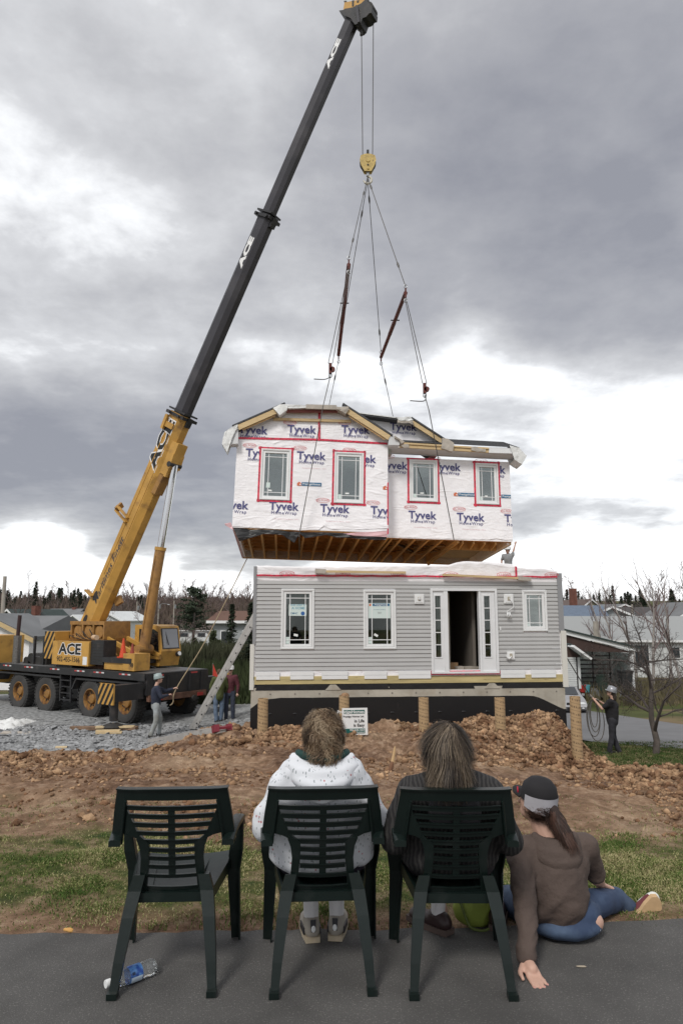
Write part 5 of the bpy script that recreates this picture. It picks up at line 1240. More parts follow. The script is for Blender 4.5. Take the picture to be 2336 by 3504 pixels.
def hoist(label, top, a):
    T = thing('chain_hoist', label, 'chain hoist', a, 0, 'rust red hand hoists in the front slings'); 
    MB().beam((0,0,.16),(0,0,-.14),.09,.10).build('hoist_body', m_barred, T); MB().cyl((.06,-.05,-.02),(.06,.05,-.02),.075,14).build('ratchet_wheel', m_barred, T); MB().tube([(.045*cos(q),0,-.2+.06*sin(q)) for q in [i*pi/5 for i in range(10)]], .014, 6, closed=True).build('lower_hook', m_steel, T)
    return T
hoist('left hand hoist above the gable of the hanging storey', LT, CLh); hoist('right hand hoist above the shingled eave of the hanging storey', RT, CRh)
for (e, h_, lb) in ((LT, CLh, 'left'), (RT, CRh, 'right')):
    for k in (-.06, .06): rope('hoist_chain', f'{"outer" if k<0 else "inner"} line from the {lb} spreader bar down to its hand hoist', [e-up+Vector((k*.3,0,0)), h_+Vector((k,0,.16))], .011, 'wire rope', G_)
fa, fb = at(1024, 1832, 19.05), at(1551, 1848, 19.55)
rope('wire_sling', 'front sling running down over the window wall left of centre', [CLh-up, at(1105,1390,18.75), fa+Vector((0,-.05,0))], .013, group=G_); rope('wire_sling', 'front sling running down over the right half between the windows', [CRh-up, at(1467,1405,18.9), fb+Vector((0,-.06,0))], .013, group=G_)
rope('wire_sling', 'thin back sling going down behind the gable', [LB_-up, at(1123,1400,24.0)], .011, group=G_, fer=(.35,)); rope('wire_sling', 'thin back sling going down behind the middle of the roof', [RB-up, at(1344,1425,24.2)], .011, group=G_, fer=(.35,))
# sling passing beneath the floor
rope('wire_sling', 'black strap under the floor joists below the left gable', [fa+Vector((0,-.02,-.02)), at(1025,1914,24.2)], .022, group=G_)
for (h_, pts, lb) in ((CLh, [(1128,1290),(1110,1298),(1074,1297)], 'left'), (CRh, [(1456,1352),(1450,1372),(1402,1371)], 'right')):
    P = [at(x, y, 18.9) for x, y in pts]; P = smooth_path([h_+Vector((0,0,-.15))]+P, 5)
    rope('hoist_lever', f'bent lever of the {lb} hand hoist', P, .014, 'lever', 'levers of the hand hoists')
# ============================================================ BACKGROUND
random.seed(21)
m_bark = mat('grey_bark', (.15,.125,.115), .9, var=.3, vscale=3)
m_twig = mat('bare_twigs', (.17,.125,.12), .9, var=.25, vscale=.5)
m_twigr = mat('reddish_twigs', (.15,.105,.09), .9, var=.25, vscale=.5)
m_need = mat('conifer_needles', (.028,.042,.022), .9, var=.45, vscale=.8)
m_need2 = mat('cedar_green', (.045,.058,.022), .9, var=.4, vscale=1.2)
def make_tree(label, cat, group, tr, cr, mt, mk, name):
    T = thing(name, label, cat, (0,0,0), 0, group); tr.build('trunk', mt, T, smooth=True); cr.build('crown', mk, T); return T
def bare(seed, h, **k):
    tr, cr = bt(seed, h, **k); return tr, cr
def bt(seed, h, spread=.42, levels=3, r0=.1, trunk_frac=.28, nkids=5, droop=0, kidlen=.5, wig=.10, lean=(0,0), sides=(7,5,3,3,3), rmin=.004):
    rg = random.Random(seed); tr = MB(); cr = MB()
    def grow(p, d, L_, r, lv):
        n = 6 if lv == 0 else (5 if lv < 3 else 3); pts = [p]; rs = [r]; q = p.copy(); dd = d.copy()
        for i in range(n):
            dd = (dd+Vector((rg.gauss(0,wig), rg.gauss(0,wig), rg.gauss(0,wig*.6)-droop*(lv>0)+.02))).normalized(); q = q+dd*L_/n; pts.append(q.copy()); rs.append(max(r*(1-(i+1)/n*.75), rmin))
        (tr if lv == 0 else cr).tube(pts, rs, sides[lv], cap=False)
        if lv >= levels: return
        k = nkids+3 if lv == 0 else nkids
        for j in range(k):
            f0 = trunk_frac if lv == 0 else .2; f = f0+(1-f0)*(j+rg.random())/k
            i = min(int(f*n), n-1); b = pts[i].lerp(pts[i+1], f*n-i); ax = (pts[i+1]-pts[i]).normalized()
            o = Matrix.Rotation(rg.random()*6.28, 3, ax) @ ax.orthogonal().normalized()
            grow(b, (ax*(1-spread*rg.uniform(.6,1.2))+o*spread*rg.uniform(.8,1.5)).normalized(), L_*kidlen*rg.uniform(.7,1.15)*(1.15-.5*f), max(rs[i]*.6,.005), lv+1)
    grow(Vector((0,0,-.2)), Vector((lean[0],lean[1],1)).normalized(), h, r0, 0); return tr, cr
def conifer(seed, h, rad_=.25, full=1.0, base=.08, n=None, ragged=.3, needle=.12):
    rg = random.Random(seed); tr = MB(); tr.tube([(0,0,-.3),(0,0,h*.6),(0,0,h)], [h*.018,h*.01,.01], 6); cr = MB(); n = n or int(95*full)
    for i in range(n):
        f = base+(1-base)*(i+rg.random())/n; z = h*f; L_ = h*rad_*1.25*(1-f)**1.1*rg.uniform(1-ragged,1+ragged*.6)+.1; a = rg.random()*6.28
        dr = Vector((cos(a), sin(a), rg.uniform(-.28,.12))).normalized(); side = Vector((-sin(a), cos(a), 0)); m_ = 7
        for k in range(m_):
            t = (k+.4+.5*rg.random())/m_; c = Vector((0,0,z))+dr*L_*t+Vector((0,0,-.12*L_*t*t)); s = needle*h*.22*(1.15-t*.75)*rg.uniform(.7,1.3)+.03
            for q in range(3):
                o = (side*rg.uniform(-1,1)+dr*rg.uniform(-.3,.8)+Vector((0,0,rg.uniform(-.5,.35)))).normalized(); w2 = o.cross(Vector((rg.random(),rg.random(),rg.random()))).normalized()*s*.34
                e = c+o*s*1.5; cr.add([c-w2, c+w2, e], [(0,1,2)])
    return tr, cr
def pine(seed, h):
    rg = random.Random(seed); tr = MB(); tr.tube([(0,0,-.3),(.1,0,h*.5),(0,0,h*.97)], [h*.03,h*.02,.03], 7); cr = MB()
    for i in range(60):
        f = .2+.78*(i+rg.random())/60; L_ = h*.36*(1-(f-.2)**1.7)*rg.uniform(.7,1.15); a = rg.random()*6.28; z = h*f; st = Vector((0,0,z)); en = st+Vector((cos(a)*L_, sin(a)*L_, L_*rg.uniform(-.02,.25))); cr.tube([st, st.lerp(en,.5)-Vector((0,0,.04*L_)), en], [.08,.05,.02], 3)
        for k in range(60):
            t = rg.uniform(.2,1.05); c = st.lerp(en, t)+Vector((rg.gauss(0,.32),rg.gauss(0,.32),rg.gauss(0,.14))); s = rg.uniform(.3,.6)
            o = Vector((rg.gauss(0,1),rg.gauss(0,1),rg.gauss(.3,.6))).normalized(); w2 = o.orthogonal().normalized()*s*.35; cr.add([c-w2, c+w2, c+o*s], [(0,1,2)])
    return tr, cr
def place(T, x, y, s=1, rz=None, label=None, z=None):
    T.location = (x, y, (base_h(x,y)-.05 if z is None else z)); T.scale = (s,s,s*random.uniform(.92,1.08)); T.rotation_euler = (0,0,random.random()*6.28 if rz is None else rz)
    if label: T['label'] = label
def row(protos, spots, group, name, labelf):
    """first use moves the prototype, later ones copy it (mesh shared)"""
    used = set()
    for i, (x, y, s, k) in enumerate(spots):
        T = protos[k]
        if k in used: T = copy_tree(T)
        used.add(k); place(T, x, y, s); T['group'] = group; T['label'] = labelf(i, k)
# far wood: rows of individual bare trees and spruces along the skyline
pb = [make_tree('', 'tree', None, *bt(100+i, 10, levels=3, rmin=.022, r0=.16, spread=.36, nkids=6, kidlen=.42, trunk_frac=.2, sides=(5,3,3,3)), m_bark, m_twigr if i % 2 else m_twig, 'bare_tree') for i in range(4)]
pc = [make_tree('', 'tree', None, *conifer(200+i, 10, .30+.06*i, n=150, needle=.11, base=.02, ragged=.55), m_bark, m_need, 'spruce_tree') for i in range(3)]
spots_b, spots_c = [], []
rgb = random.Random(5)
def px_to_x(px, Y): return at(px, 2100, Y).x
for r in range(4):
    Y = 225+20*r
    for i in range(34):
        px = -60+920*(i+rgb.random())/34
        if rgb.random() < .62 and px < 330 or (rgb.random() < .10): spots_c.append((px_to_x(px, Y), Y+rgb.uniform(-6,6), rgb.uniform(.95,1.5), rgb.randrange(3)))
        else: spots_b.append((px_to_x(px, Y), Y+rgb.uniform(-8,8), rgb.uniform(1.0,1.5), rgb.randrange(4)))
for r in range(2):
    Y = 165+22*r
    for i in range(30):
        px = 1890+530*(i+rgb.random())/30
        if rgb.random() < .72: spots_c.append((px_to_x(px, Y), Y+rgb.uniform(-6,6), rgb.uniform(.62,1.0), rgb.randrange(3)))
        else: spots_b.append((px_to_x(px, Y), Y+rgb.uniform(-8,8), rgb.uniform(.8,1.3), rgb.randrange(4)))
row(pb, spots_b, 'bare trees of the far wood along the skyline', 'bare_tree', lambda i, k: 'leafless tree in the far wood along the skyline')
row(pc, spots_c, 'spruces of the far wood along the skyline', 'spruce_tree', lambda i, k: 'dark spruce in the far wood along the skyline')
# brush that nobody could count, at the foot of the wood
def brush(name, label, x0, x1, y0, y1, n, h, m, seed, w_=.05):
    rg = random.Random(seed); b = MB()
    for _ in range(n):
        x, y = rg.uniform(x0,x1), rg.uniform(y0,y1); z = base_h(x,y)-.1; H_ = h*rg.uniform(.4,1.1); p = Vector((x,y,z)); q = p+Vector((rg.gauss(0,.25)*H_,rg.gauss(0,.2)*H_,H_)); s = Vector((w_*rg.uniform(.5,1.5)*H_/3,0,0)); b.add([p-s,p+s,q],[(0,1,2)])
    o = b.build(name, m); return tag(o, label, kind='stuff')
brush('undergrowth', 'dull brown undergrowth at the foot of the far wood on the left', -150, -10, 215, 290, 16000, 10.5, mat('brown_brush', (.10,.075,.06), .95, var=.4, vscale=.3), 3, .3)
brush('undergrowth', 'dark undergrowth under the spruces on the far right hill', 45, 120, 150, 200, 5000, 6.0, mat('dark_brush', (.045,.05,.035), .95, var=.4, vscale=.3), 4, .35)
# ---- houses
m_roofg = mat('grey_roof', (.16,.165,.17), .85, var=.15, vscale=.5); m_roofd = mat('dark_green_roof', (.035,.05,.048), .85, var=.15); m_roofb = mat('blue_roof', (.12,.155,.21), .7, var=.1)
m_brick = mat('red_brick', (.16,.065,.048), .9, var=.25, vscale=2); m_hw = mat('white_siding_far', (.62,.64,.64), .7, var=.06); m_crm = mat('cream_wall', (.45,.42,.30), .8, var=.1)
m_win = mat('far_window', (.04,.045,.05), .2); m_hg = mat('grey_wall_far', (.33,.35,.36), .8); m_brn = mat('brown_board', (.055,.032,.027), .8, var=.2, vscale=1)
def far_house(label, px, py, Y, wd, dp, hw, rise, rz, mw_, mr_, gable='x', wins=(), chim=None, door=None, name='house'):
    """px,py = photo position of the middle of the eave line; hw wall height. wins: list of (u,v,w,h) on the front face as fractions"""
    p = at(px, py, Y); z0 = p.z-hw
    T = thing(name, label, 'house', (p.x, p.y, z0), rz, None)
    W, D = wd/2, dp/2
    b = MB(); b.box((-W,-D,-2.5),(W,D,hw)); 
    if gable == 'x': b.prism([(-D,hw),(D,hw),(0,hw+rise)], (2*W,0,0), (-W,0,0), (0,1,0), (0,0,1))
    else: b.prism([(-W,hw),(W,hw),(0,hw+rise)], (0,2*D,0), (0,-D,0), (1,0,0), (0,0,1))
    b.build('wall', mw_, T, fix=True)
    o = .45; th = .14
    if gable == 'x':
        for s in (-1, 1):
            k = rise/D; P = [(s*(D+o), hw-o*k), (0, hw+rise), (0, hw+rise+th), (s*(D+o), hw-o*k+th)]; MB().prism(P, (2*W+2*o,0,0), (-W-o,0,.02), (0,1,0), (0,0,1)).build('roof', mr_, T, fix=True)
        MB().box((-W-o,-D-o-.04,hw-o*rise/D-.05),(W+o,-D-o,hw-o*rise/D+.16)).build('fascia', m_white, T)
    else:
        for s in (-1, 1):
            k = rise/W; P = [(s*(W+o), hw-o*k), (0, hw+rise), (0, hw+rise+th), (s*(W+o), hw-o*k+th)]; MB().prism(P, (0,2*D+2*o,0), (0,-D-o,.02), (1,0,0), (0,0,1)).build('roof', mr_, T, fix=True)
            P = [(s*(W+o), hw-o*k-.12), (0, hw+rise-.12), (0, hw+rise+th), (s*(W+o), hw-o*k+th)]; MB().prism(P, (0,-.06,0), (0,-D-o,.02), (1,0,0), (0,0,1)).build('fascia', m_white, T, fix=True)
    for (u, v, ww, hh) in wins:
        fr = MB().box((u-ww/2-.08,-D-.04,v-hh/2-.08),(u+ww/2+.08,-D+.0,v+hh/2+.08)).build('window', m_white, T); MB().box((u-ww/2,-D-.06,v-hh/2),(u+ww/2,-D-.04,v+hh/2)).build('pane', m_win, fr)
    if chim: MB().box((chim[0]-.45,chim[1]-.45,hw*.5),(chim[0]+.45,chim[1]+.45,hw+rise+chim[2])).build('chimney', m_brick, T)
    return T
L5 = lambda x, y: (x/3.484, 1950+y/3.484)
R7 = lambda x, y: (1950+x/4.062, 1950+y/4.062)
far_house('white clapboard house with dark green roof and brick end left of the crane exhaust', *L5(420,650), 100, 6.5, 8, 3.2, 2.0, -.55, m_hw, m_roofd, 'y', ((1.5,1.6,1.2,1),), (1.5,-1.0,.6))
far_house('low grey house with two roof levels on the far slope', *L5(800,560), 170, 8, 7, 2.2, 1.8, -.2, m_hg, m_roofg, 'x', ((-2.4,1.2,1.2,1),(2.2,1.2,1.2,1)), (2,0,.5))
far_house('long low grey roofed house beside the two level house', *L5(960,590), 165, 9, 7, 2.0, 1.6, .1, m_hg, m_roofg, 'x', ((-3,1.1,1.6,1),(3,1.1,1.6,1)))
far_house('tan roofed cottage just above the crane winch housing', *L5(830,650), 130, 5, 6, 2.0, 1.3, .1, m_hw, mat('tan_roof', (.27,.19,.14), .9), 'x')
far_house('small white gabled cottage left of the boom foot', *L5(975,625), 125, 3.6, 6, 2.0, 1.2, -.1, m_hw, m_hw, 'y')
far_house('white gabled house with grey lower windows behind the crane boom', *L5(1440,600), 115, 6, 7, 3.0, 1.3, -.35, m_hw, m_hw, 'y', ((-1.2,1.6,1.6,1.2),(1.4,1.6,1.6,1.2)))
far_house('white bungalow behind the round pine on the far street', 640, 2156, 190, 15, 8, 2.6, 1.1, .05, m_hw, mat('brown_roof', (.09,.07,.06), .9), 'x', ((-5,1.4,2,1),(0,1.4,2,1),(4.5,1.4,2,1)))
far_house('pale grey house with brown roof beside the ladder top', 846, 2125, 60, 4.2, 6, 3.6, .7, -.1, m_hg, mat('brown_roof2', (.13,.07,.05), .9), 'x', ((-1.0,2.2,.8,1.2),(.8,2.2,.8,1.2)), (1.2,-.5,.3))
# unfinished wrapped house at the left edge
def wrapped_house():
    p = at(40, 2170, 46); T = thing('unfinished_house', 'unfinished grey roofed house in printed white wrap at the left edge behind the crane', 'house', (p.x, p.y, p.z-2.9), -.5)
    b = MB(); b.box((-5,-3.5,-1),(5,3.5,2.6)); b.build('wall', m_wrap, T)
    MB().prism([(-3.9,2.45),(0,4.1),(3.9,2.45)], (10.6,0,0), (-5.3,0,0), (0,1,0), (0,0,1)).build('roof', m_roofg, T, fix=True)
    MB().box((-5.3,-4.0,2.3),(5.3,-3.85,2.6)).build('fascia', m_lumber, T)
    for u in (1.0, 3.2): f = MB().box((u-.5,-3.56,.8),(u+.5,-3.5,2.1)).build('window', m_white, T); MB().box((u-.4,-3.58,.9),(u+.4,-3.56,2.0)).build('pane', m_win, f)
    q = at(45, 2165, 40); G = thing('garage_wing', 'front gabled wing in printed wrap at the left picture edge', 'house', (q.x-1.5, q.y, q.z-2.4), -.1)
    MB().prism([(-2.6,-2),(2.6,-2),(2.6,2.2),(0,3.3),(-2.6,2.2)], (0,4,0)).build('wall', m_wrap, G, fix=True)
    for s in (-1, 1): MB().prism([(s*3,2.0),(0,3.32),(0,3.5),(s*3,2.2)], (0,4.6,0), (0,-.3,0)).build('roof', m_roofg, G, fix=True); MB().prism([(s*3,1.85),(0,3.2),(0,3.45),(s*3,2.1)], (0,-.06,0), (0,-.3,0)).build('fascia', m_lumber, G, fix=True)
    text_obj('Tyvek', .8, G, m_blue, (.6,-.02,.9), (1,0,0), (0,0,1), bold=.03)
wrapped_house()
# right side houses
far_house('house with blue grey roof and white walls above the dark shed roof', *R7(-200,803), 88, 11, 8, 3.0, 2.6, .0, m_hw, m_roofb, 'x', ((1.0,1.9,1,1.5),(3.4,1.9,1,1.5)))
far_house('grey gable end joined behind the blue roofed house', *R7(400,805), 92, 12, 9, 2.6, 2.6, 0, m_hg, m_roofg, 'y')
far_house('long white bungalow with pale grey roof behind the apple tree', *R7(930,945), 74, 17, 8, 3.0, 2.1, -.1, m_hw, mat('pale_roof', (.30,.31,.31), .9), 'x', ((-6.4,1.7,1.1,1.4),(-.9,1.4,1.3,2.0),(2.2,1.7,1,1),(5.9,1.7,1.7,1.2)))
far_house('brick house with low gable among the spruces', *R7(620,690), 128, 13, 9, 3.4, 2.6, .0, m_brick, m_roofg, 'y')
far_house('brown roofed wing left of the brick gable', *R7(320,660), 128, 10, 9, 2.6, 2.2, .0, m_brick, m_roofg, 'x')
far_house('cream house at the right wall of the grey siding', *R7(110,640), 118, 7, 8, 3.4, 2.6, .2, m_crm, mat('brown_roof3', (.12,.09,.08), .9), 'y', (), (-3.2,-4.2,1.8))
far_house('cream split level house with dark roof on the right hill', *R7(1150,705), 112, 19, 9, 3.2, 2.0, .0, m_crm, mat('dark_roof4', (.07,.065,.065), .9), 'x', ((-3,1.8,1.6,1.2),(1,1.8,1.6,1.2),(4,1.8,1.6,1.2)))
far_house('grey gabled house at the right picture edge', *R7(1560,720), 100, 9, 9, 3.4, 2.6, .1, m_hg, m_roofg, 'y')
# ---- shed with corrugated wall
def shed():
    Y = 52; pr = at(*R7(890,1690), Y); zb = pr.z
    T = thing('corrugated_shed', 'open shed with corrugated back wall and dark brown gable behind the parked car', 'shed', (pr.x, Y+3.5, zb), 0)
    def lp(x, y, Yq=Y): q = at(*R7(x,y), Yq); return q.x-pr.x, q.z-zb
    a, c = lp(-150,830), lp(860,1100); d_ = lp(860,1130)
    # sloping gable board and white barge
    MB().prism([(a[0],a[1]-.25),(c[0],c[1]-.22),(d_[0],d_[1]-.1),lp(0,1130),(a[0],lp(0,1130)[1])], (0,.15,0), (0,-3.5,0)).build('gable_board', m_brn, T, fix=True)
    MB().beam((a[0],-3.6,a[1]-.12),(lp(945,1110)[0],-3.6,lp(945,1110)[1]),.12,.3).build('barge_board', m_white, T); MB().beam((a[0],-1.5,a[1]+.08),(lp(945,1110)[0],-1.5,lp(945,1110)[1]+.14),4.6,.12).build('roof', m_roofd, T)
    tpz = lp(0,1130)[1]; x0 = lp(100,1200)[0]; n = 26; W = -x0
    mc = mat('galvanised_sheet', (.55,.60,.58), .45, .4, var=.35, vscale=1.5)
    for i in range(n):
        u0 = x0+W*i/n; u1 = x0+W*(i+.5)/n; b = MB(); b.box((u0,-.06,0),(u1,0,tpz)); b.box((u1,.02,0),(x0+W*(i+1)/n,.06,tpz)); b.build('corrugated_sheet', mc, T)
    MB().box((-.12,-3.4,0),(.12,-3.2,c[1]-.1)).build('post', m_white, T); MB().box((-.05,-3.2,0),(.05,0,tpz-.2)).build('side_wall', mc, T)
    MB().box((x0,-3.5,-.4),(0,.1,.02)).build('floor_slab', m_road, T)
    # things inside
    mr_ = mat('rack_dark', (.03,.028,.027), .8)
    R_ = thing('storage_rack', 'dark rack with stacked frames inside the corrugated shed', 'rack', (pr.x+x0+1.6, Y+2.4, zb+.02))
    for k in range(7): MB().box((-1.2,-.4,.4+.33*k),(1.6,.3,.46+.33*k)).build('shelf', mr_, R_)
    for s in (-1.1,.2,1.5): MB().box((s-.04,-.4,0),(s+.04,-.3,3.2 if s != .2 else 4.1)).build('upright', mr_, R_)
    for nm, lb, px, py, sc_, m in (('wheelie_bin','black wheeled bin at the right post of the corrugated shed',775,1735,1.0,mat('bin_black',(.025,.027,.028),.6)),('wheelie_bin','dark green bin in front of the rack in the shed',450,1750,.8,mat('bin_green',(.02,.04,.03),.6))):
        q = at(*R7(px,py), Y-.2); B_ = thing(nm, lb, 'bin', (q.x, q.y, zb), 0, 'bins in the shed')
        MB().add([(-.3*sc_,-.3*sc_,.08),(.3*sc_,-.3*sc_,.08),(.3*sc_,.3*sc_,.08),(-.3*sc_,.3*sc_,.08),(-.42*sc_,-.42*sc_,1.45*sc_),(.42*sc_,-.42*sc_,1.45*sc_),(.42*sc_,.42*sc_,1.45*sc_),(-.42*sc_,.42*sc_,1.45*sc_)], [(0,3,2,1),(4,5,6,7),(0,1,5,4),(1,2,6,5),(2,3,7,6),(3,0,4,7)]).build('bin_body', m, B_)
        MB().box((-.45*sc_,-.47*sc_,1.45*sc_),(.45*sc_,.45*sc_,1.53*sc_)).build('lid', m, B_)
    for px, py, col, lb in ((180,1690,(.4,.03,.03),'red plastic tub on the shed floor beside the white door'),(220,1690,(.1,.35,.4),'pale blue tub beside the red one on the shed floor')):
        q = at(*R7(px,py), Y-.4); b = MB().lathe([(.0,0),(.22,0),(.3,.5),(.27,.5),(.2,.05)], 14).build('plastic_tub', mat('tub_'+lb[:4], col, .5)); b.location = (q.x, q.y, zb); tag(b, lb, 'tub')
    # white garage with a smaller gable left of it
    g = at(*R7(150,1650), 46); G = thing('white_garage', 'white sided garage with brown gable beside the corrugated shed', 'garage', (g.x, 46, g.z), 0)
    def gp(x, y): q = at(*R7(x,y), 46); return q.x-g.x, q.z-g.z
    e = gp(150,1215); l_ = gp(-200,1215)
    MB().prism([(l_[0],e[1]),(0,e[1]),(0,e[1]+.05),gp(-60,1050),(l_[0],gp(-60,1050)[1])], (0,.2,0)).build('gable_board', m_brn, G, fix=True)
    for k in range(14): z = e[1]*k/14; MB().box((l_[0],-.02-.02*(k%2),z+.02),(gp(78,1300)[0],.05,z+e[1]/14)).build('siding_board', m_hw, G)
    MB().box((gp(82,1300)[0],.05,0),(gp(100,1300)[0],.2,e[1])).build('doorway', m_dark, G); MB().box((gp(100,1300)[0],-.04,0),(0,.1,e[1])).build('corner_post', m_hw, G)
    a1, c1 = gp(-30,1050), gp(215,1225); MB().beam((a1[0],-.5,a1[1]),(c1[0],-.5,c1[1]),1.2,.14).build('barge_board', m_white, G); MB().beam((a1[0],1.5,a1[1]+.1),(c1[0],1.5,c1[1]+.1),4.0,.1).build('roof', m_roofd, G)
    MB().box((l_[0],.2,0),(0,5,e[1])).build('side_wall', m_hw, G)
shed()
# ---- road on the right and driveway apron, far street on the left
strip('road', [(16,21.5),(11.5,25),(11,32),(11,42),(11.5,50)], 7.5, m_road)
strip('road', [(40,17.2),(24,19.6),(13,23.4),(9,27),(5,34)], 5.6, m_road, lift=.035)
q0 = on_ground(560, 2200); strip('road', [(-28,190),(-38,150),(-60,120),(-95,105)], 14, m_road, lift=.1)
# ---- cars
def car(name, label, loc, rz, col, simple=False):
    T = thing(name, label, 'car', loc, rz); m = mat('car_paint_'+'_'.join(str(int(c*100)) for c in col), col, .3, .35, spec=.6); mg = mat('car_glass', (.02,.025,.03), .05, spec=1.0); mbk = m_cbl
    # side profile (x along the length, front at +x), half width .85
    prof = [(-2.2,.32),(-2.25,.75),(-2.15,.95),(-1.6,1.02),(-1.05,1.38),(.15,1.42),(.95,1.02),(1.75,.90),(2.15,.75),(2.25,.5),(2.15,.28)]
    secs = [(-.86,.0,.0),(-.84,.04,.03),(0,0,0),(.84,.04,.03),(.86,0,0)]
    vs = []; fs = []; n = len(prof)
    for yk, taper in ((-.84,0.86),(-.80,.97),(0,1.0),(.80,.97),(.84,.86)):
        for x, z in prof: 
            yy = yk*(.86 if z > 1.1 else 1.0); vs.append((x*(.985 if abs(yk) > .82 else 1), yy, .28+(z-.28)*(taper if z < 1.1 else .5+.5*taper)))
    for k in range(4):
        for i in range(n): fs.append((k*n+i, k*n+(i+1) % n, (k+1)*n+(i+1) % n, (k+1)*n+i))
    fs += [tuple(range(n)), tuple(range(5*n-1, 4*n-1, -1))]
    MB().add(vs, fs).build('body', m, T, ang=38, fix=True)
    MB().add([(.96,-.62,1.03),(.96,.62,1.03),(.24,.56,1.395),(.24,-.56,1.395)], [(0,1,2,3)]).build('windscreen', mg, T).location = (.03,0,.012)
    MB().add([(-1.56,-.6,1.05),(-1.56,.6,1.05),(-1.1,.55,1.36),(-1.1,-.55,1.36)], [(3,2,1,0)]).build('rear_window', mg, T).location = (-.03,0,.012)
    for s in (-1, 1): MB().prism([(-1.4,1.02),(.75,1.02),(.15,1.33),(-1.0,1.33)], (0,.01*s,0), (0,.80*s,-.02)).build('side_window', mg, T, fix=True)
    for x in (-1.35, 1.4):
        for s in (-1, 1):
            w_ = MB().lathe([(.2,-.1),(.3,-.1),(.32,0),(.3,.1),(.2,.1)], 18, rot=Matrix.Rotation(pi/2, 3, 'X')).build('wheel', m_rub, T); w_.location = (x, .76*s, .32); r_ = MB().cyl((0,-.09,0),(0,.09,0),.2,14).build('rim', m_steel, w_)
    if not simple:
        for s in (-1, 1): MB().ell((2.13,.58*s,.66), (.10,.2,.085), 10, 6).build('headlight', mat('headlight_clear', (.7,.72,.72), .1), T); MB().ell((2.2,.6*s,.42),(.05,.08,.05),8,6).build('fog_lamp', m_white, T); MB().cbox((.75,.92*s,1.02),(.12,.16,.11)).build('mirror', m, T)
        MB().box((2.17,-.3,.6),(2.24,.3,.72)).build('grille', mbk, T); MB().box((2.2,-.28,.36),(2.27,.28,.46)).build('number_plate', mbk, T); MB().box((2.14,-.75,.28),(2.25,.75,.34)).build('lower_bumper', mbk, T)
        MB().ell((2.245,0,.66),(.012,.05,.035),8,6).build('badge', m_steel, T)
    return T
q = at(1985, 2408, 44); zc = base_h(q.x, 44)+.04
car('parked_car', 'silver sedan facing the camera at the right corner of the grey house', (q.x-1.45, 42.5, base_h(q.x-1.45,42.5)+.05), -pi/2-.12, (.40,.40,.41))
q = on_ground(705, 2183); car('parked_car', 'pale silver car parked on the far street below the round pine', (q.x, q.y, q.z), .05, (.55,.56,.57), True)
for i, (px, py, lb, col) in enumerate(((636,2310,'white car half hidden behind the deck of the crane','w'),(668,2312,'dark car with white roof rack beside the white car behind the crane','d'))):
    q = at(px, py, 48); T = car('parked_car', lb, (q.x, 48, base_h(q.x,48)), pi/2+.3, (.6,.6,.6) if col == 'w' else (.06,.06,.065), True)
# ---- poles
def pole(label, px, pyb, pyt, Y, r=.14, lamp=False, arms=True):
    b0 = at(px, pyb, Y); t0 = at(px, pyt, Y); H_ = t0.z-b0.z; T = thing('utility_pole', label, 'pole', (b0.x, Y, b0.z), 0, 'utility poles'); mp = mat('weathered_pole', (.34,.31,.27), .9, var=.2, vscale=2)
    MB().tube([(0,0,-3),(0,0,H_)], [r,r*.7], 10).build('post', mp, T)
    if arms: MB().cyl((.25,0,H_-1.6),(.25,0,H_-.8),.2,12).build('transformer', m_steel, T)
    if lamp: MB().tube(smooth_path([(0,0,H_-1),(.8,0,H_-.6),(1.9,0,H_-.75)],4), .04, 6).build('lamp_arm', m_steel, T); MB().ell((2.0,0,H_-.8),(.3,.12,.08),8,6).build('lamp_head', m_steel, T)
    return T
pole('tall weathered pole at the left picture edge', 3, 2190, 1972, 48, .17, arms=False)
pole('short pole left of the crane boom on the far slope', *[L5(1090,500)[0], L5(1090,500)[1], L5(1090,370)[1]], 120, .12, arms=False)
pole('pole with transformer right of the lift cylinder', 467, 2135, 2058, 130); pole('pole with street lamp on the far street', 541, 2135, 2055, 140, lamp=True); pole('pole with transformer left of the round pine', 594, 2130, 2055, 140)
pole('thick pole top in front of the white bungalow roof', *[R7(360,950)[0], R7(360,950)[1], R7(360,715)[1]], 62, .3, arms=False)
pole('slim pole before the brick gable on the right hill', *[R7(745,850)[0], R7(745,850)[1], R7(745,560)[1]], 100, .25, arms=False); pole('pole left of the split level house on the right hill', *[R7(868,700)[0], R7(868,700)[1], R7(868,480)[1]], 100, .2)
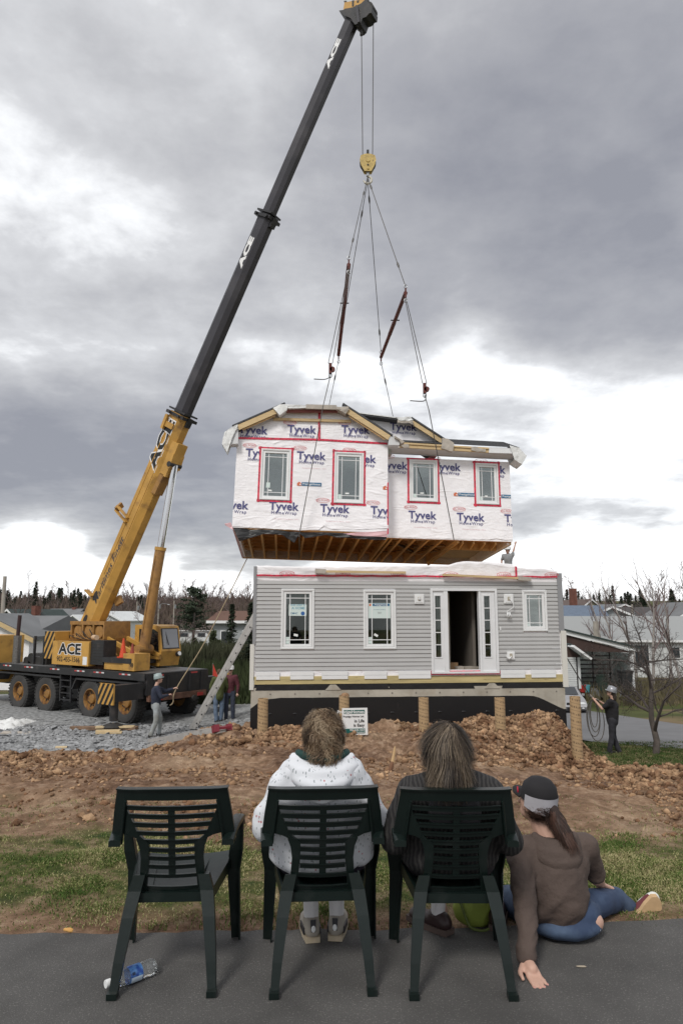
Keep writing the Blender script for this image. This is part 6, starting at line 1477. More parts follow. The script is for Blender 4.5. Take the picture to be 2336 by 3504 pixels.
# ---- nearer trees on the left: round pine, cedar hedge, shrubs
T = make_tree('round dark pine standing on the lawn of the far bungalow', 'tree', None, *pine(3, 11.6), m_bark, m_need, 'pine_tree'); p = at(661, 2192, 150); T.location = (p.x, 150, p.z-.4)
hz = [(640,2290,2200,42),(665,2280,2185,44),(690,2300,2195,42),(725,2310,2158,40),(745,2300,2190,40),(700,2350,2250,36),(770,2320,2215,36),(800,2340,2230,34)]
pcd = [make_tree('', 'tree', None, *conifer(300+i, 5, .17, n=150, base=.02, ragged=.25, needle=.16), m_bark, m_need2, 'cedar_tree') for i in range(2)]
hl = ['slim cedar nearest the crane cab lamp','cedar second from the crane cab','broad cedar below the far silver car','tall pointed cedar right of the far silver car','cedar between the pointed cedar and the maple','low cedar left of the red flag','cedar behind the leaning ladder foot','cedar right beside the leaning ladder']
for i, (px, pb_, pt_, Y) in enumerate(hz):
    Tt_ = pcd[i % 2] if i < 2 else copy_tree(pcd[i % 2]); z0 = base_h(at(px,pb_,Y).x, Y)-.1; h_ = at(px,pt_,Y).z-z0; Tt_.location = (at(px,pb_,Y).x, Y, z0); Tt_.scale = (h_/5*1.15,h_/5*1.15,h_/5); Tt_.rotation_euler = (0,0,i*1.3); Tt_['label'] = hl[i]; Tt_['group'] = 'cedars left of the ladder'
more = [('ragged dark spruce right behind the ladder top',858,2060,34,.22),('tall dark spruce left of the ladder behind the reddish maple',790,2068,52,.2)]
for i, (lb, px, pt_, Y, rr) in enumerate(more):
    z0 = base_h(at(px,2300,Y).x, Y)-.1; h_ = at(px,pt_,Y).z-z0; T = make_tree(lb, 'tree', None, *conifer(400+i, h_, rr, n=120, ragged=.5, needle=.11), m_bark, m_need, 'spruce_tree'); T.location = (at(px,2300,Y).x, Y, z0)
T = make_tree('reddish leafless maple in front of the far bungalow', 'tree', None, *bt(41, 5.8, levels=4, r0=.12, spread=.5, nkids=5, kidlen=.55, trunk_frac=.15, sides=(6,4,3,3,3)), m_bark, m_twigr, 'bare_tree'); p = at(742, 2265, 60); T.location = (p.x, 60, base_h(p.x,60))
for i, (px, Y, h_, lb) in enumerate(((590,40,3.6,'leafless shrub tree right of the crane cab'),(545,48,4.4,'tall leafless tree just behind the crane cab'),(65,60,7,'spreading leafless tree left of the crane exhaust'),(350,110,9,'leafless tree behind the crane boom foot'),(480,120,10,'leafless tree behind the lift cylinder'),(820,90,8,'pale leafless tree left of the grey house corner'))):
    T = make_tree(lb, 'tree', None, *bt(60+i, h_, levels=4 if i < 3 else 3, r0=.07+h_*.012, spread=.48, nkids=5, kidlen=.5, trunk_frac=.15, sides=(6,4,3,3,3)), m_bark, m_twig, 'bare_tree'); x = at(px,2200,Y).x; T.location = (x, Y, base_h(x,Y))
brush('hedge_brush', 'tangled dark shrubs between the cedars and the crane', -9.5, -4.6, 34, 46, 9000, 2.6, mat('hedge_green', (.045,.05,.025), .95, var=.5, vscale=1), 14, .11)
brush('hedge_brush', 'dark shrubs at the left corner behind the grey house', -6.2, -3.4, 28, 33, 2500, 1.7, mat('hedge_green2', (.04,.055,.02), .95, var=.5, vscale=1), 15, .1)
brush('hedge_brush', 'dull weeds and brush beyond the driveway on the right', 17.5, 40, 48, 62, 4500, 1.5, mat('weed_brown', (.10,.085,.045), .95, var=.5, vscale=1), 16, .12)
# ---- right hand apple tree and birches
T = make_tree('spreading leafless apple tree on the lawn right of the rope man', 'tree', None, *bt(77, 3.4, levels=4, r0=.10, spread=.62, nkids=6, kidlen=.60, trunk_frac=.22, wig=.16, droop=.03, lean=(-.08,0), sides=(9,6,5,3,3)), mat('apple_bark', (.095,.08,.07), .9, var=.35, vscale=6, bump=.6, bscale=20), mat('apple_twigs', (.085,.07,.065), .9, var=.2), 'apple_tree'); pt = on_ground(2240, 2580); T.location = (pt.x, pt.y, pt.z); T.rotation_euler = (0,0,2.0)
m_birch = mat('birch_bark', (.30,.27,.25), .8, var=.3, vscale=4)
for i, (px, Y, h_, pt_, lb) in enumerate(((2175,62,11,1980,'tall slender leafless birch behind the shed roof'),(2062,66,9,2020,'thin birch in front of the brown wing'),(2330,60,12,1950,'tall leafless tree at the right picture edge'),(2225,58,11,2000,'leafless birch right of the shed'),(2090,70,8,2040,'short birch by the thick pole'),(2290,64,10,1990,'leafless tree before the grey gabled house'))):
    x = at(px,2300,Y).x; z0 = base_h(x,Y); h_ = at(px,pt_,Y).z-z0; T = make_tree(lb, 'tree', None, *bt(90+i, h_, levels=3, r0=.14, spread=.33, nkids=6, kidlen=.40, trunk_frac=.3, sides=(6,4,3,3)), m_birch, m_twig, 'birch_tree'); T.location = (x, Y, z0)
# orange ball by the tree, seen under the branches
o = MB().ell((0,0,0), .12, 14, 10).build('orange_ball', mat('ball_orange', (.6,.12,.04), .5), smooth=True); p = on_ground(2186, 2384); o.location = (p.x, p.y, p.z+.1); tag(o, 'orange ball lying on the grass left of the apple tree', 'ball')
# ============================================================ PLASTIC CHAIRS
m_ch = mat('dark_green_plastic', (.006,.012,.0105), .34, var=.2, vscale=3, bump=.1, bscale=30, spec=.4, col2=(.022,.026,.025), c2scale=6, c2lo=.56, c2hi=.8)
def chair(label, loc, rz):
    T = thing('plastic_chair', label, 'chair', loc, rz, 'green plastic garden chairs on the path'); K = .000452
    def X(px): return (px-700)*K
    def Zc(py): return .326+(1275-py)*.000434
    def BPt(px, py, o=0.0):
        x, z = X(px), Zc(py); s = (z-.326)/.5; y = lerp(.165, .035, s)+.45*x*x+max(0, abs(x)-.2)*.3
        return Vector((x, y+o, z))
    def poly(nm, P, th=.022, par=T, o=0.0):
        n = len(P); v = [BPt(*p, o) for p in P]+[BPt(*p, o+th) for p in P]
        return MB().add(v, [tuple(range(n)), tuple(range(2*n-1, n-1, -1))]+[(i, i+n, (i+1) % n+n, (i+1) % n) for i in range(n)]).build(nm, m_ch, par, fix=True)
    def strip2(nm, f0, f1, x0, x1, n=10, th=.022, par=T, o=0.0, bev=0.0):
        """bar between two curves y=f0(t) (top) and y=f1(t) (bottom)"""
        vs = []; fs = []
        for i in range(n+1):
            t = i/n; px = lerp(x0, x1, t); a, c = f0(t), f1(t)
            vs += [BPt(px, a, o), BPt(px, c, o), BPt(px, c, o+th), BPt(px, a, o+th)]
        for i in range(n):
            for k in range(4): fs.append((i*4+k, i*4+(k+1) % 4, i*4+4+(k+1) % 4, i*4+4+k))
        fs += [(3,2,1,0), (n*4, n*4+1, n*4+2, n*4+3)]
        o_ = MB().add(vs, fs).build(nm, m_ch, par, fix=True)
        return o_
    R_ = lambda P: [(1400-x, y) for x, y in P]
    back = strip2('backrest', lambda t: 132-12*sin(pi*t), lambda t: 242-4*sin(pi*t), 158, 1242, 14, .026)
    strip2('top_lip', lambda t: 126-12*sin(pi*t), lambda t: 142-12*sin(pi*t), 150, 1250, 14, .05, back, -.008)
    wing = [(158,132),(256,236),(240,330),(206,600),(196,706),(168,690),(120,690),(84,720),(80,690),(118,380)]
    gus = [(250,240),(262,345),(330,500),(385,650),(350,640),(290,612),(206,600),(238,330)]
    stile = [(372,600),(478,690),(476,860),(456,1060),(440,1275-20),(372,1255),(384,1000),(394,850),(380,730),(350,648)]
    for P, nm in ((wing,'side_wing'),(gus,'side_wing'),(stile,'back_stile')):
        poly(nm, P, .024, back, .0 if P is not gus else .004); poly(nm, R_(P)[::-1], .024, back, .0 if P is not gus else .004)
    # raised ridge along each wing
    for f in (lambda p: p, lambda p: (1400-p[0], p[1])):
        MB().tube([BPt(*f((252,245)), -.004), BPt(*f((236,340)), -.004), BPt(*f((205,598)), -.004), BPt(*f((197,704)), -.004)], .006, 6).build('wing_ridge', m_ch, back)
    for (a, c, x0) in ((293,342,250),(380,430,285),(470,520,322),(560,606,352),(646,696,374),(734,782,474),(822,868,474),(912,958,472),(1012,1052,458),(1140,1196,440)):
        sl = strip2('slat', lambda t: a+8*sin(pi*t), lambda t: c+8*sin(pi*t), x0, 1400-x0, 8, .009, T, .004); strip2('slat_lip', lambda t: a-2+8*sin(pi*t), lambda t: a+8+8*sin(pi*t), x0, 1400-x0, 8, .014, sl, -.001)
    strip2('spine', lambda t: 300, lambda t: 1060, 667, 733, 2, .014, T, .006)
    # seat
    z0, z1 = .385, .425; b = MB(); rw, fw = .17, .235; n = 6
    rows = [(.15, rw, .356),(.25, .19, .355),(.36,.212,.370),(.47,.23,.396),(.515,fw,.402),(.54,fw,.375)]
    vs = []; fs = []
    for y, w_, z in rows:
        for k in range(9): x = w_*(k/4-1); vs.append((x, y, z+.35*x*x))
    m_ = len(vs); vs += [(x, y, z-.018) for x, y, z in vs]
    for r in range(len(rows)-1):
        for k in range(8): a = r*9+k; fs.append((a, a+1, a+10, a+9)); fs.append((a+m_, a+9+m_, a+10+m_, a+1+m_))
    for r in range(len(rows)-1):
        for k in (0, 8): a = r*9+k; fs.append((a, a+9, a+9+m_, a+m_))
    for k in range(8): fs.append((k, k+m_, k+1+m_, k+1)); a = (len(rows)-1)*9+k; fs.append((a, a+1, a+1+m_, a+m_))
    seat = b.add(vs, fs).build('seat', m_ch, T, smooth=True, ang=35, fix=True)
    MB().prism([(-.185,.322),(.185,.322),(.172,.362),(-.172,.362)], (0,.02,0), (0,.135,0)).build('rear_apron', m_ch, seat, fix=True)
    for s in (-1, 1): MB().beam((s*.18,.16,.350),(s*.235,.53,.383),.012,.055).build('side_apron', m_ch, seat); MB().beam((s*.1,.2,.361),(s*.13,.5,.402),.006,.006).build('seat_rib', m_ch, seat)
    # legs: angle sections, tapering
    def leg(P, ws, nm='leg', fl=(1,0,0), dep=.035):
        """P path, ws widths; L profile: wide face plus returned flange"""
        vs = []; fs = []; n = 6; u = Vector(fl).normalized()
        for p, w_ in zip(P, ws):
            p = Vector(p); d = Vector((0, dep if p.y < .3 else -dep, 0)); t = .006 if True else 0
            q = [p-u*w_/2, p+u*w_/2, p+u*w_/2+d, p+u*(w_/2-.008)+d, p+u*(w_/2-.008)+d*.2, p-u*w_/2+d*.2]
            vs += q
        k = len(P)
        for i in range(k-1):
            for j in range(n): fs.append((i*n+j, i*n+(j+1) % n, (i+1)*n+(j+1) % n, (i+1)*n+j))
        fs += [tuple(range(n-1,-1,-1)), tuple((k-1)*n+j for j in range(n))]
        return MB().add(vs, fs).build(nm, m_ch, T, fix=True)
    for s in (-1, 1):
        l_ = leg([(s*.207,-.0,0),(s*.196,.03,.12),(s*.176,.08,.28),(s*.16,.118,.375),(s*.142,.128,.44)], [.034,.042,.052,.058,.05], fl=(1,.0*s,0)); MB().cbox((s*.207,.004,.012),(.042,.046,.024)).build('foot', m_ch, l_)
        l2 = leg([(s*.258,.545,0),(s*.252,.52,.16),(s*.245,.49,.34),(s*.258,.455,.44),(s*.270,.44,.57),(s*.270,.425,.60)], [.046,.055,.066,.07,.05,.045], fl=(1,.25*s,0), dep=.04)
        P = smooth_path([(s*.250,.09,.585),(s*.258,.2,.612),(s*.268,.33,.615),(s*.272,.43,.60),(s*.272,.455,.57)], 4); a = MB()
        vs = []; fs = []
        for i, p in enumerate(P): w_ = .052; vs += [p+Vector((-w_/2,0,-.012)), p+Vector((w_/2,0,-.012)), p+Vector((w_/2,0,.010)), p+Vector((w_*.3,0,.016)), p+Vector((-w_*.3,0,.016)), p+Vector((-w_/2,0,.010))]
        for i in range(len(P)-1):
            for j in range(6): fs.append((i*6+j, i*6+(j+1) % 6, i*6+6+(j+1) % 6, i*6+6+j))
        fs += [(5,4,3,2,1,0), tuple((len(P)-1)*6+j for j in range(6))]
        MB().add(vs, fs).build('armrest', m_ch, T, ang=40, fix=True)
    return T
def chair_at(label, rl, rr, yaw):
    a, c = atz(*rl, 0), atz(*rr, 0); m_ = (a+c)/2; return chair(label, (m_.x, m_.y+.0, .008), yaw)
CHA = chair_at('empty green plastic chair at the left with a water bottle under it', (385,3426), (722,3412), rad(3.0))
CHB = chair_at('green plastic chair in the middle carrying the person in the flowered hoodie', (948,3420), (1262,3410), rad(3.5))
CHC = chair_at('green plastic chair at the right carrying the long haired person in dark clothes', (1431,3420), (1740,3430), rad(-.5))
# ============================================================ PEOPLE
def remesh(b, name, m, parent, vox=.02, smooth=6, disp=0, dfreq=8, dec=None, wr=None):
    """fuse the shapes of b into one continuous skin"""
    me = bpy.data.meshes.new(name); me.from_pydata(b.v, [], b.f)
    bm = bmesh.new(); bm.from_mesh(me); bmesh.ops.recalc_face_normals(bm, faces=bm.faces); bm.to_mesh(me); bm.free()
    o = bpy.data.objects.new(name, me); C.objects.link(o)
    r = o.modifiers.new('r', 'REMESH'); r.mode = 'VOXEL'; r.voxel_size = vox
    if smooth: s = o.modifiers.new('s', 'SMOOTH'); s.factor = .6; s.iterations = smooth
    dg = bpy.context.evaluated_depsgraph_get(); m2 = bpy.data.meshes.new_from_object(o.evaluated_get(dg)); bpy.data.objects.remove(o); m2.name = name
    if disp or wr:
        m2.update(); ns = [v.normal.copy() for v in m2.vertices]
        for v, n in zip(m2.vertices, ns):
            d = 0
            if disp: d += disp*fbm(v.co.x*dfreq, v.co.y*dfreq, v.co.z*dfreq*.8, 2)
            if wr: d += wr(v.co)
            v.co += n*d
    m2.materials.clear(); m2.materials.append(m)
    m2.polygons.foreach_set('use_smooth', [True]*len(m2.polygons)); return link(name, m2, parent)
m_skin = mat('skin', (.55,.34,.26), .55, var=.08, vscale=12)
def cloth(name, col, **k): return mat(name, col, k.pop('rough', .85), var=k.pop('var', .18), vscale=k.pop('vscale', 4), bump=k.pop('bump', .4), bscale=k.pop('bscale', 9), bdist=.02, **k)
def hand(b, w_, d, s=1.0, curl=.6, side=1, nrm=(0,0,1)):
    """palm and five fingers from the wrist w_ along d"""
    w_, d = Vector(w_), Vector(d).normalized(); n = Vector(nrm); x = d.cross(n).normalized(); n = x.cross(d).normalized()
    pl = w_+d*.085*s; b.cap(w_, pl, .024*s, .030*s, 8)
    for i, (o, L_) in enumerate(((-.03,.068),(-.010,.078),(.010,.074),(.03,.058))):
        k = pl+x*o*s; m1 = k+d*L_*.5*s*cos(curl*.5)-n*L_*.5*s*sin(curl*.5); e = m1+d*L_*.5*s*cos(curl*1.4)-n*L_*.5*s*sin(curl*1.4)
        b.cap(w_+d*.05*s+x*o*.8*s, k, .013*s, .0105*s, 6); b.cap(k, m1, .0105*s, .0095*s, 6); b.cap(m1, e, .0095*s, .008*s, 6)
    t0 = w_+d*.03*s+x*.02*side*s; t1 = t0+(x*.04*side+d*.035)*s; b.cap(t0, t1, .014*s, .012*s, 6); b.cap(t1, t1+(x*.012*side+d*.03-n*.01)*s, .0115*s, .009*s, 6)
def person(label, loc, rz, J, shirt, pants, shoes, hat=None, hair=None, sleeve='long', s=1.0, gloves=None, vest=False, vox=.022, shirt_hem=.06, bulk=1.0, look=(0,0,0), legs=True, glasses=False, hairlen=0):
    """J: joints in the person's frame (faces +Y)"""
    D = dict(pel=(0,0,.94), chest=(0,0,1.28), neck=(0,-.01,1.47), head=(0,.02,1.63), shL=(-.19,0,1.42), shR=(.19,0,1.42), elL=(-.25,0,1.14), elR=(.25,0,1.14), wrL=(-.24,.08,.90), wrR=(.24,.08,.90),
             hiL=(-.095,0,.92), hiR=(.095,0,.92), knL=(-.11,.02,.50), knR=(.11,.02,.50), anL=(-.12,-.02,.08), anR=(.12,-.02,.08)); D.update(J)
    J = {k: Vector(v)*s for k, v in D.items()}; T = thing('person', label, 'person', loc, rz)
    sk = m_skin; b = MB(); R_ = lambda x: x*s*bulk; hd = J['head']; LR = Euler(tuple(rad(a) for a in look)).to_matrix()
    b.cap(J['pel'], J['chest'], R_(.11), R_(.12)); b.cap(J['chest'], J['neck'], R_(.10), .06*s); b.cap(J['neck'], hd, .055*s, .06*s)
    b.ell(hd+LR @ Vector((0,0,.02*s)), (.077*s,.095*s,.112*s), 14, 10, LR); b.ell(hd+LR @ Vector((0,.03*s,-.05*s)), (.058*s,.065*s,.06*s), 10, 8, LR)
    b.cap(hd+LR @ Vector((0,.09*s,.02*s)), hd+LR @ Vector((0,.112*s,-.015*s)), .010*s, .015*s, 6)
    for e in (-1, 1): b.ell(hd+LR @ Vector((e*.078*s,-.005*s,0)), (.012*s,.02*s,.032*s), 8, 6, LR)
    for q in ('L','R'):
        b.cap(J['chest']+Vector((0,0,.08*s)), J['sh'+q], .07*s, .055*s); b.cap(J['sh'+q], J['el'+q], .05*s, .040*s); b.cap(J['el'+q], J['wr'+q], .040*s, .027*s)
        if legs: b.cap(J['hi'+q], J['kn'+q], .075*s, .052*s); b.cap(J['kn'+q], J['an'+q], .052*s, .036*s)
        dr = (J['wr'+q]-J['el'+q]).normalized(); hand(b, J['wr'+q], dr, s*.95, .9, -1 if q == 'L' else 1, (0,-.3,1) if abs(dr.z) < .8 else (0,1,0))
    body = remesh(b, 'body', sk, T, vox*.62, 3)
    for e in (-1, 1): MB().ell(hd+LR @ Vector((e*.030*s,.088*s,.025*s)), .009*s, 6, 4).build('eye', mat('eye_dark', (.03,.02,.02), .2), body)
    MB().ell(hd+LR @ Vector((0,.088*s,-.055*s)), (.024*s,.008*s,.007*s), 8, 4, LR).build('mouth', mat('lips', (.35,.12,.1), .5), body)
    # shirt
    b = MB(); b.cap(J['pel']+Vector((0,0,shirt_hem*s-.04)), J['chest'], R_(.148), R_(.165), 14); b.ell(J['chest']+Vector((0,0,.05*s)), (R_(.20),R_(.135),.15*s), 14, 10); b.cap(J['chest']+Vector((0,0,.08*s)), J['neck']-Vector((0,0,.02*s)), R_(.12), .065*s)
    for q in ('L','R'):
        b.cap(J['chest']+Vector((0,0,.09*s)), J['sh'+q], R_(.09), R_(.078)); b.cap(J['sh'+q], J['el'+q] if sleeve == 'long' else J['sh'+q].lerp(J['el'+q], .75), R_(.074), R_(.060))
        if sleeve == 'long': b.cap(J['el'+q], J['el'+q].lerp(J['wr'+q], .92), R_(.060), .044*s)
    remesh(b, 'shirt', shirt, T, vox, 4, .012, 9)
    if legs:
        b = MB(); b.cap(J['pel']+Vector((0,0,.02)), J['pel']+Vector((0,0,-.06*s)), R_(.145), R_(.14), 12)
        for q in ('L','R'): b.cap(J['hi'+q], J['kn'+q], R_(.098), .080*s); b.cap(J['kn'+q], J['an'+q]+Vector((0,0,.0)), .080*s, .070*s)
        remesh(b, 'trousers', pants, T, vox, 4, .012, 10)
        for q in ('L','R'): b = MB(); a = J['an'+q]; z = a.z-.055*s; b.cap(a+Vector((0,-.04,-.02)), a+Vector((0,.0,-.03)), .05*s, .05*s, 8); b.cap(Vector((a.x,a.y-.03,z)), Vector((a.x,a.y+.15*s,z-.008)), .048*s, .042*s, 8); remesh(b, 'shoe', shoes, T, .016, 2)
    if gloves:
        for q in ('L','R'): b = MB(); dr = (J['wr'+q]-J['el'+q]).normalized(); hand(b, J['wr'+q]-dr*.03, dr, s*1.15, .9, -1 if q == 'L' else 1, (0,-.3,1)); remesh(b, 'glove', gloves, T, .011, 1)
    if hair:
        b = MB(); b.ell(hd+LR @ Vector((0,-.02*s,.035*s)), (.088*s,.098*s,.11*s), 12, 8, LR)
        if hairlen: b.cap(hd+LR @ Vector((0,-.06*s,.0)), hd+Vector((0,-.09*s,-hairlen*s)), .07*s, .05*s)
        h_ = remesh(b, 'hair', hair, T, .016, 2, .012, 22)
    if hat:
        b = MB(); o = hd+LR @ Vector((0,-.005*s,.055*s)); prof = [(.128,-.012),(.128,.03),(.118,.08),(.09,.118),(.048,.138),(0,.144)]
        b.lathe([(r*s,z*s) for r, z in prof], 20, o=o, rot=LR); ht = b.build('hard_hat', hat, T, smooth=True, ang=60)
        b = MB(); P = []; n = 24
        for i in range(n): a = 2*pi*i/n; k = .136 if sin(a) < .2 else .136+.05*max(0,sin(a)-.2); P.append((k*s*cos(a)*.93, k*s*sin(a)))
        vs = [o+LR @ Vector((x,y,-.012*s)) for x, y in P]+[o+LR @ Vector((x,y,-.004*s)) for x, y in P]
        b.add(vs, [tuple(range(n-1,-1,-1)), tuple(range(n,2*n))]+[(i,(i+1)%n,(i+1)%n+n,i+n) for i in range(n)]).build('hat_brim', hat, ht); MB().beam(o+LR @ Vector((0,-.11*s,.05*s)), o+LR @ Vector((0,.11*s,.05*s)), .02*s, .17*s).build('hat_ridge', hat, ht)
    if glasses: MB().cbox(hd+LR @ Vector((0,.093*s,.025*s)), (.13*s,.02*s,.035*s), rot=LR).build('sunglasses', mat('black_glasses', (.01,.01,.01), .1), T)
    return T, J
m_hatw = mat('white_hard_hat', (.75,.76,.76), .35); m_hatg = mat('grey_hard_hat', (.30,.37,.37), .35); m_hats = mat('silver_hard_hat', (.36,.37,.40), .3, .3)
m_jean = cloth('faded_jeans', (.13,.18,.26)); m_boot = mat('dark_boots', (.03,.027,.025), .6)
# left rope man: profile, faces right
p = on_ground(530, 2524); RM1, J1 = person('man in navy shirt and grey hard hat pulling the tag line beside the crane', (p.x, p.y, p.z+.02), rad(-72),
    dict(elR=(.28,.12,1.17), wrR=(.10,.34,1.20), elL=(-.22,.26,1.28), wrL=(-.10,.50,1.36), head=(0,.05,1.64), anL=(-.14,.12,.08), anR=(.14,-.12,.08), knL=(-.12,.14,.5)), cloth('navy_shirt', (.022,.028,.05)), cloth('pale_work_trousers', (.36,.39,.40), col2=(.2,.2,.18)), m_boot, m_hatg, mat('dark_hair', (.05,.035,.025), .8), s=1.0, look=(12,0,0))
def wp(T, v): 
    return Matrix.Translation(T.location) @ Matrix.Rotation(T.rotation_euler.z, 4, 'Z') @ Vector(v)
hl_ = wp(RM1, J1['wrL']+Vector((0,.08,.0))); hr_ = wp(RM1, J1['wrR']+Vector((0,.06,-.0)))
m_rope = mat('manila_rope', (.34,.27,.17), .9, var=.2, vscale=20); m_ropeg = mat('grey_rope', (.13,.12,.11), .9)
cornerL = at(845, 1912, 23.6)
rope('tag_line', 'pale rope from the navy shirt man up to the left corner of the hanging storey', smooth_path([cornerL, cornerL.lerp(hl_,.33)-Vector((0,0,.12)), cornerL.lerp(hl_,.66)-Vector((0,0,.18)), hl_, hl_.lerp(hr_,.5)-Vector((0,0,.3)), hr_-Vector((0,0,.3))], 6), .017, 'rope', None, m_rope)
# green jacket man (back to us) and maroon man
p = on_ground(742, 2478); person('person in olive green jacket and jeans standing behind the leaning ladder', (p.x, p.y+.3, gh(p.x,p.y+.3)), rad(25), dict(elL=(-.27,.05,1.15), wrL=(-.22,.2,1.0), elR=(.27,.03,1.15), wrR=(.24,.14,.92), anL=(-.07,0,.08), anR=(.09,.05,.08), head=(0,.06,1.6)), cloth('olive_jacket', (.075,.09,.03)), m_jean, m_boot, None, mat('brown_hair', (.09,.055,.03), .8), bulk=1.1, shirt_hem=-.06)
p = at(785, 2462, 24.0); person('man in maroon sweatshirt, sunglasses and white hard hat standing right of the ladder', (p.x, 24.0, base_h(p.x,24)), rad(175), dict(elL=(-.27,-.02,1.15), wrL=(-.26,.06,.90), elR=(.27,-.02,1.15), wrR=(.25,.1,.92)), cloth('maroon_sweatshirt', (.10,.025,.035)), cloth('dark_jeans', (.045,.055,.085)), m_boot, m_hatw, None, glasses=True, bulk=1.05, s=1.0)
# right rope man
p = on_ground(2100, 2580); p = at(2100, 2580, max(p.y, 17.8)); p.z = min(p.z, gh(p.x, p.y)+.02); RM2, J2 = person('man in black T-shirt and silver hard hat holding a coiled rope', (p.x, p.y, p.z), rad(62),
    dict(elR=(.26,.18,1.26), wrR=(.12,.36,1.40), elL=(-.22,.22,1.22), wrL=(-.05,.50,1.50), head=(0,.0,1.64), neck=(0,-.03,1.47), anL=(-.13,.1,.08), anR=(.13,-.1,.08)), cloth('black_t_shirt', (.014,.013,.016)), cloth('charcoal_trousers', (.028,.028,.036)), m_boot, m_hats, mat('dark_long_hair', (.04,.028,.022), .8), 'short', 1.03, gloves=mat('grey_gloves', (.17,.15,.13), .9), look=(16,0,0), glasses=True, hairlen=.16, bulk=1.15)
h1 = wp(RM2, J2['wrL']+Vector((0,.05,.03))); h2 = wp(RM2, J2['wrR']+Vector((0,.05,0)))
cornerR = at(1925, 2230, 19.5); rope('tag_line', 'rope from the raised hand of the black T-shirt man towards the grey house corner', [cornerR, h1, h2], .015, 'rope', None, m_ropeg)
co = MB(); rg = random.Random(4)
for k in range(4):
    w_ = .10+.045*k; L_ = .75+.13*k; o = Vector((rg.uniform(-.05,.05),rg.uniform(-.04,.04),0)); P = [o+Vector((w_*sin(t), .02*k*cos(t), -L_/2+L_/2*cos(t))) for t in [i*2*pi/22 for i in range(22)]]; co.tube(P, .013, 6, closed=True)
o = co.build('rope_coil', m_ropeg); o.location = h2-Vector((0.08,0,.0)); tag(o, 'coil of dark rope hanging from the hand of the black T-shirt man', 'rope')
# man on top at the back right
q = at(1738, 1932, 26.0); TP, JT = person('worker in white hard hat reaching up behind the top of the grey ground floor', (q.x, 26.0, q.z-.98), rad(150), dict(elL=(-.2,.0,1.45), wrL=(-.28,-.02,1.72), head=(0,.03,1.50), neck=(0,0,1.38), shL=(-.17,0,1.33), shR=(.17,0,1.33), chest=(0,0,1.2)), cloth('grey_t_shirt', (.30,.31,.32)), m_jean, m_boot, m_hatw, mat('dark_hair', (.05,.035,.025), .8), 'short', s=1.0, legs=True)
MB().box((q.x-1.0,25.4,q.z-1.03),(q.x+1.0,26.6,q.z-.98)).build('ceiling_walkway', m_osb, GF).matrix_world = Matrix.Identity(4)
# ------------------------------------------------------------ seated figures
def strands(name, roots, m, parent, L_, w_=.0016, wave=.006, grav=.6, seed=1, seg=5, lift=.022, jit=.12):
    """hair: one thin ribbon per strand, roots = (point, outward normal, flow direction, length factor)"""
    rg = random.Random(seed); vs = []; fs = []; cs = []
    for (p, n, fl, k) in roots:
        p = Vector(p); n = Vector(n).normalized(); fl = Vector(fl).normalized(); d = (n*lift*10+fl+Vector((rg.gauss(0,jit),rg.gauss(0,jit),rg.gauss(0,jit)))).normalized(); L2 = L_*k*rg.uniform(.7,1.2); q = p.copy(); s = fl.cross(n).normalized() if fl.cross(n).length > 1e-3 else n.orthogonal()
        ph = 6*fbm(p.x*14, p.y*14, p.z*5, 2)+rg.gauss(0,.5); o = len(vs); wv = wave*rg.uniform(.5,1.5); tone = .5+.55*fbm(p.x*26, p.y*26, p.z*9, 2)+rg.gauss(0,.12)
        for i in range(seg+1):
            t = i/seg; ww = w_*(1-.75*t)*rg.uniform(.8,1.2); off = s*wv*sin(ph+t*7)+n*.004*sin(ph*2+t*5)
            vs += [q+off-s*ww, q+off+s*ww]; q = q+d*L2/seg; d = (d+fl*.25+Vector((0,0,-grav*.3))).normalized(); cs += [tone+.1*t]*2
        for i in range(seg): a = o+i*2; fs.append((a, a+1, a+3, a+2))
    ob = MB().add(vs, fs).build(name, m, parent); at_ = ob.data.attributes.new('tone', 'FLOAT', 'POINT'); at_.data.foreach_set('value', cs); return ob
def hair_mat(name, a, b, c):
    m = mat(name, a, .55, spec=.35); N, L, bs = nodes(m); n = N.new('ShaderNodeAttribute'); n.attribute_name = 'tone'
    cr = N.new('ShaderNodeValToRGB'); e = cr.color_ramp.elements; e[0].position = .25; e[0].color = (*a,1); e[1].position = .85; e[1].color = (*c,1); k = e.new(.52); k.color = (*b,1); L.new(n.outputs['Fac'], cr.inputs[0]); L.new(cr.outputs[0], bs.inputs['Base Color']); return m
def head_roots(c, r, n, seed, rg_back=True, part=(0,0,1), flowf=None, zmin=-.9):
    rg = random.Random(seed); out = []
    while len(out) < n:
        v = Vector((rg.gauss(0,1), rg.gauss(0,1), rg.gauss(0,1))).normalized()
        if v.z < zmin or v.y > .75: continue
        p = c+Vector((v.x*r[0], v.y*r[1], v.z*r[2])); nn = Vector((v.x/r[0], v.y/r[1], v.z/r[2])).normalized(); fl = flowf(v, p)
        fl = fl-nn*fl.dot(nn)*.85; out.append((p, nn, fl if fl.length > .05 else Vector((0,0,-1)), 1.0))
    return out
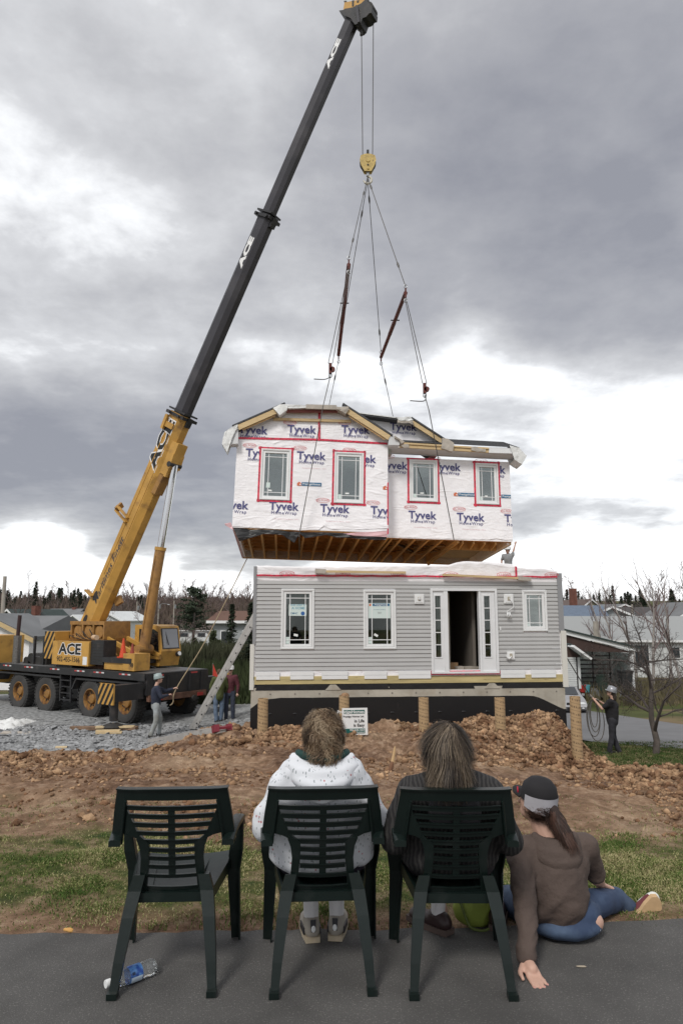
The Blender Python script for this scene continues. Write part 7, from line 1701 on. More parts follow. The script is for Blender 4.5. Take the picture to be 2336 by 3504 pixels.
# --- middle figure in the flowered hoodie
def flower_mat():
    m = mat('flowered_white_cotton', (.70,.72,.76), .85, bump=.35, bscale=8, bdist=.02); N, L, b = nodes(m); tc = N.new('ShaderNodeTexCoord')
    def vor(s, off):
        mp = N.new('ShaderNodeMapping'); mp.inputs['Location'].default_value = off; L.new(tc.outputs['Object'], mp.inputs[0]); v = N.new('ShaderNodeTexVoronoi'); v.inputs['Scale'].default_value = s; L.new(mp.outputs[0], v.inputs['Vector']); return v
    def lt(sck, th): k = N.new('ShaderNodeMath'); k.operation = 'LESS_THAN'; L.new(sck, k.inputs[0]); k.inputs[1].default_value = th; return k.outputs[0]
    cur = None
    def mix(fac, col):
        nonlocal cur
        x = N.new('ShaderNodeMix'); x.data_type = 'RGBA'; L.new(fac, x.inputs[0]); x.inputs[7].default_value = (*col,1)
        if cur is None: x.inputs[6].default_value = (.70,.72,.76,1)
        else: L.new(cur, x.inputs[6])
        cur = x.outputs[2]
    mix(lt(vor(24, (0,0,0)).outputs['Distance'], .13), (.50,.22,.24))
    for off, s in (((3,1,2), 44), ((7,4,1), 52), ((1,8,5), 60)):
        mp = N.new('ShaderNodeMapping'); mp.inputs['Location'].default_value = off; mp.inputs['Rotation'].default_value = (0,.6*off[0],.4*off[1]); mp.inputs['Scale'].default_value = (1,1,.42); L.new(tc.outputs['Object'], mp.inputs[0]); v = N.new('ShaderNodeTexVoronoi'); v.inputs['Scale'].default_value = s; L.new(mp.outputs[0], v.inputs['Vector']); mix(lt(v.outputs['Distance'], .155), (.33,.36,.38))
    L.new(cur, b.inputs['Base Color']); return m
m_flow = flower_mat(); nodes(m_flow)[2].inputs['Roughness'].default_value = .9
def feetloc(T, px, py):
    h = atz(px, py, 0); return Matrix.Rotation(-T.rotation_euler.z, 3, 'Z') @ (h-Vector((T.location.x,T.location.y,0)))
def seated_a():
    o = CHB.location; T = thing('person', 'woman with short curly brown hair in white flowered hoodie sitting on the middle chair', 'person', (o.x-.0, o.y, 0), CHB.rotation_euler.z)
    hc = Vector((.005,.235,1.035)); q1 = feetloc(T, 1068, 3232); q2 = feetloc(T, 1150, 3226); fx = {-1: q1, 1: q2}; b = MB()
    b.ell((0,.31,.55),(.15,.10,.18)); b.ell((0,.25,.78),(.17,.09,.16)); b.cap((0,.24,.80),(0,.23,.93),.08,.055); b.ell(hc, (.078,.092,.105), 14, 10); b.cap(hc+Vector((0,.06,.03)), hc+Vector((0,.105,.05)), .03,.012,6); b.ell(hc+Vector((0,.05,-.04)), (.055,.06,.05), 10, 8)
    for s in (-1, 1):
        b.cap((s*.16,.24,.80),(s*.265,.28,.60),.055,.045); b.cap((s*.265,.28,.60),(s*.2,.50,.63),.048,.032); hand(b, (s*.2,.50,.63), (-s*.4,.7,-.2), 1, .8, -s); b.cap((s*.10,.36,.48),(s*.11,.58,.46),.065,.055); b.cap((s*.11,.60,.43),(fx[s].x,fx[s].y+.07,.12),.055,.030); b.ell(hc+Vector((s*.082,-.0,-.0)), (.012,.022,.032), 8, 6)
    body = remesh(b, 'body', m_skin, T, .014, 3)
    b = MB(); b.ell((0,.325,.53),(.255,.16,.15),18,12); b.ell((0,.30,.64),(.225,.15,.15),18,12); b.ell((0,.245,.78),(.225,.135,.15),18,12); b.ell((0,.33,.47),(.255,.15,.09),16,10)
    for s in (-1, 1): b.cap((s*.06,.235,.87),(s*.17,.24,.80),.070,.082); b.cap((s*.17,.24,.80),(s*.268,.26,.62),.078,.070,12); b.cap((s*.268,.26,.62),(s*.23,.40,.60),.066,.052,12); b.cap((s*.04,.22,.90),(s*.13,.225,.86),.07,.075)
    def wr(c): return .007*sin((c.z*38+fbm(c.x*5,c.y*5,c.z*3)*5))*(.35+abs(c.x)*3.0)*.6
    remesh(b, 'hoodie', m_flow, T, .016, 5, .010, 6, wr=wr)
    # hood lying on the back
    vs = []; fs = []; n = 28; R2 = 9
    b = MB(); prev = None
    for k, (z, ry, rx, rr) in enumerate(((.915,.105,.155,.03),(.885,.135,.165,.036),(.85,.150,.150,.034),(.815,.155,.118,.028))):
        P = [(rx*sin(a), .235-ry*cos(a)*(.62+.1*k), z+.028*abs(sin(a))**2-(.012*k)*cos(a)) for a in [(-1.25+2.5*i/16) for i in range(17)]]; b.tube(P, [rr*(.75+.25*sin(pi*i/16)) for i in range(17)], 8)
    remesh(b, 'hood', m_flow, T, .011, 4, .004, 12)
    MB().tube([(.118*sin(a), .235-.095*cos(a), .945+.012*abs(sin(a))) for a in [(-1.3+2.6*i/14) for i in range(15)]], .02, 8).build('green_collar', cloth('green_collar', (.012,.045,.04)), T, smooth=True)
    # trousers
    b = MB(); b.ell((0,.34,.475),(.245,.15,.085),16,10)
    for s in (-1, 1): b.cap((s*.12,.34,.46),(s*.125,.6,.45),.105,.085); b.cap((s*.125,.60,.43),Vector((s*.125,.6,.43)).lerp(Vector((fx[s].x,fx[s].y+.07,.12)),.5),.075,.065)
    remesh(b, 'trousers', cloth('dark_navy_trousers', (.018,.014,.026)), T, .018, 4, .006, 8)
    # socks and shoes
    m_sock = mat('white_sock', (.72,.71,.72), .9, bump=.5, bscale=60); m_sh = mat('grey_sneaker', (.32,.29,.25), .8, var=.15, vscale=10); m_sole = mat('dirty_sole', (.42,.35,.25), .85, var=.25, vscale=10); m_shb = mat('sneaker_black', (.02,.02,.025), .5)
    for px, py, la in ((1068,3232,.12),(1150,3226,-.18)):
        h = atz(px, py, 0); q = h-T.location; q = Matrix.Rotation(-T.rotation_euler.z, 3, 'Z') @ q; M_ = Matrix.Rotation(la, 3, 'Z')
        f = lambda x, y, z: Vector((q.x, q.y+.03, 0))+M_ @ Vector((x, y, z))
        b = MB(); b.cap(f(0,.04,.10), f(-.005,.02,.27), .038,.044,12); remesh(b, 'sock', m_sock, T, .011, 2, .002, 30)
        b = MB(); b.cap(f(0,.0,.055), f(0,.18,.04), .040,.042,12); b.cap(f(0,.01,.075), f(0,.05,.095), .038,.042,12); sh = remesh(b, 'shoe', m_sh, T, .009, 2)
        b = MB(); b.prism([(-.035,-.035),(.035,-.035),(.044,.05),(.046,.16),(.03,.225),(-.03,.225),(-.046,.16),(-.044,.05)], (0,0,.024), (0,0,0), (1,0,0), (0,1,0)); so_ = b.build('sole', m_sole, sh, fix=True); so_.matrix_basis = Matrix.Translation(f(0,0,.008)) @ M_.to_4x4()
        v = [f(-.011,-.042,.06), f(.011,-.042,.06), f(.014,-.034,.11), f(-.014,-.034,.11)]; MB().add(v+[x+Vector((0,.012,0)) for x in v], [(0,1,2,3),(7,6,5,4),(0,4,5,1),(1,5,6,2),(2,6,7,3),(3,7,4,0)]).build('heel_patch', m_shb, sh); MB().ell(f(0,-.044,.075), (.011,.004,.016), 10, 6).build('heel_badge', m_white, sh)
        for e in (-1, 1): MB().beam(f(e*.041,.0,.05), f(e*.045,.11,.045), .006, .03).build('side_stripe', m_shb, sh)
    # hair
    hm = hair_mat('curly_brown_hair', (.045,.028,.016), (.15,.092,.05), (.34,.26,.17))
    b = MB(); b.ell(hc+Vector((0,-.012,.018)), (.088,.095,.104), 16, 12); b.ell(hc+Vector((0,-.055,-.055)), (.078,.055,.075), 12, 8); hs = remesh(b, 'hair', mat('hair_base_brown', (.09,.055,.03), .8), T, .014, 3, .006, 25)
    def fl(v, p): return Vector((v.x*.9, -.25+.25*v.y, -.75-.4*abs(v.x)))+Vector((-v.y,v.x,0))*.5*sin(v.z*9+v.x*6)
    strands('hair_strands', head_roots(hc+Vector((0,-.015,.016)), (.090,.098,.105), 5200, 3, flowf=fl, zmin=-.85)+head_roots(hc+Vector((0,-.055,-.06)), (.078,.055,.07), 1800, 5, flowf=lambda v, p: Vector((v.x*.7,-.2,-1)), zmin=-.9), hm, hs, .046, .0020, .010, .3, 2, lift=.022, jit=.27)
    MB().ell(hc+Vector((.094,-.0,-.045)), .006, 8, 6).build('earring', m_white, T)
    return T
seated_a()
# --- right figure with long grey brown hair
def seated_c():
    o = CHC.location; T = thing('person', 'long grey haired person in dark patterned jacket sitting on the right chair', 'person', (o.x, o.y, 0), CHC.rotation_euler.z)
    q1 = feetloc(T, 1522, 3205); q2 = feetloc(T, 1700, 3190); fx = {-1: q1, 1: q2}; hc = Vector((-.015,.215,.985)); b = MB(); b.ell((0,.31,.55),(.15,.10,.18)); b.ell((0,.25,.76),(.17,.09,.16)); b.cap((0,.24,.78),(0,.23,.9),.08,.055); b.ell(hc, (.078,.092,.105), 14, 10); b.cap(hc+Vector((0,.06,.03)), hc+Vector((0,.105,.05)), .03,.012,6)
    for s in (-1, 1): b.cap((s*.16,.24,.76),(s*.27,.27,.56),.06,.05); b.cap((s*.27,.27,.56),(s*.22,.48,.60),.048,.032); hand(b, (s*.22,.48,.60), (-s*.3,.7,-.3), 1, .8, -s); b.cap((s*.10,.36,.48),(s*.13,.6,.45),.065,.055); b.cap((s*.13,.62,.43),(fx[s].x,fx[s].y+.06,.1),.055,.030); b.ell(hc+Vector((s*.082,0,0)), (.012,.022,.032), 8, 6)
    remesh(b, 'body', m_skin, T, .014, 3)
    m_j = cloth('dark_zebra_knit', (.030,.028,.030), bump=.3); N, L, bs = nodes(m_j); tc = N.new('ShaderNodeTexCoord'); wv = N.new('ShaderNodeTexWave'); wv.inputs['Scale'].default_value = 16; wv.inputs['Distortion'].default_value = 9; wv.inputs['Detail'].default_value = 2; wv.inputs['Detail Scale'].default_value = .6; L.new(tc.outputs['Object'], wv.inputs['Vector'])
    cr = N.new('ShaderNodeValToRGB'); e = cr.color_ramp.elements; e[0].position = .45; e[0].color = (.012,.011,.012,1); e[1].position = .6; e[1].color = (.036,.034,.033,1); L.new(wv.outputs['Fac'], cr.inputs[0]); L.new(cr.outputs[0], bs.inputs['Base Color'])
    b = MB(); b.ell((0,.325,.52),(.22,.15,.14),18,12); b.ell((0,.30,.62),(.21,.15,.15),18,12); b.ell((0,.245,.75),(.205,.13,.14),18,12); b.ell((0,.33,.47),(.24,.15,.09),16,10)
    for s in (-1, 1): b.cap((s*.07,.235,.815),(s*.175,.24,.77),.075,.088); b.cap((s*.175,.24,.77),(s*.265,.26,.56),.085,.072,12); b.cap((s*.265,.26,.56),(s*.24,.40,.57),.068,.052,12)
    remesh(b, 'jacket', m_j, T, .016, 5, .012, 6)
    b = MB(); b.prism([(-.115,.66),(.115,.66),(.125,.72),(.085,.85),(-.085,.85),(-.125,.72)], (0,.05,0), (0,.105,0)); remesh(b, 'waistcoat', cloth('charcoal_vest', (.045,.043,.047)), T, .014, 6)
    b = MB(); b.ell((0,.34,.475),(.235,.15,.085),16,10)
    for s in (-1, 1): b.cap((s*.12,.34,.46),(s*.14,.6,.45),.105,.085); b.cap((s*.14,.62,.43),Vector((s*.14,.62,.43)).lerp(Vector((fx[s].x,fx[s].y+.06,.1)),.5),.078,.066)
    remesh(b, 'trousers', cloth('black_trousers', (.014,.010,.013)), T, .018, 4, .008, 8)
    m_sock = mat('white_sock', (.72,.71,.72), .9); m_sh = mat('brown_leather_shoe', (.035,.018,.018), .45)
    for (px, py, la) in ((1522,3205,.75),(1700,3190,-.3)):
        h = atz(px, py, 0); q = Matrix.Rotation(-T.rotation_euler.z, 3, 'Z') @ (h-T.location); M_ = Matrix.Rotation(la, 3, 'Z'); f = lambda x, y, z: Vector((q.x, q.y+.02, 0))+M_ @ Vector((x, y, z))
        b = MB(); b.cap(f(0,.04,.08), f(0,.03,.28), .036,.044,12); remesh(b, 'sock', m_sock, T, .011, 2)
        b = MB(); b.cap(f(0,.0,.055), f(0,.19,.042), .042,.04,12); b.cap(f(0,.01,.07), f(0,.06,.075), .040,.04,12); sh = remesh(b, 'shoe', m_sh, T, .009, 2); b = MB(); b.prism([(-.036,-.035),(.036,-.035),(.044,.05),(.046,.16),(.03,.235),(-.03,.235),(-.046,.16),(-.044,.05)], (0,0,.028), (0,0,0), (1,0,0), (0,1,0)); s_ = b.build('sole', mat('brown_sole', (.10,.07,.06), .8), sh, fix=True); s_.matrix_basis = Matrix.Translation(f(0,0,.008)) @ M_.to_4x4()
    hm = hair_mat('long_grey_brown_hair', (.022,.016,.012), (.070,.051,.036), (.19,.145,.10))
    b = MB(); b.ell(hc+Vector((0,-.012,.018)), (.085,.093,.102), 16, 12); b.cap(hc+Vector((0,-.055,-.02)), hc+Vector((.01,-.05,-.145)), .070,.055,12); hs = remesh(b, 'hair', mat('hair_base_grey', (.05,.038,.028), .8), T, .014, 4, .006, 25)
    crown = Vector((.02,-.07,.09))
    def fl(v, p): r_ = (p-hc)-crown; return Vector((r_.x*5, r_.y*3-.1, -1.0 if v.z < .7 else r_.z*4-.25))
    strands('hair_strands', head_roots(hc+Vector((0,-.014,.018)), (.086,.094,.103), 4600, 13, flowf=fl, zmin=-.7)+head_roots(hc+Vector((0,-.062,-.075)), (.070,.056,.085), 2600, 15, flowf=lambda v, p: Vector((v.x*.35,-.12,-1)), zmin=-.6), hm, hs, .150, .0016, .004, .9, 6, 6, lift=.004, jit=.11)
    return T
seated_c()
# --- young woman sitting on the ground at the right
def ground_girl():
    T = thing('person', 'young woman in brown hooded top and cap sitting on the asphalt leaning on one hand', 'person', (0,0,0))
    bt_ = atz(1955, 3240, 0); hp = Vector((bt_.x-.015, bt_.y+.14, 0.10)); sh_c = at(1885, 2900, hp.y+.02); hd = at(1836, 2742, hp.y+.05); hndp = atz(1802, 3288, .05)
    shL = at(1775, 2915, hp.y-.0); shR = at(2003, 2895, hp.y+.06); b = MB()
    wl = Vector((hndp.x, hndp.y, .05)); el = shL.lerp(wl, .5)+Vector((.01,-.02,0))
    kneeL = at(1732, 3085, hp.y+.36); kneeR = at(2105, 3075, hp.y+.30); anR = at(2160, 3120, hp.y+.33); toeR = at(2235, 3120, hp.y+.42)
    b.ell(hp, (.155,.12,.10), 14, 10); b.cap(hp+Vector((0,0,.05)), sh_c+Vector((0,0,-.1)), .12, .13); b.cap(sh_c, hd-Vector((0,0,.08)), .06,.05); b.ell(hd, (.078,.094,.108), 14, 10, Matrix.Rotation(rad(38),3,'Z'))
    fd = Matrix.Rotation(rad(38),3,'Z') @ Vector((0,1,0)); b.ell(hd+fd*.045+Vector((0,0,-.05)), (.055,.055,.055), 10, 8); b.cap(hd+fd*.09+Vector((0,0,0)), hd+fd*.112-Vector((0,0,.02)), .012,.014,6)
    ear = hd+Matrix.Rotation(rad(38),3,'Z') @ Vector((-.078,.0,-.012)); b.ell(ear, (.013,.022,.033), 8, 8, Matrix.Rotation(rad(38),3,'Z'))
    b.cap(shL, el, .05,.042); b.cap(el, wl, .04,.027); b.cap(shR, shR+Vector((.09,.12,-.2)), .05,.04); b.cap(shR+Vector((.09,.12,-.2)), kneeR+Vector((-.1,-.05,.1)), .04,.028); hand(b, kneeR+Vector((-.1,-.05,.1)), (.3,.5,-.4), .9, .5, 1)
    # supporting hand: flat, fingers towards the camera
    n = 5; fw = Vector((.16,-1,0)).normalized(); x = Vector((1,.16,0)).normalized(); p0 = wl+Vector((0,0,-.012)); hs_ = .80; kn = p0+fw*.075+Vector((0,0,-.022))
    b.cap(wl, p0+fw*.05, .026,.027,8)
    for o, L_, an in ((-.025,.064,-.04),(-.008,.073,.03),(.009,.068,.10),(.026,.053,.2)):
        r0_ = p0+fw*.03+x*o*.8; k_ = kn+x*o*1.05; dd = (fw+x*an).normalized(); m1 = k_+dd*L_*.5+Vector((0,0,-.004)); e_ = k_+dd*L_+Vector((0,0,-.013)); b.cap(r0_, k_, .0135,.0110,6); b.cap(k_, m1, .0102,.0092,6); b.cap(m1, e_, .0092,.0075,6)
    t0 = p0+fw*.01-x*.026; t1 = t0+(-x*.030+fw*.038)+Vector((0,0,-.01)); b.cap(t0, t1, .0145,.012,6); b.cap(t1, t1+fw*.034+Vector((0,0,-.012)), .0115,.009,6)
    b.cap(hp+Vector((-.08,.03,0)), kneeL, .06,.045); b.cap(hp+Vector((.1,.02,0)), kneeR, .06,.045); b.cap(kneeR, anR, .042,.034); b.cap(anR, anR.lerp(toeR,.6), .035,.03)
    body = remesh(b, 'body', m_skin, T, .0060, 2)
    for (o, L_, an) in ((-.025,.064,-.04),(-.008,.073,.03),(.009,.068,.10),(.026,.053,.2)):
        dd = (fw+x*an).normalized(); e_ = kn+x*o*1.05+dd*(L_-.002)+Vector((0,0,-.007)); MB().ell(e_, (.0055,.0075,.0035), 8, 4).build('nail', mat('nail', (.60,.30,.26), .3), body)
    # top
    b = MB(); low = hp+Vector((-.02,-.01,.085)); b.cap(low, sh_c+Vector((0,0,-.12)), .165, .17, 16); b.ell(sh_c+Vector((0,0,-.08)), (.195,.135,.13), 16, 12); b.cap(sh_c+Vector((0,0,.0)), shL, .075,.072); b.cap(sh_c, shR, .075,.070)
    b.cap(shL, el, .070,.056,12); b.cap(el, el.lerp(wl,.86), .054,.046,12); b.cap(el.lerp(wl,.80), el.lerp(wl,.93), .046,.044,12); b.cap(shR, shR+Vector((.075,.1,-.17)), .068,.055); b.ell(hp+Vector((-.04,-.015,.055)), (.175,.15,.075), 16, 10, Matrix.Rotation(rad(14),3,'Y').inverted())
    def wr(c): return .008*(1-abs(fbm(c.x*5+c.z*3, c.y*3, c.z*11-c.x*6, 2))*3.2)*(1.0 if (c.z < .22 or c.x < shL.x+.05) else .28)
    hood = remesh(b, 'hooded_top', cloth('brown_knit_top', (.085,.060,.050), bump=.5, bscale=22, var=.14), T, .013, 5, .006, 7, wr=wr)
    # hood folds hanging behind the neck
    b = MB()
    for k, (zz, ry, rx, rr) in enumerate(((.040,.080,.105,.030),(.022,.105,.118,.032),(.000,.125,.122,.032),(-.026,.138,.112,.026))):
        P = [sh_c+Vector((.012+rx*sin(a), -ry*cos(a), zz+.05*(1-cos(a))*.7-.02*k)) for a in [(-1.5+3.0*i/16) for i in range(17)]]; b.tube(P, [rr*(.7+.3*sin(pi*i/16)) for i in range(17)], 8)
    remesh(b, 'hood', MATS['brown_knit_top'], T, .010, 9, .004, 12)
    # jeans
    mj = cloth('blue_jeans', (.030,.050,.10), col2=(.08,.12,.19), c2scale=5, c2lo=.5, c2hi=.75)
    b = MB(); b.ell(hp+Vector((.015,-.01,-.035)), (.200,.165,.068), 18, 12); b.ell(hp+Vector((.075,.0,.01)), (.135,.135,.075), 18, 12); b.cap(hp+Vector((-.09,.05,0)), kneeL, .105,.085,12); b.cap(hp+Vector((.09,.04,.0)), kneeR, .088,.062,12); b.cap(kneeR, kneeR.lerp(anR,.9), .062,.054,12); b.cap(kneeL, kneeL+Vector((.28,.12,-.10)), .08,.06,12)
    remesh(b, 'jeans', mj, T, .014, 4, .006, 9)
    # bare back and white waistband showing above the jeans
    wst = at(2025, 3178, hp.y-.085); b = MB(); b.ell(wst+Vector((-.015,.03,.02)), (.085,.06,.06), 14, 10); remesh(b, 'bare_back', m_skin, T, .010, 3); MB().tube(smooth_path([at(1985,3205,hp.y-.128), at(2020,3200,hp.y-.122), at(2050,3180,hp.y-.095)],4), .008, 6).build('white_waistband', m_white, T, smooth=True)
    # foot: sock, shoe with pale sole facing the camera
    d = (toeR-anR).normalized(); b = MB(); b.cap(anR-d*.04, anR+d*.05, .038,.04,10); remesh(b, 'sock', mat('white_sock', (.72,.71,.72), .9), T, .01, 2)
    c0 = at(2188, 3135, hp.y+.27); ax_ = Vector((.78,.15,.55)).normalized(); up_ = Vector((-.3,-.75,-.1)); nn = ax_.cross(Vector((0,1,0))).normalized(); facing = Vector((-.15,-.95,-.25)).normalized(); s2 = ax_.cross(facing).normalized()
    P = [(-.085,-.02),(-.075,-.042),(-.02,-.043),(.02,-.036),(.06,-.046),(.12,-.050),(.145,-.03),(.148,.01),(.13,.038),(.07,.046),(.0,.034),(-.05,.038),(-.08,.02)]
    sl = MB(); sl.prism(P, facing*.028, c0, ax_, s2); so_ = sl.build('sole', mat('gum_sole', (.52,.35,.19), .7, var=.12, vscale=14), T, fix=True)
    MB().prism([(.020*cos(2*pi*i/14)-.045, .026*sin(2*pi*i/14)) for i in range(14)], facing*.003, c0+facing*.028, ax_, s2).build('heel_disc', mat('pale_heel_disc', (.6,.5,.3), .6), so_, fix=True)
    b = MB(); b.cap(c0-facing*.03-ax_*.04, c0-facing*.03+ax_*.09, .042,.040,12); b.cap(c0-facing*.05-ax_*.045, c0-facing*.08-ax_*.03, .04,.036,12); remesh(b, 'shoe', mat('dark_red_shoe', (.12,.015,.02), .5), T, .01, 2)
    b = MB(); b.cap(c0-facing*.045+ax_*.04, c0-facing*.03+ax_*.115, .036,.036,12); remesh(b, 'shoe_toe_cap', mat('white_leather', (.7,.7,.66), .5), T, .01, 2)
    # cap with brim, pale back band
    RZ = Matrix.Rotation(rad(38),3,'Z') @ Matrix.Rotation(rad(10),3,'X'); ct = hd+RZ @ Vector((0,-.008,.03)); b = MB(); b.lathe([(.094,-.015),(.096,.02),(.085,.06),(.055,.09),(.02,.10),(0,.101)], 24, o=ct, rot=RZ); cp = b.build('cap', cloth('black_cap', (.012,.011,.013)), T, smooth=True)
    vs = [ct+RZ @ Vector(v) for v in [(x_*.072, .07+.085*sqrt(max(0,1-x_*x_)), -.004-.018*x_*x_) for x_ in [i/6-1 for i in range(13)]]]; v2 = [ct+RZ @ Vector((x_*.078, .045, .0)) for x_ in [i/6-1 for i in range(13)]]; k = 13
    MB().add(vs+v2+[v+Vector((0,0,.006)) for v in vs+v2], [(i,i+1,k+i+1,k+i) for i in range(12)]+[(2*k+i,3*k+i,3*k+i+1,2*k+i+1) for i in range(12)]+[(i,2*k+i,2*k+i+1,i+1) for i in range(12)]).build('cap_brim', MATS['black_cap'], cp, smooth=True)
    for (a0, zc) in ((.35,.02),(.7,.03)): MB().beam(ct+RZ @ Vector((-.02,.125,.004)), ct+RZ @ Vector((-.06,.09,.0)), .006, .012).build('brim_mark', m_white if a0 < .5 else m_red, cp)
    bp_ = []; 
    for j, z in enumerate((-.045,-.015,.012)):
        for i in range(21):
            a = -pi/2+(-1.75+3.5*i/20); sg = 1-.0*abs(i-10)/10; bp_.append(ct+RZ @ Vector((.0985*cos(a), .0985*sin(a), z-(.028*cos((i-10)/10*1.5) if j < 2 else .0)+.008)))
    MB().add(bp_, [(j*21+i, j*21+i+1, j*21+22+i, j*21+21+i) for j in range(2) for i in range(20)]).build('grey_band', cloth('pale_grey_band', (.40,.39,.42)), cp, smooth=True)
    # hair and ponytail
    hm = hair_mat('dark_brown_hair', (.018,.010,.009), (.045,.026,.02), (.11,.06,.045)); b = MB(); b.ell(hd+RZ @ Vector((0,-.018,-.004)), (.084,.088,.088), 14, 10); pt0 = hd+RZ @ Vector((0,-.10,-.005)); pt1 = pt0+Vector((.045,-.035,-.10)); pt2 = pt1+Vector((.012,.01,-.07)); b.cap(hd+RZ @ Vector((0,-.08,-.01)), pt0, .03,.028); b.cap(pt0, pt1, .030,.036); b.cap(pt1, pt2, .036,.016); hs = remesh(b, 'hair', mat('hair_base_dark', (.028,.016,.013), .8), T, .010, 3, .004, 25)
    rt = []; rg = random.Random(8)
    for _ in range(1500):
        t = rg.random(); c = pt0.lerp(pt1, t); a = rg.random()*6.28; nrm = Vector((cos(a), sin(a), 0)); rt.append((c+nrm*.030, nrm, (pt2-pt0).normalized(), 1))
    for q in head_roots(hd+RZ @ Vector((0,-.018,-.02)), (.085,.089,.07), 1400, 17, flowf=lambda v, p: (pt0-p), zmin=-.95):
        if q[0].z < ct.z-.02 and (q[0]-hd).dot(fd) < .03: rt.append((q[0], q[1], q[2], .5))
    strands('hair_strands', rt, hm, hs, .10, .0014, .004, .5, 9, 5)
    return T
ground_girl()
# ============================================================ SITE OBJECTS
# cardboard pier tubes
def tube_mat():
    m = mat('brown_cardboard_tube', (.42,.29,.16), .85, var=.08, vscale=3); N, L, b = nodes(m); tc = N.new('ShaderNodeTexCoord'); sp = N.new('ShaderNodeSeparateXYZ'); L.new(tc.outputs['Object'], sp.inputs[0])
    def M(op, a, c=None):
        n = N.new('ShaderNodeMath'); n.operation = op
        for i, v in enumerate((a, c)):
            if v is None: continue
            if isinstance(v, (int, float)): n.inputs[i].default_value = v
            else: L.new(v, n.inputs[i])
        return n.outputs[0]
    ang = M('ARCTAN2', sp.outputs[1], sp.outputs[0]); h = M('ADD', M('MULTIPLY', sp.outputs[2], 1.0), M('MULTIPLY', ang, .022))
    row = M('FRACT', M('MULTIPLY', h, 7.2)); colu = M('FRACT', M('MULTIPLY', ang, 3.2)); 
    seam = M('LESS_THAN', row, .07); inr = M('MULTIPLY', M('GREATER_THAN', row, .38), M('LESS_THAN', row, .66)); inc = M('MULTIPLY', M('GREATER_THAN', colu, .25), M('LESS_THAN', colu, .72))
    n = N.new('ShaderNodeTexNoise'); n.inputs['Scale'].default_value = 24; L.new(tc.outputs['Object'], n.inputs['Vector']); pr = M('MULTIPLY', M('MULTIPLY', inr, inc), M('GREATER_THAN', n.outputs['Fac'], .44)); f = M('MAXIMUM', M('MULTIPLY', seam, .55), pr)
    x = N.new('ShaderNodeMix'); x.data_type = 'RGBA'; L.new(f, x.inputs[0]); x.inputs[7].default_value = (.09,.06,.035,1); x.inputs[6].default_value = (.42,.29,.16,1); L.new(x.outputs[2], b.inputs['Base Color']); return m
m_tube = tube_mat(); m_cap = mat('tube_top', (.5,.42,.3), .9)
for i, (px, pt_, pb_, Y, lb) in enumerate(((900,2390,2530,14.8,'cardboard pier tube furthest left in front of the foundation'),(1177,2380,2530,15.0,'pier tube with mud on its rim behind the woman in the hoodie'),(1448,2387,2515,15.0,'pier tube in the middle between the two seated heads'),(1708,2387,2530,14.7,'pier tube standing in the big dirt mound left of the young woman'),(1965,2383,2560,14.4,'pier tube standing free right of the foundation corner'))):
    a = at(px, pt_, Y); zb = gh(a.x, Y)-.3; T = thing('pier_tube', lb, 'pier tube', (a.x, Y, zb), 0, 'cardboard pier tubes in front of the foundation'); H_ = a.z-zb
    MB().lathe([(.105,0),(.107,H_*.5),(.105,H_),(.093,H_),(.093,H_-.12),(0,H_-.12)], 24).build('tube_wall', m_tube, T, smooth=True, ang=40)
    if i == 1: MB().ell((.02,0,H_), (.09,.09,.06), 10, 6).build('mud_lump', m_clod, T)
# yard sign
def sign():
    Y = 13.9; a = at(1205-34, 2422, Y); c = at(1258, 2514, Y); w_ = c.x-a.x; h_ = a.z-c.z; T = thing('yard_sign', 'white and teal builder sign partly hidden behind the curly haired head', 'sign', (c.x, Y, c.z)); T.rotation_euler = (0,rad(-.8),rad(2))
    mg = mat('sign_green', (.005,.10,.085), .5); MB().box((-w_,-.01,0),(0,.01,h_)).build('panel', m_white, T)
    MB().box((-w_+.03,-.014,h_*.79),(-.11*w_,-.0105,h_*.93)).build('title_bar', mg, T); MB().box((-w_+.03,-.014,h_*.06),(-.11*w_,-.0105,h_*.24)).build('phone_bar', mg, T)
    for s, z, sz, m in (('PrestigeHomes', .86, .085, m_white),('Prestige Homes Ltd.', .69, .05, MATS['sign_black']),('in Life', .52, .08, MATS['sign_black']),('is Easy', .36, .08, MATS['sign_black']),('902-620-1253', .185, .05, m_white),('homes.ca', .105, .04, m_white)):
        text_obj(s, sz, T, m, (-.13*w_,-.016,h_*z), (1,0,0), (0,0,1), bold=.02, ax='RIGHT')
    for x in (-w_*.85,-w_*.2): MB().cyl((x,0,-.5),(x,0,.02),.006,6).build('wire_leg', m_steel, T)
sign()
# leaning extension ladder, seen edge on
m_alu = mat('aluminium_ladder', (.46,.45,.43), .5, .35, var=.12, vscale=3)
def ladder_lean():
    a = on_ground(660, 2500); a = Vector((a.x, a.y, a.z)); top = at(872, 2118, a.y+.1); d = (top-a).normalized(); top = a+d*((top-a).length+1.2); n = Vector((0,1,0)); s = d.cross(n).normalized()
    T = thing('extension_ladder', 'long aluminium extension ladder leaning on the left side of the grey house', 'ladder', a); L_ = (top-a).length
    for k, off in (('base', 0), ('fly', .10)):
        for yy in (0, .40): MB().beam(s*off+n*yy, d*L_+s*off+n*yy, .03, .085, up=s).build('rail', m_alu, T)
    i = 0; t = .25
    while t < L_-.1:
        MB().cyl(d*t-n*.025, d*t+n*.44, .016, 8).build('rung', m_alu, T); MB().cyl(d*t+s*.10-n*.025, d*t+s*.10+n*.44, .016, 8).build('rung', m_alu, T)
        MB().cyl(d*t-n*.03, d*t-n*.016, .024, 8).build('rung_end', m_cbl, T); t += .305
    for yy in (0,.40): MB().cbox(n*yy+Vector((0,0,.02)), (.12,.08,.06)).build('foot', m_cbl, T)
ladder_lean()
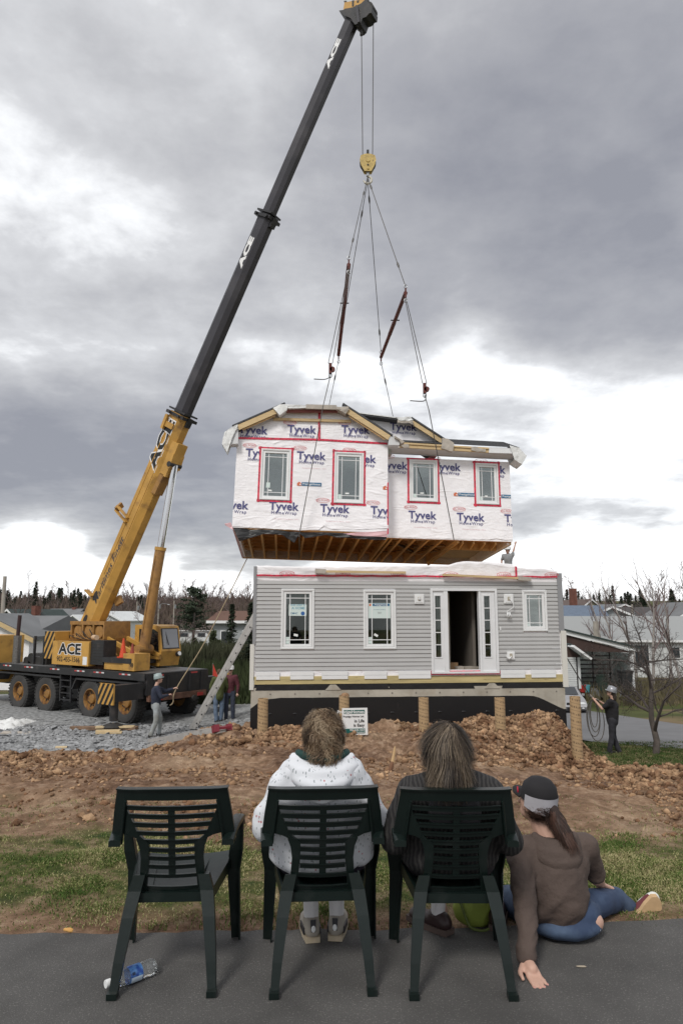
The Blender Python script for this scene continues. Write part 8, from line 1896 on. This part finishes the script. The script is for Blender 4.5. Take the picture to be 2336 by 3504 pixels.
def step_ladder():
    a, c = on_ground(505, 2560), on_ground(728, 2518); a = Vector((a.x,a.y,a.z+.06)); c = Vector((c.x,c.y,c.z+.10)); d = (c-a); L_ = d.length; d.normalize(); n = Vector((-d.y,d.x,0)).normalized(); T = thing('step_ladder', 'aluminium step ladder with red top lying on the earth below the crane', 'ladder', a)
    for k, (o0, o1, z) in enumerate(((0,0.10,0),(.48,.36,0),(.02,.12,.12),(.46,.34,.12))): MB().beam(n*o0+Vector((0,0,z)), d*L_+n*o1+Vector((0,0,z*.4)), .03, .075).build('rail', m_alu, T)
    for i in range(7): t = L_*(.12+.8*i/7); f = t/L_; MB().beam(d*t+n*(.0+.1*f)+Vector((0,0,.03)), d*t+n*(.48-.12*f)+Vector((0,0,.03)), .08, .025).build('step', m_alu, T)
    for i in range(5): t = L_*(.15+.16*i); MB().beam(d*t+n*.02+Vector((0,0,.10)), d*(t+.3)+n*.44+Vector((0,0,.10)), .02, .02).build('brace', m_alu, T)
    MB().beam(d*(L_-.02)+n*.04+Vector((0,0,.03)), d*(L_+.12)+n*.04+Vector((0,0,.05)), .12, .15).build('red_top', mat('red_plastic', (.20,.02,.035), .5), T); MB().beam(d*(L_-.02)+n*.38+Vector((0,0,.03)), d*(L_+.08)+n*.36+Vector((0,0,.05)), .12, .13).build('red_top', MATS['red_plastic'], T); MB().beam(d*(L_+.02)+n*.04+Vector((0,0,.05)), d*(L_+.05)+n*.38+Vector((0,0,.05)), .12, .05).build('red_top', MATS['red_plastic'], T)
step_ladder()
def tarp():
    p = on_ground(30, 2490); vs = []; fs = []; n = 26
    for j in range(n+1):
        for i in range(n+1): x = -2.2+3.2*i/n; y = -.8+2.6*j/n; e = min(i, j, n-i, n-j)/n; h = .16*math.exp(-((x-.55)**2*2.2+(y-.5)**2*1.0))+.22*abs(fbm(x*1.5,y*1.5,2,4))+.05*fbm(x*6,y*6,3,2); vs.append((x+.15*fbm(y*2,1), y+.1*fbm(x*2,4), h*min(1,e*9)+.02))
    for j in range(n):
        for i in range(n): a = j*(n+1)+i; fs.append((a, a+1, a+n+2, a+n+1))
    o = MB().add(vs, fs).build('plastic_sheet', m_tarp, smooth=True); o.location = (p.x-.2, p.y, gh(p.x,p.y)); o.scale = (.6,.7,.8); tag(o, 'crumpled white plastic sheet on the stone at the left picture edge', 'tarpaulin')
tarp()
def plank(label, px, py, L_, w_, h_, rz, m, name='board'):
    p = on_ground(px, py); o = MB().cbox((0,0,0), (L_,w_,h_)).build(name, m); o.location = (p.x, p.y, p.z+h_/2+.02); o.rotation_euler = (.03,.04,rz); return tag(o, label, 'board')
plank('thin board lying at the edge of the stone left of the jack', 60, 2512, .9, .35, .03, .1, m_board); plank('small pale board on the bare earth at the far left', 210, 2563, .28, .16, .04, .3, m_new); plank('dark board by the feet of the green jacket person', 700, 2432, .9, .2, .06, .1, m_crib)
# stick poking out of the dirt
P = [Vector(v) for v in (at(1315,2720,8.6), at(1328,2660,8.7), at(1343,2605,8.75))]; o = P[0].copy(); g_ = Vector((o.x-.03, o.y-.05, gh(o.x,o.y)-.1)); b = MB(); b.tube(smooth_path([g_-o]+[p-o for p in P],4), [.03]*4+[.028]*4+[.026]*4+[.02], 8); s_ = b.build('broken_stick', mat('stick_bark', (.16,.08,.045), .9, var=.3), smooth=True); s_.location = o; tag(s_, 'broken branch sticking up out of the earth right of the flowered hoodie', 'stick')
e = P[2]-o; MB().cyl(e-Vector((.006,0,.03)), e+Vector((.03,0,.17)), .024, 8, .010).build('split_end', mat('fresh_wood', (.55,.38,.2), .8), s_)
# water bottle
def bottle():
    a, c = atz(370, 3374, .03), atz(530, 3312, .03); T = thing('water_bottle', 'empty clear water bottle with blue label lying under the left chair', 'bottle', (a.x, a.y, .043)); d = (Vector((c.x,c.y,0))-Vector((a.x,a.y,0))); L_ = .225; rz = atan2(d.y, d.x); R_ = Matrix.Rotation(rz, 3, 'Z') @ Matrix.Rotation(pi/2, 3, 'Y')
    mg = bpy.data.materials.new('clear_plastic'); mg.use_nodes = True; bs = mg.node_tree.nodes['Principled BSDF']; bs.inputs['Transmission Weight'].default_value = .92; bs.inputs['Roughness'].default_value = .06; bs.inputs['IOR'].default_value = 1.25; bs.inputs['Base Color'].default_value = (.93,.96,.97,1)
    pr = [(.0135,.0),(.0135,.022),(.018,.030),(.031,.055),(.0335,.07),(.032,.078),(.0335,.085),(.0335,.15),(.031,.156),(.0335,.163),(.030,.172),(.0335,.182),(.0335,.205),(.029,.218),(.018,.222),(0,.215)]
    MB().lathe(pr, 28, rot=R_).build('bottle_body', mg, T, smooth=True); MB().lathe([(0,-.012),(.0155,-.012),(.0165,-.008),(.0165,.010),(.0150,.011)], 20, rot=R_).build('bottle_cap', m_white, T, smooth=True, ang=40)
    MB().lathe([(.0342,.088),(.0344,.1),(.0344,.14),(.0342,.148)], 28, rot=R_).build('label', mat('bottle_label', (.02,.07,.30), .4, col2=(.10,.25,.55), c2scale=40), T, smooth=True)
    v = []; n = 8
    for i in range(n+1): q = rad(-52+46*i/n-60); v += [R_ @ Vector((.0348*cos(q), .0348*sin(q), .092)), R_ @ Vector((.0348*cos(q), .0348*sin(q), .144))]
    v = [] 
    for i in range(n+1):
        q = rad(-40+55*i/n); y_, z_ = -cos(q), sin(q)-.25; vv = Vector((0,y_,z_)).normalized()*.0349; Rz = Matrix.Rotation(rz, 3, 'Z'); v += [Rz @ Vector((.092, vv.y, vv.z)), Rz @ Vector((.145, vv.y, vv.z))]
    MB().add(v, [(2*i, 2*i+1, 2*i+3, 2*i+2) for i in range(n)]).build('label_panel', mat('label_pale', (.55,.65,.75), .5), T)
    Rz = Matrix.Rotation(rz, 3, 'Z'); nn = Rz @ Vector((0,-.82,.57)); up2 = Rz @ Vector((0,.57,.82))
    for k in range(7): o_ = nn*.0353+Rz @ Vector((.096+.0022*k,0,0))-up2*.006; MB().add([o_-up2*.006, o_-up2*.006+Rz @ Vector((.0011,0,0)), o_+up2*.006+Rz @ Vector((.0011,0,0)), o_+up2*.006], [(0,1,2,3)]).build('barcode_bar', m_dark, T)
    # resting point on the ground
    T.location.z = .006+.0345
bottle()
# green bag between the chair leg and the young woman
def bag():
    c = atz(1630, 3190, 0); T = thing('shoulder_bag', 'lime green bag lying on the asphalt behind the right chair legs', 'bag', (c.x, c.y+.07, 0)); m = mat('lime_fabric', (.24,.30,.05), .7, var=.15, vscale=8, bump=.5, bscale=20)
    b = MB(); b.ell((0,0,.09), (.11,.06,.10), 14, 10); b.ell((.05,.03,.07), (.10,.07,.08), 12, 8); remesh(b, 'bag_body', m, T, .012, 3, .008, 12)
    MB().tube(smooth_path([(-.08,-.05,.15),(-.05,-.075,.06),(-.02,-.08,.0+.02),(.06,-.07,.015),(.1,-.04,.09)],5), .007, 6).build('strap', mat('dark_lime_piping', (.10,.13,.03), .7), T, smooth=True)
bag()
# small litter
for (px, py, lb, col, r, nm, z) in ((238,3182,'crumpled orange scrap at the edge of the grass behind the left chair',(.6,.33,.10),.022,'paper_scrap',.02),(1990,3310,'dry pale leaf on the asphalt behind the young woman',(.36,.31,.24),.018,'dry_leaf',.006)):
    p = atz(px, py, z); bb = MB(); bb.ell((0,0,0), (r*1.3,r*.5,r*(.5 if nm[0] == 'p' else .15)), 9, 6); o = bb.build(nm, mat('litter_'+nm, col, .8)); 
    for v in o.data.vertices: v.co *= 1+.5*fbm(v.co.x*60, v.co.y*60, v.co.z*60, 2)
    o.location = (p.x, p.y, max(p.z, gh(p.x,p.y)+.01)); tag(o, lb, 'scrap' if nm[0] == 'p' else 'leaf')
# ---- grass blades on the strip and the right lawn (one uncountable mass each)
def grass(name, label, pts, m, seed, hmin=.02, hmax=.06, w_=.0022):
    rg = random.Random(seed); vs = []; fs = []
    for x, y, k in pts:
        z = gh(x, y)-.004; h = rg.uniform(hmin, hmax)*k; a = rg.random()*6.28; lx, ly = rg.gauss(0,.5)*h, rg.gauss(0,.5)*h; s = Vector((cos(a)*w_, sin(a)*w_, 0))*(1+y*.10); o = len(vs); p = Vector((x,y,z)); mid = p+Vector((lx*.35,ly*.35,h*.6)); tp = p+Vector((lx,ly,h*rg.uniform(.75,1))); vs += [p-s, p+s, mid+s*.7, mid-s*.7, tp]; fs += [(o,o+1,o+2,o+3),(o+3,o+2,o+4)]
    return tag(MB().add(vs, fs).build(name, m), label, kind='stuff')
def grass_mat(name, a, b_, c):
    m = mat(name, a, .8, spec=.2); N, L, bs = nodes(m); tc = N.new('ShaderNodeTexCoord'); n = N.new('ShaderNodeTexNoise'); n.inputs['Scale'].default_value = 90; n.inputs['Detail'].default_value = 1; L.new(tc.outputs['Object'], n.inputs['Vector']); n2 = N.new('ShaderNodeTexNoise'); n2.inputs['Scale'].default_value = 2.2; L.new(tc.outputs['Object'], n2.inputs['Vector'])
    ad = N.new('ShaderNodeMath'); ad.operation = 'MULTIPLY_ADD'; L.new(n2.outputs['Fac'], ad.inputs[0]); ad.inputs[1].default_value = .9; ad.inputs[2].default_value = -.45; a2 = N.new('ShaderNodeMath'); L.new(ad.outputs[0], a2.inputs[0]); L.new(n.outputs['Fac'], a2.inputs[1])
    cr = N.new('ShaderNodeValToRGB'); e = cr.color_ramp.elements; e[0].position = .36; e[0].color = (*a,1); e[1].position = .66; e[1].color = (*c,1); k = e.new(.5); k.color = (*b_,1); L.new(a2.outputs[0], cr.inputs[0]); L.new(cr.outputs[0], bs.inputs['Base Color']); return m
m_gr = grass_mat('spring_grass', (.06,.11,.022), (.15,.18,.05), (.44,.38,.21))
rg = random.Random(9); P = []
while len(P) < 90000:
    y = 3.85+3.2*rg.random()**1.3; x = rg.uniform(-2.9, 2.9)*(y/4.6); g, _ = zone(x, y); t = fbm(x*1.3, y*1.7, 6, 3)
    if rg.random() > g*(.12+.88*sstep(-.15,.45,t))+.03: continue
    P.append((x, y, .6+.7*sstep(-.2,.5,t)))
grass('grass', 'patchy spring grass between the asphalt path and the bare earth', P, m_gr, 10, .010, .038, .0021)
P = []
while len(P) < 26000:
    x = rg.uniform(4.5, 11.4); y = rg.uniform(9, 23.4); g, _ = zone(x, y)
    if rg.random() > g: continue
    P.append((x, y, 1.1))
grass('grass', 'short green lawn around the apple tree on the right', P, grass_mat('lawn_green', (.035,.07,.015), (.06,.095,.025), (.16,.15,.07)), 12, .03, .07, .004)
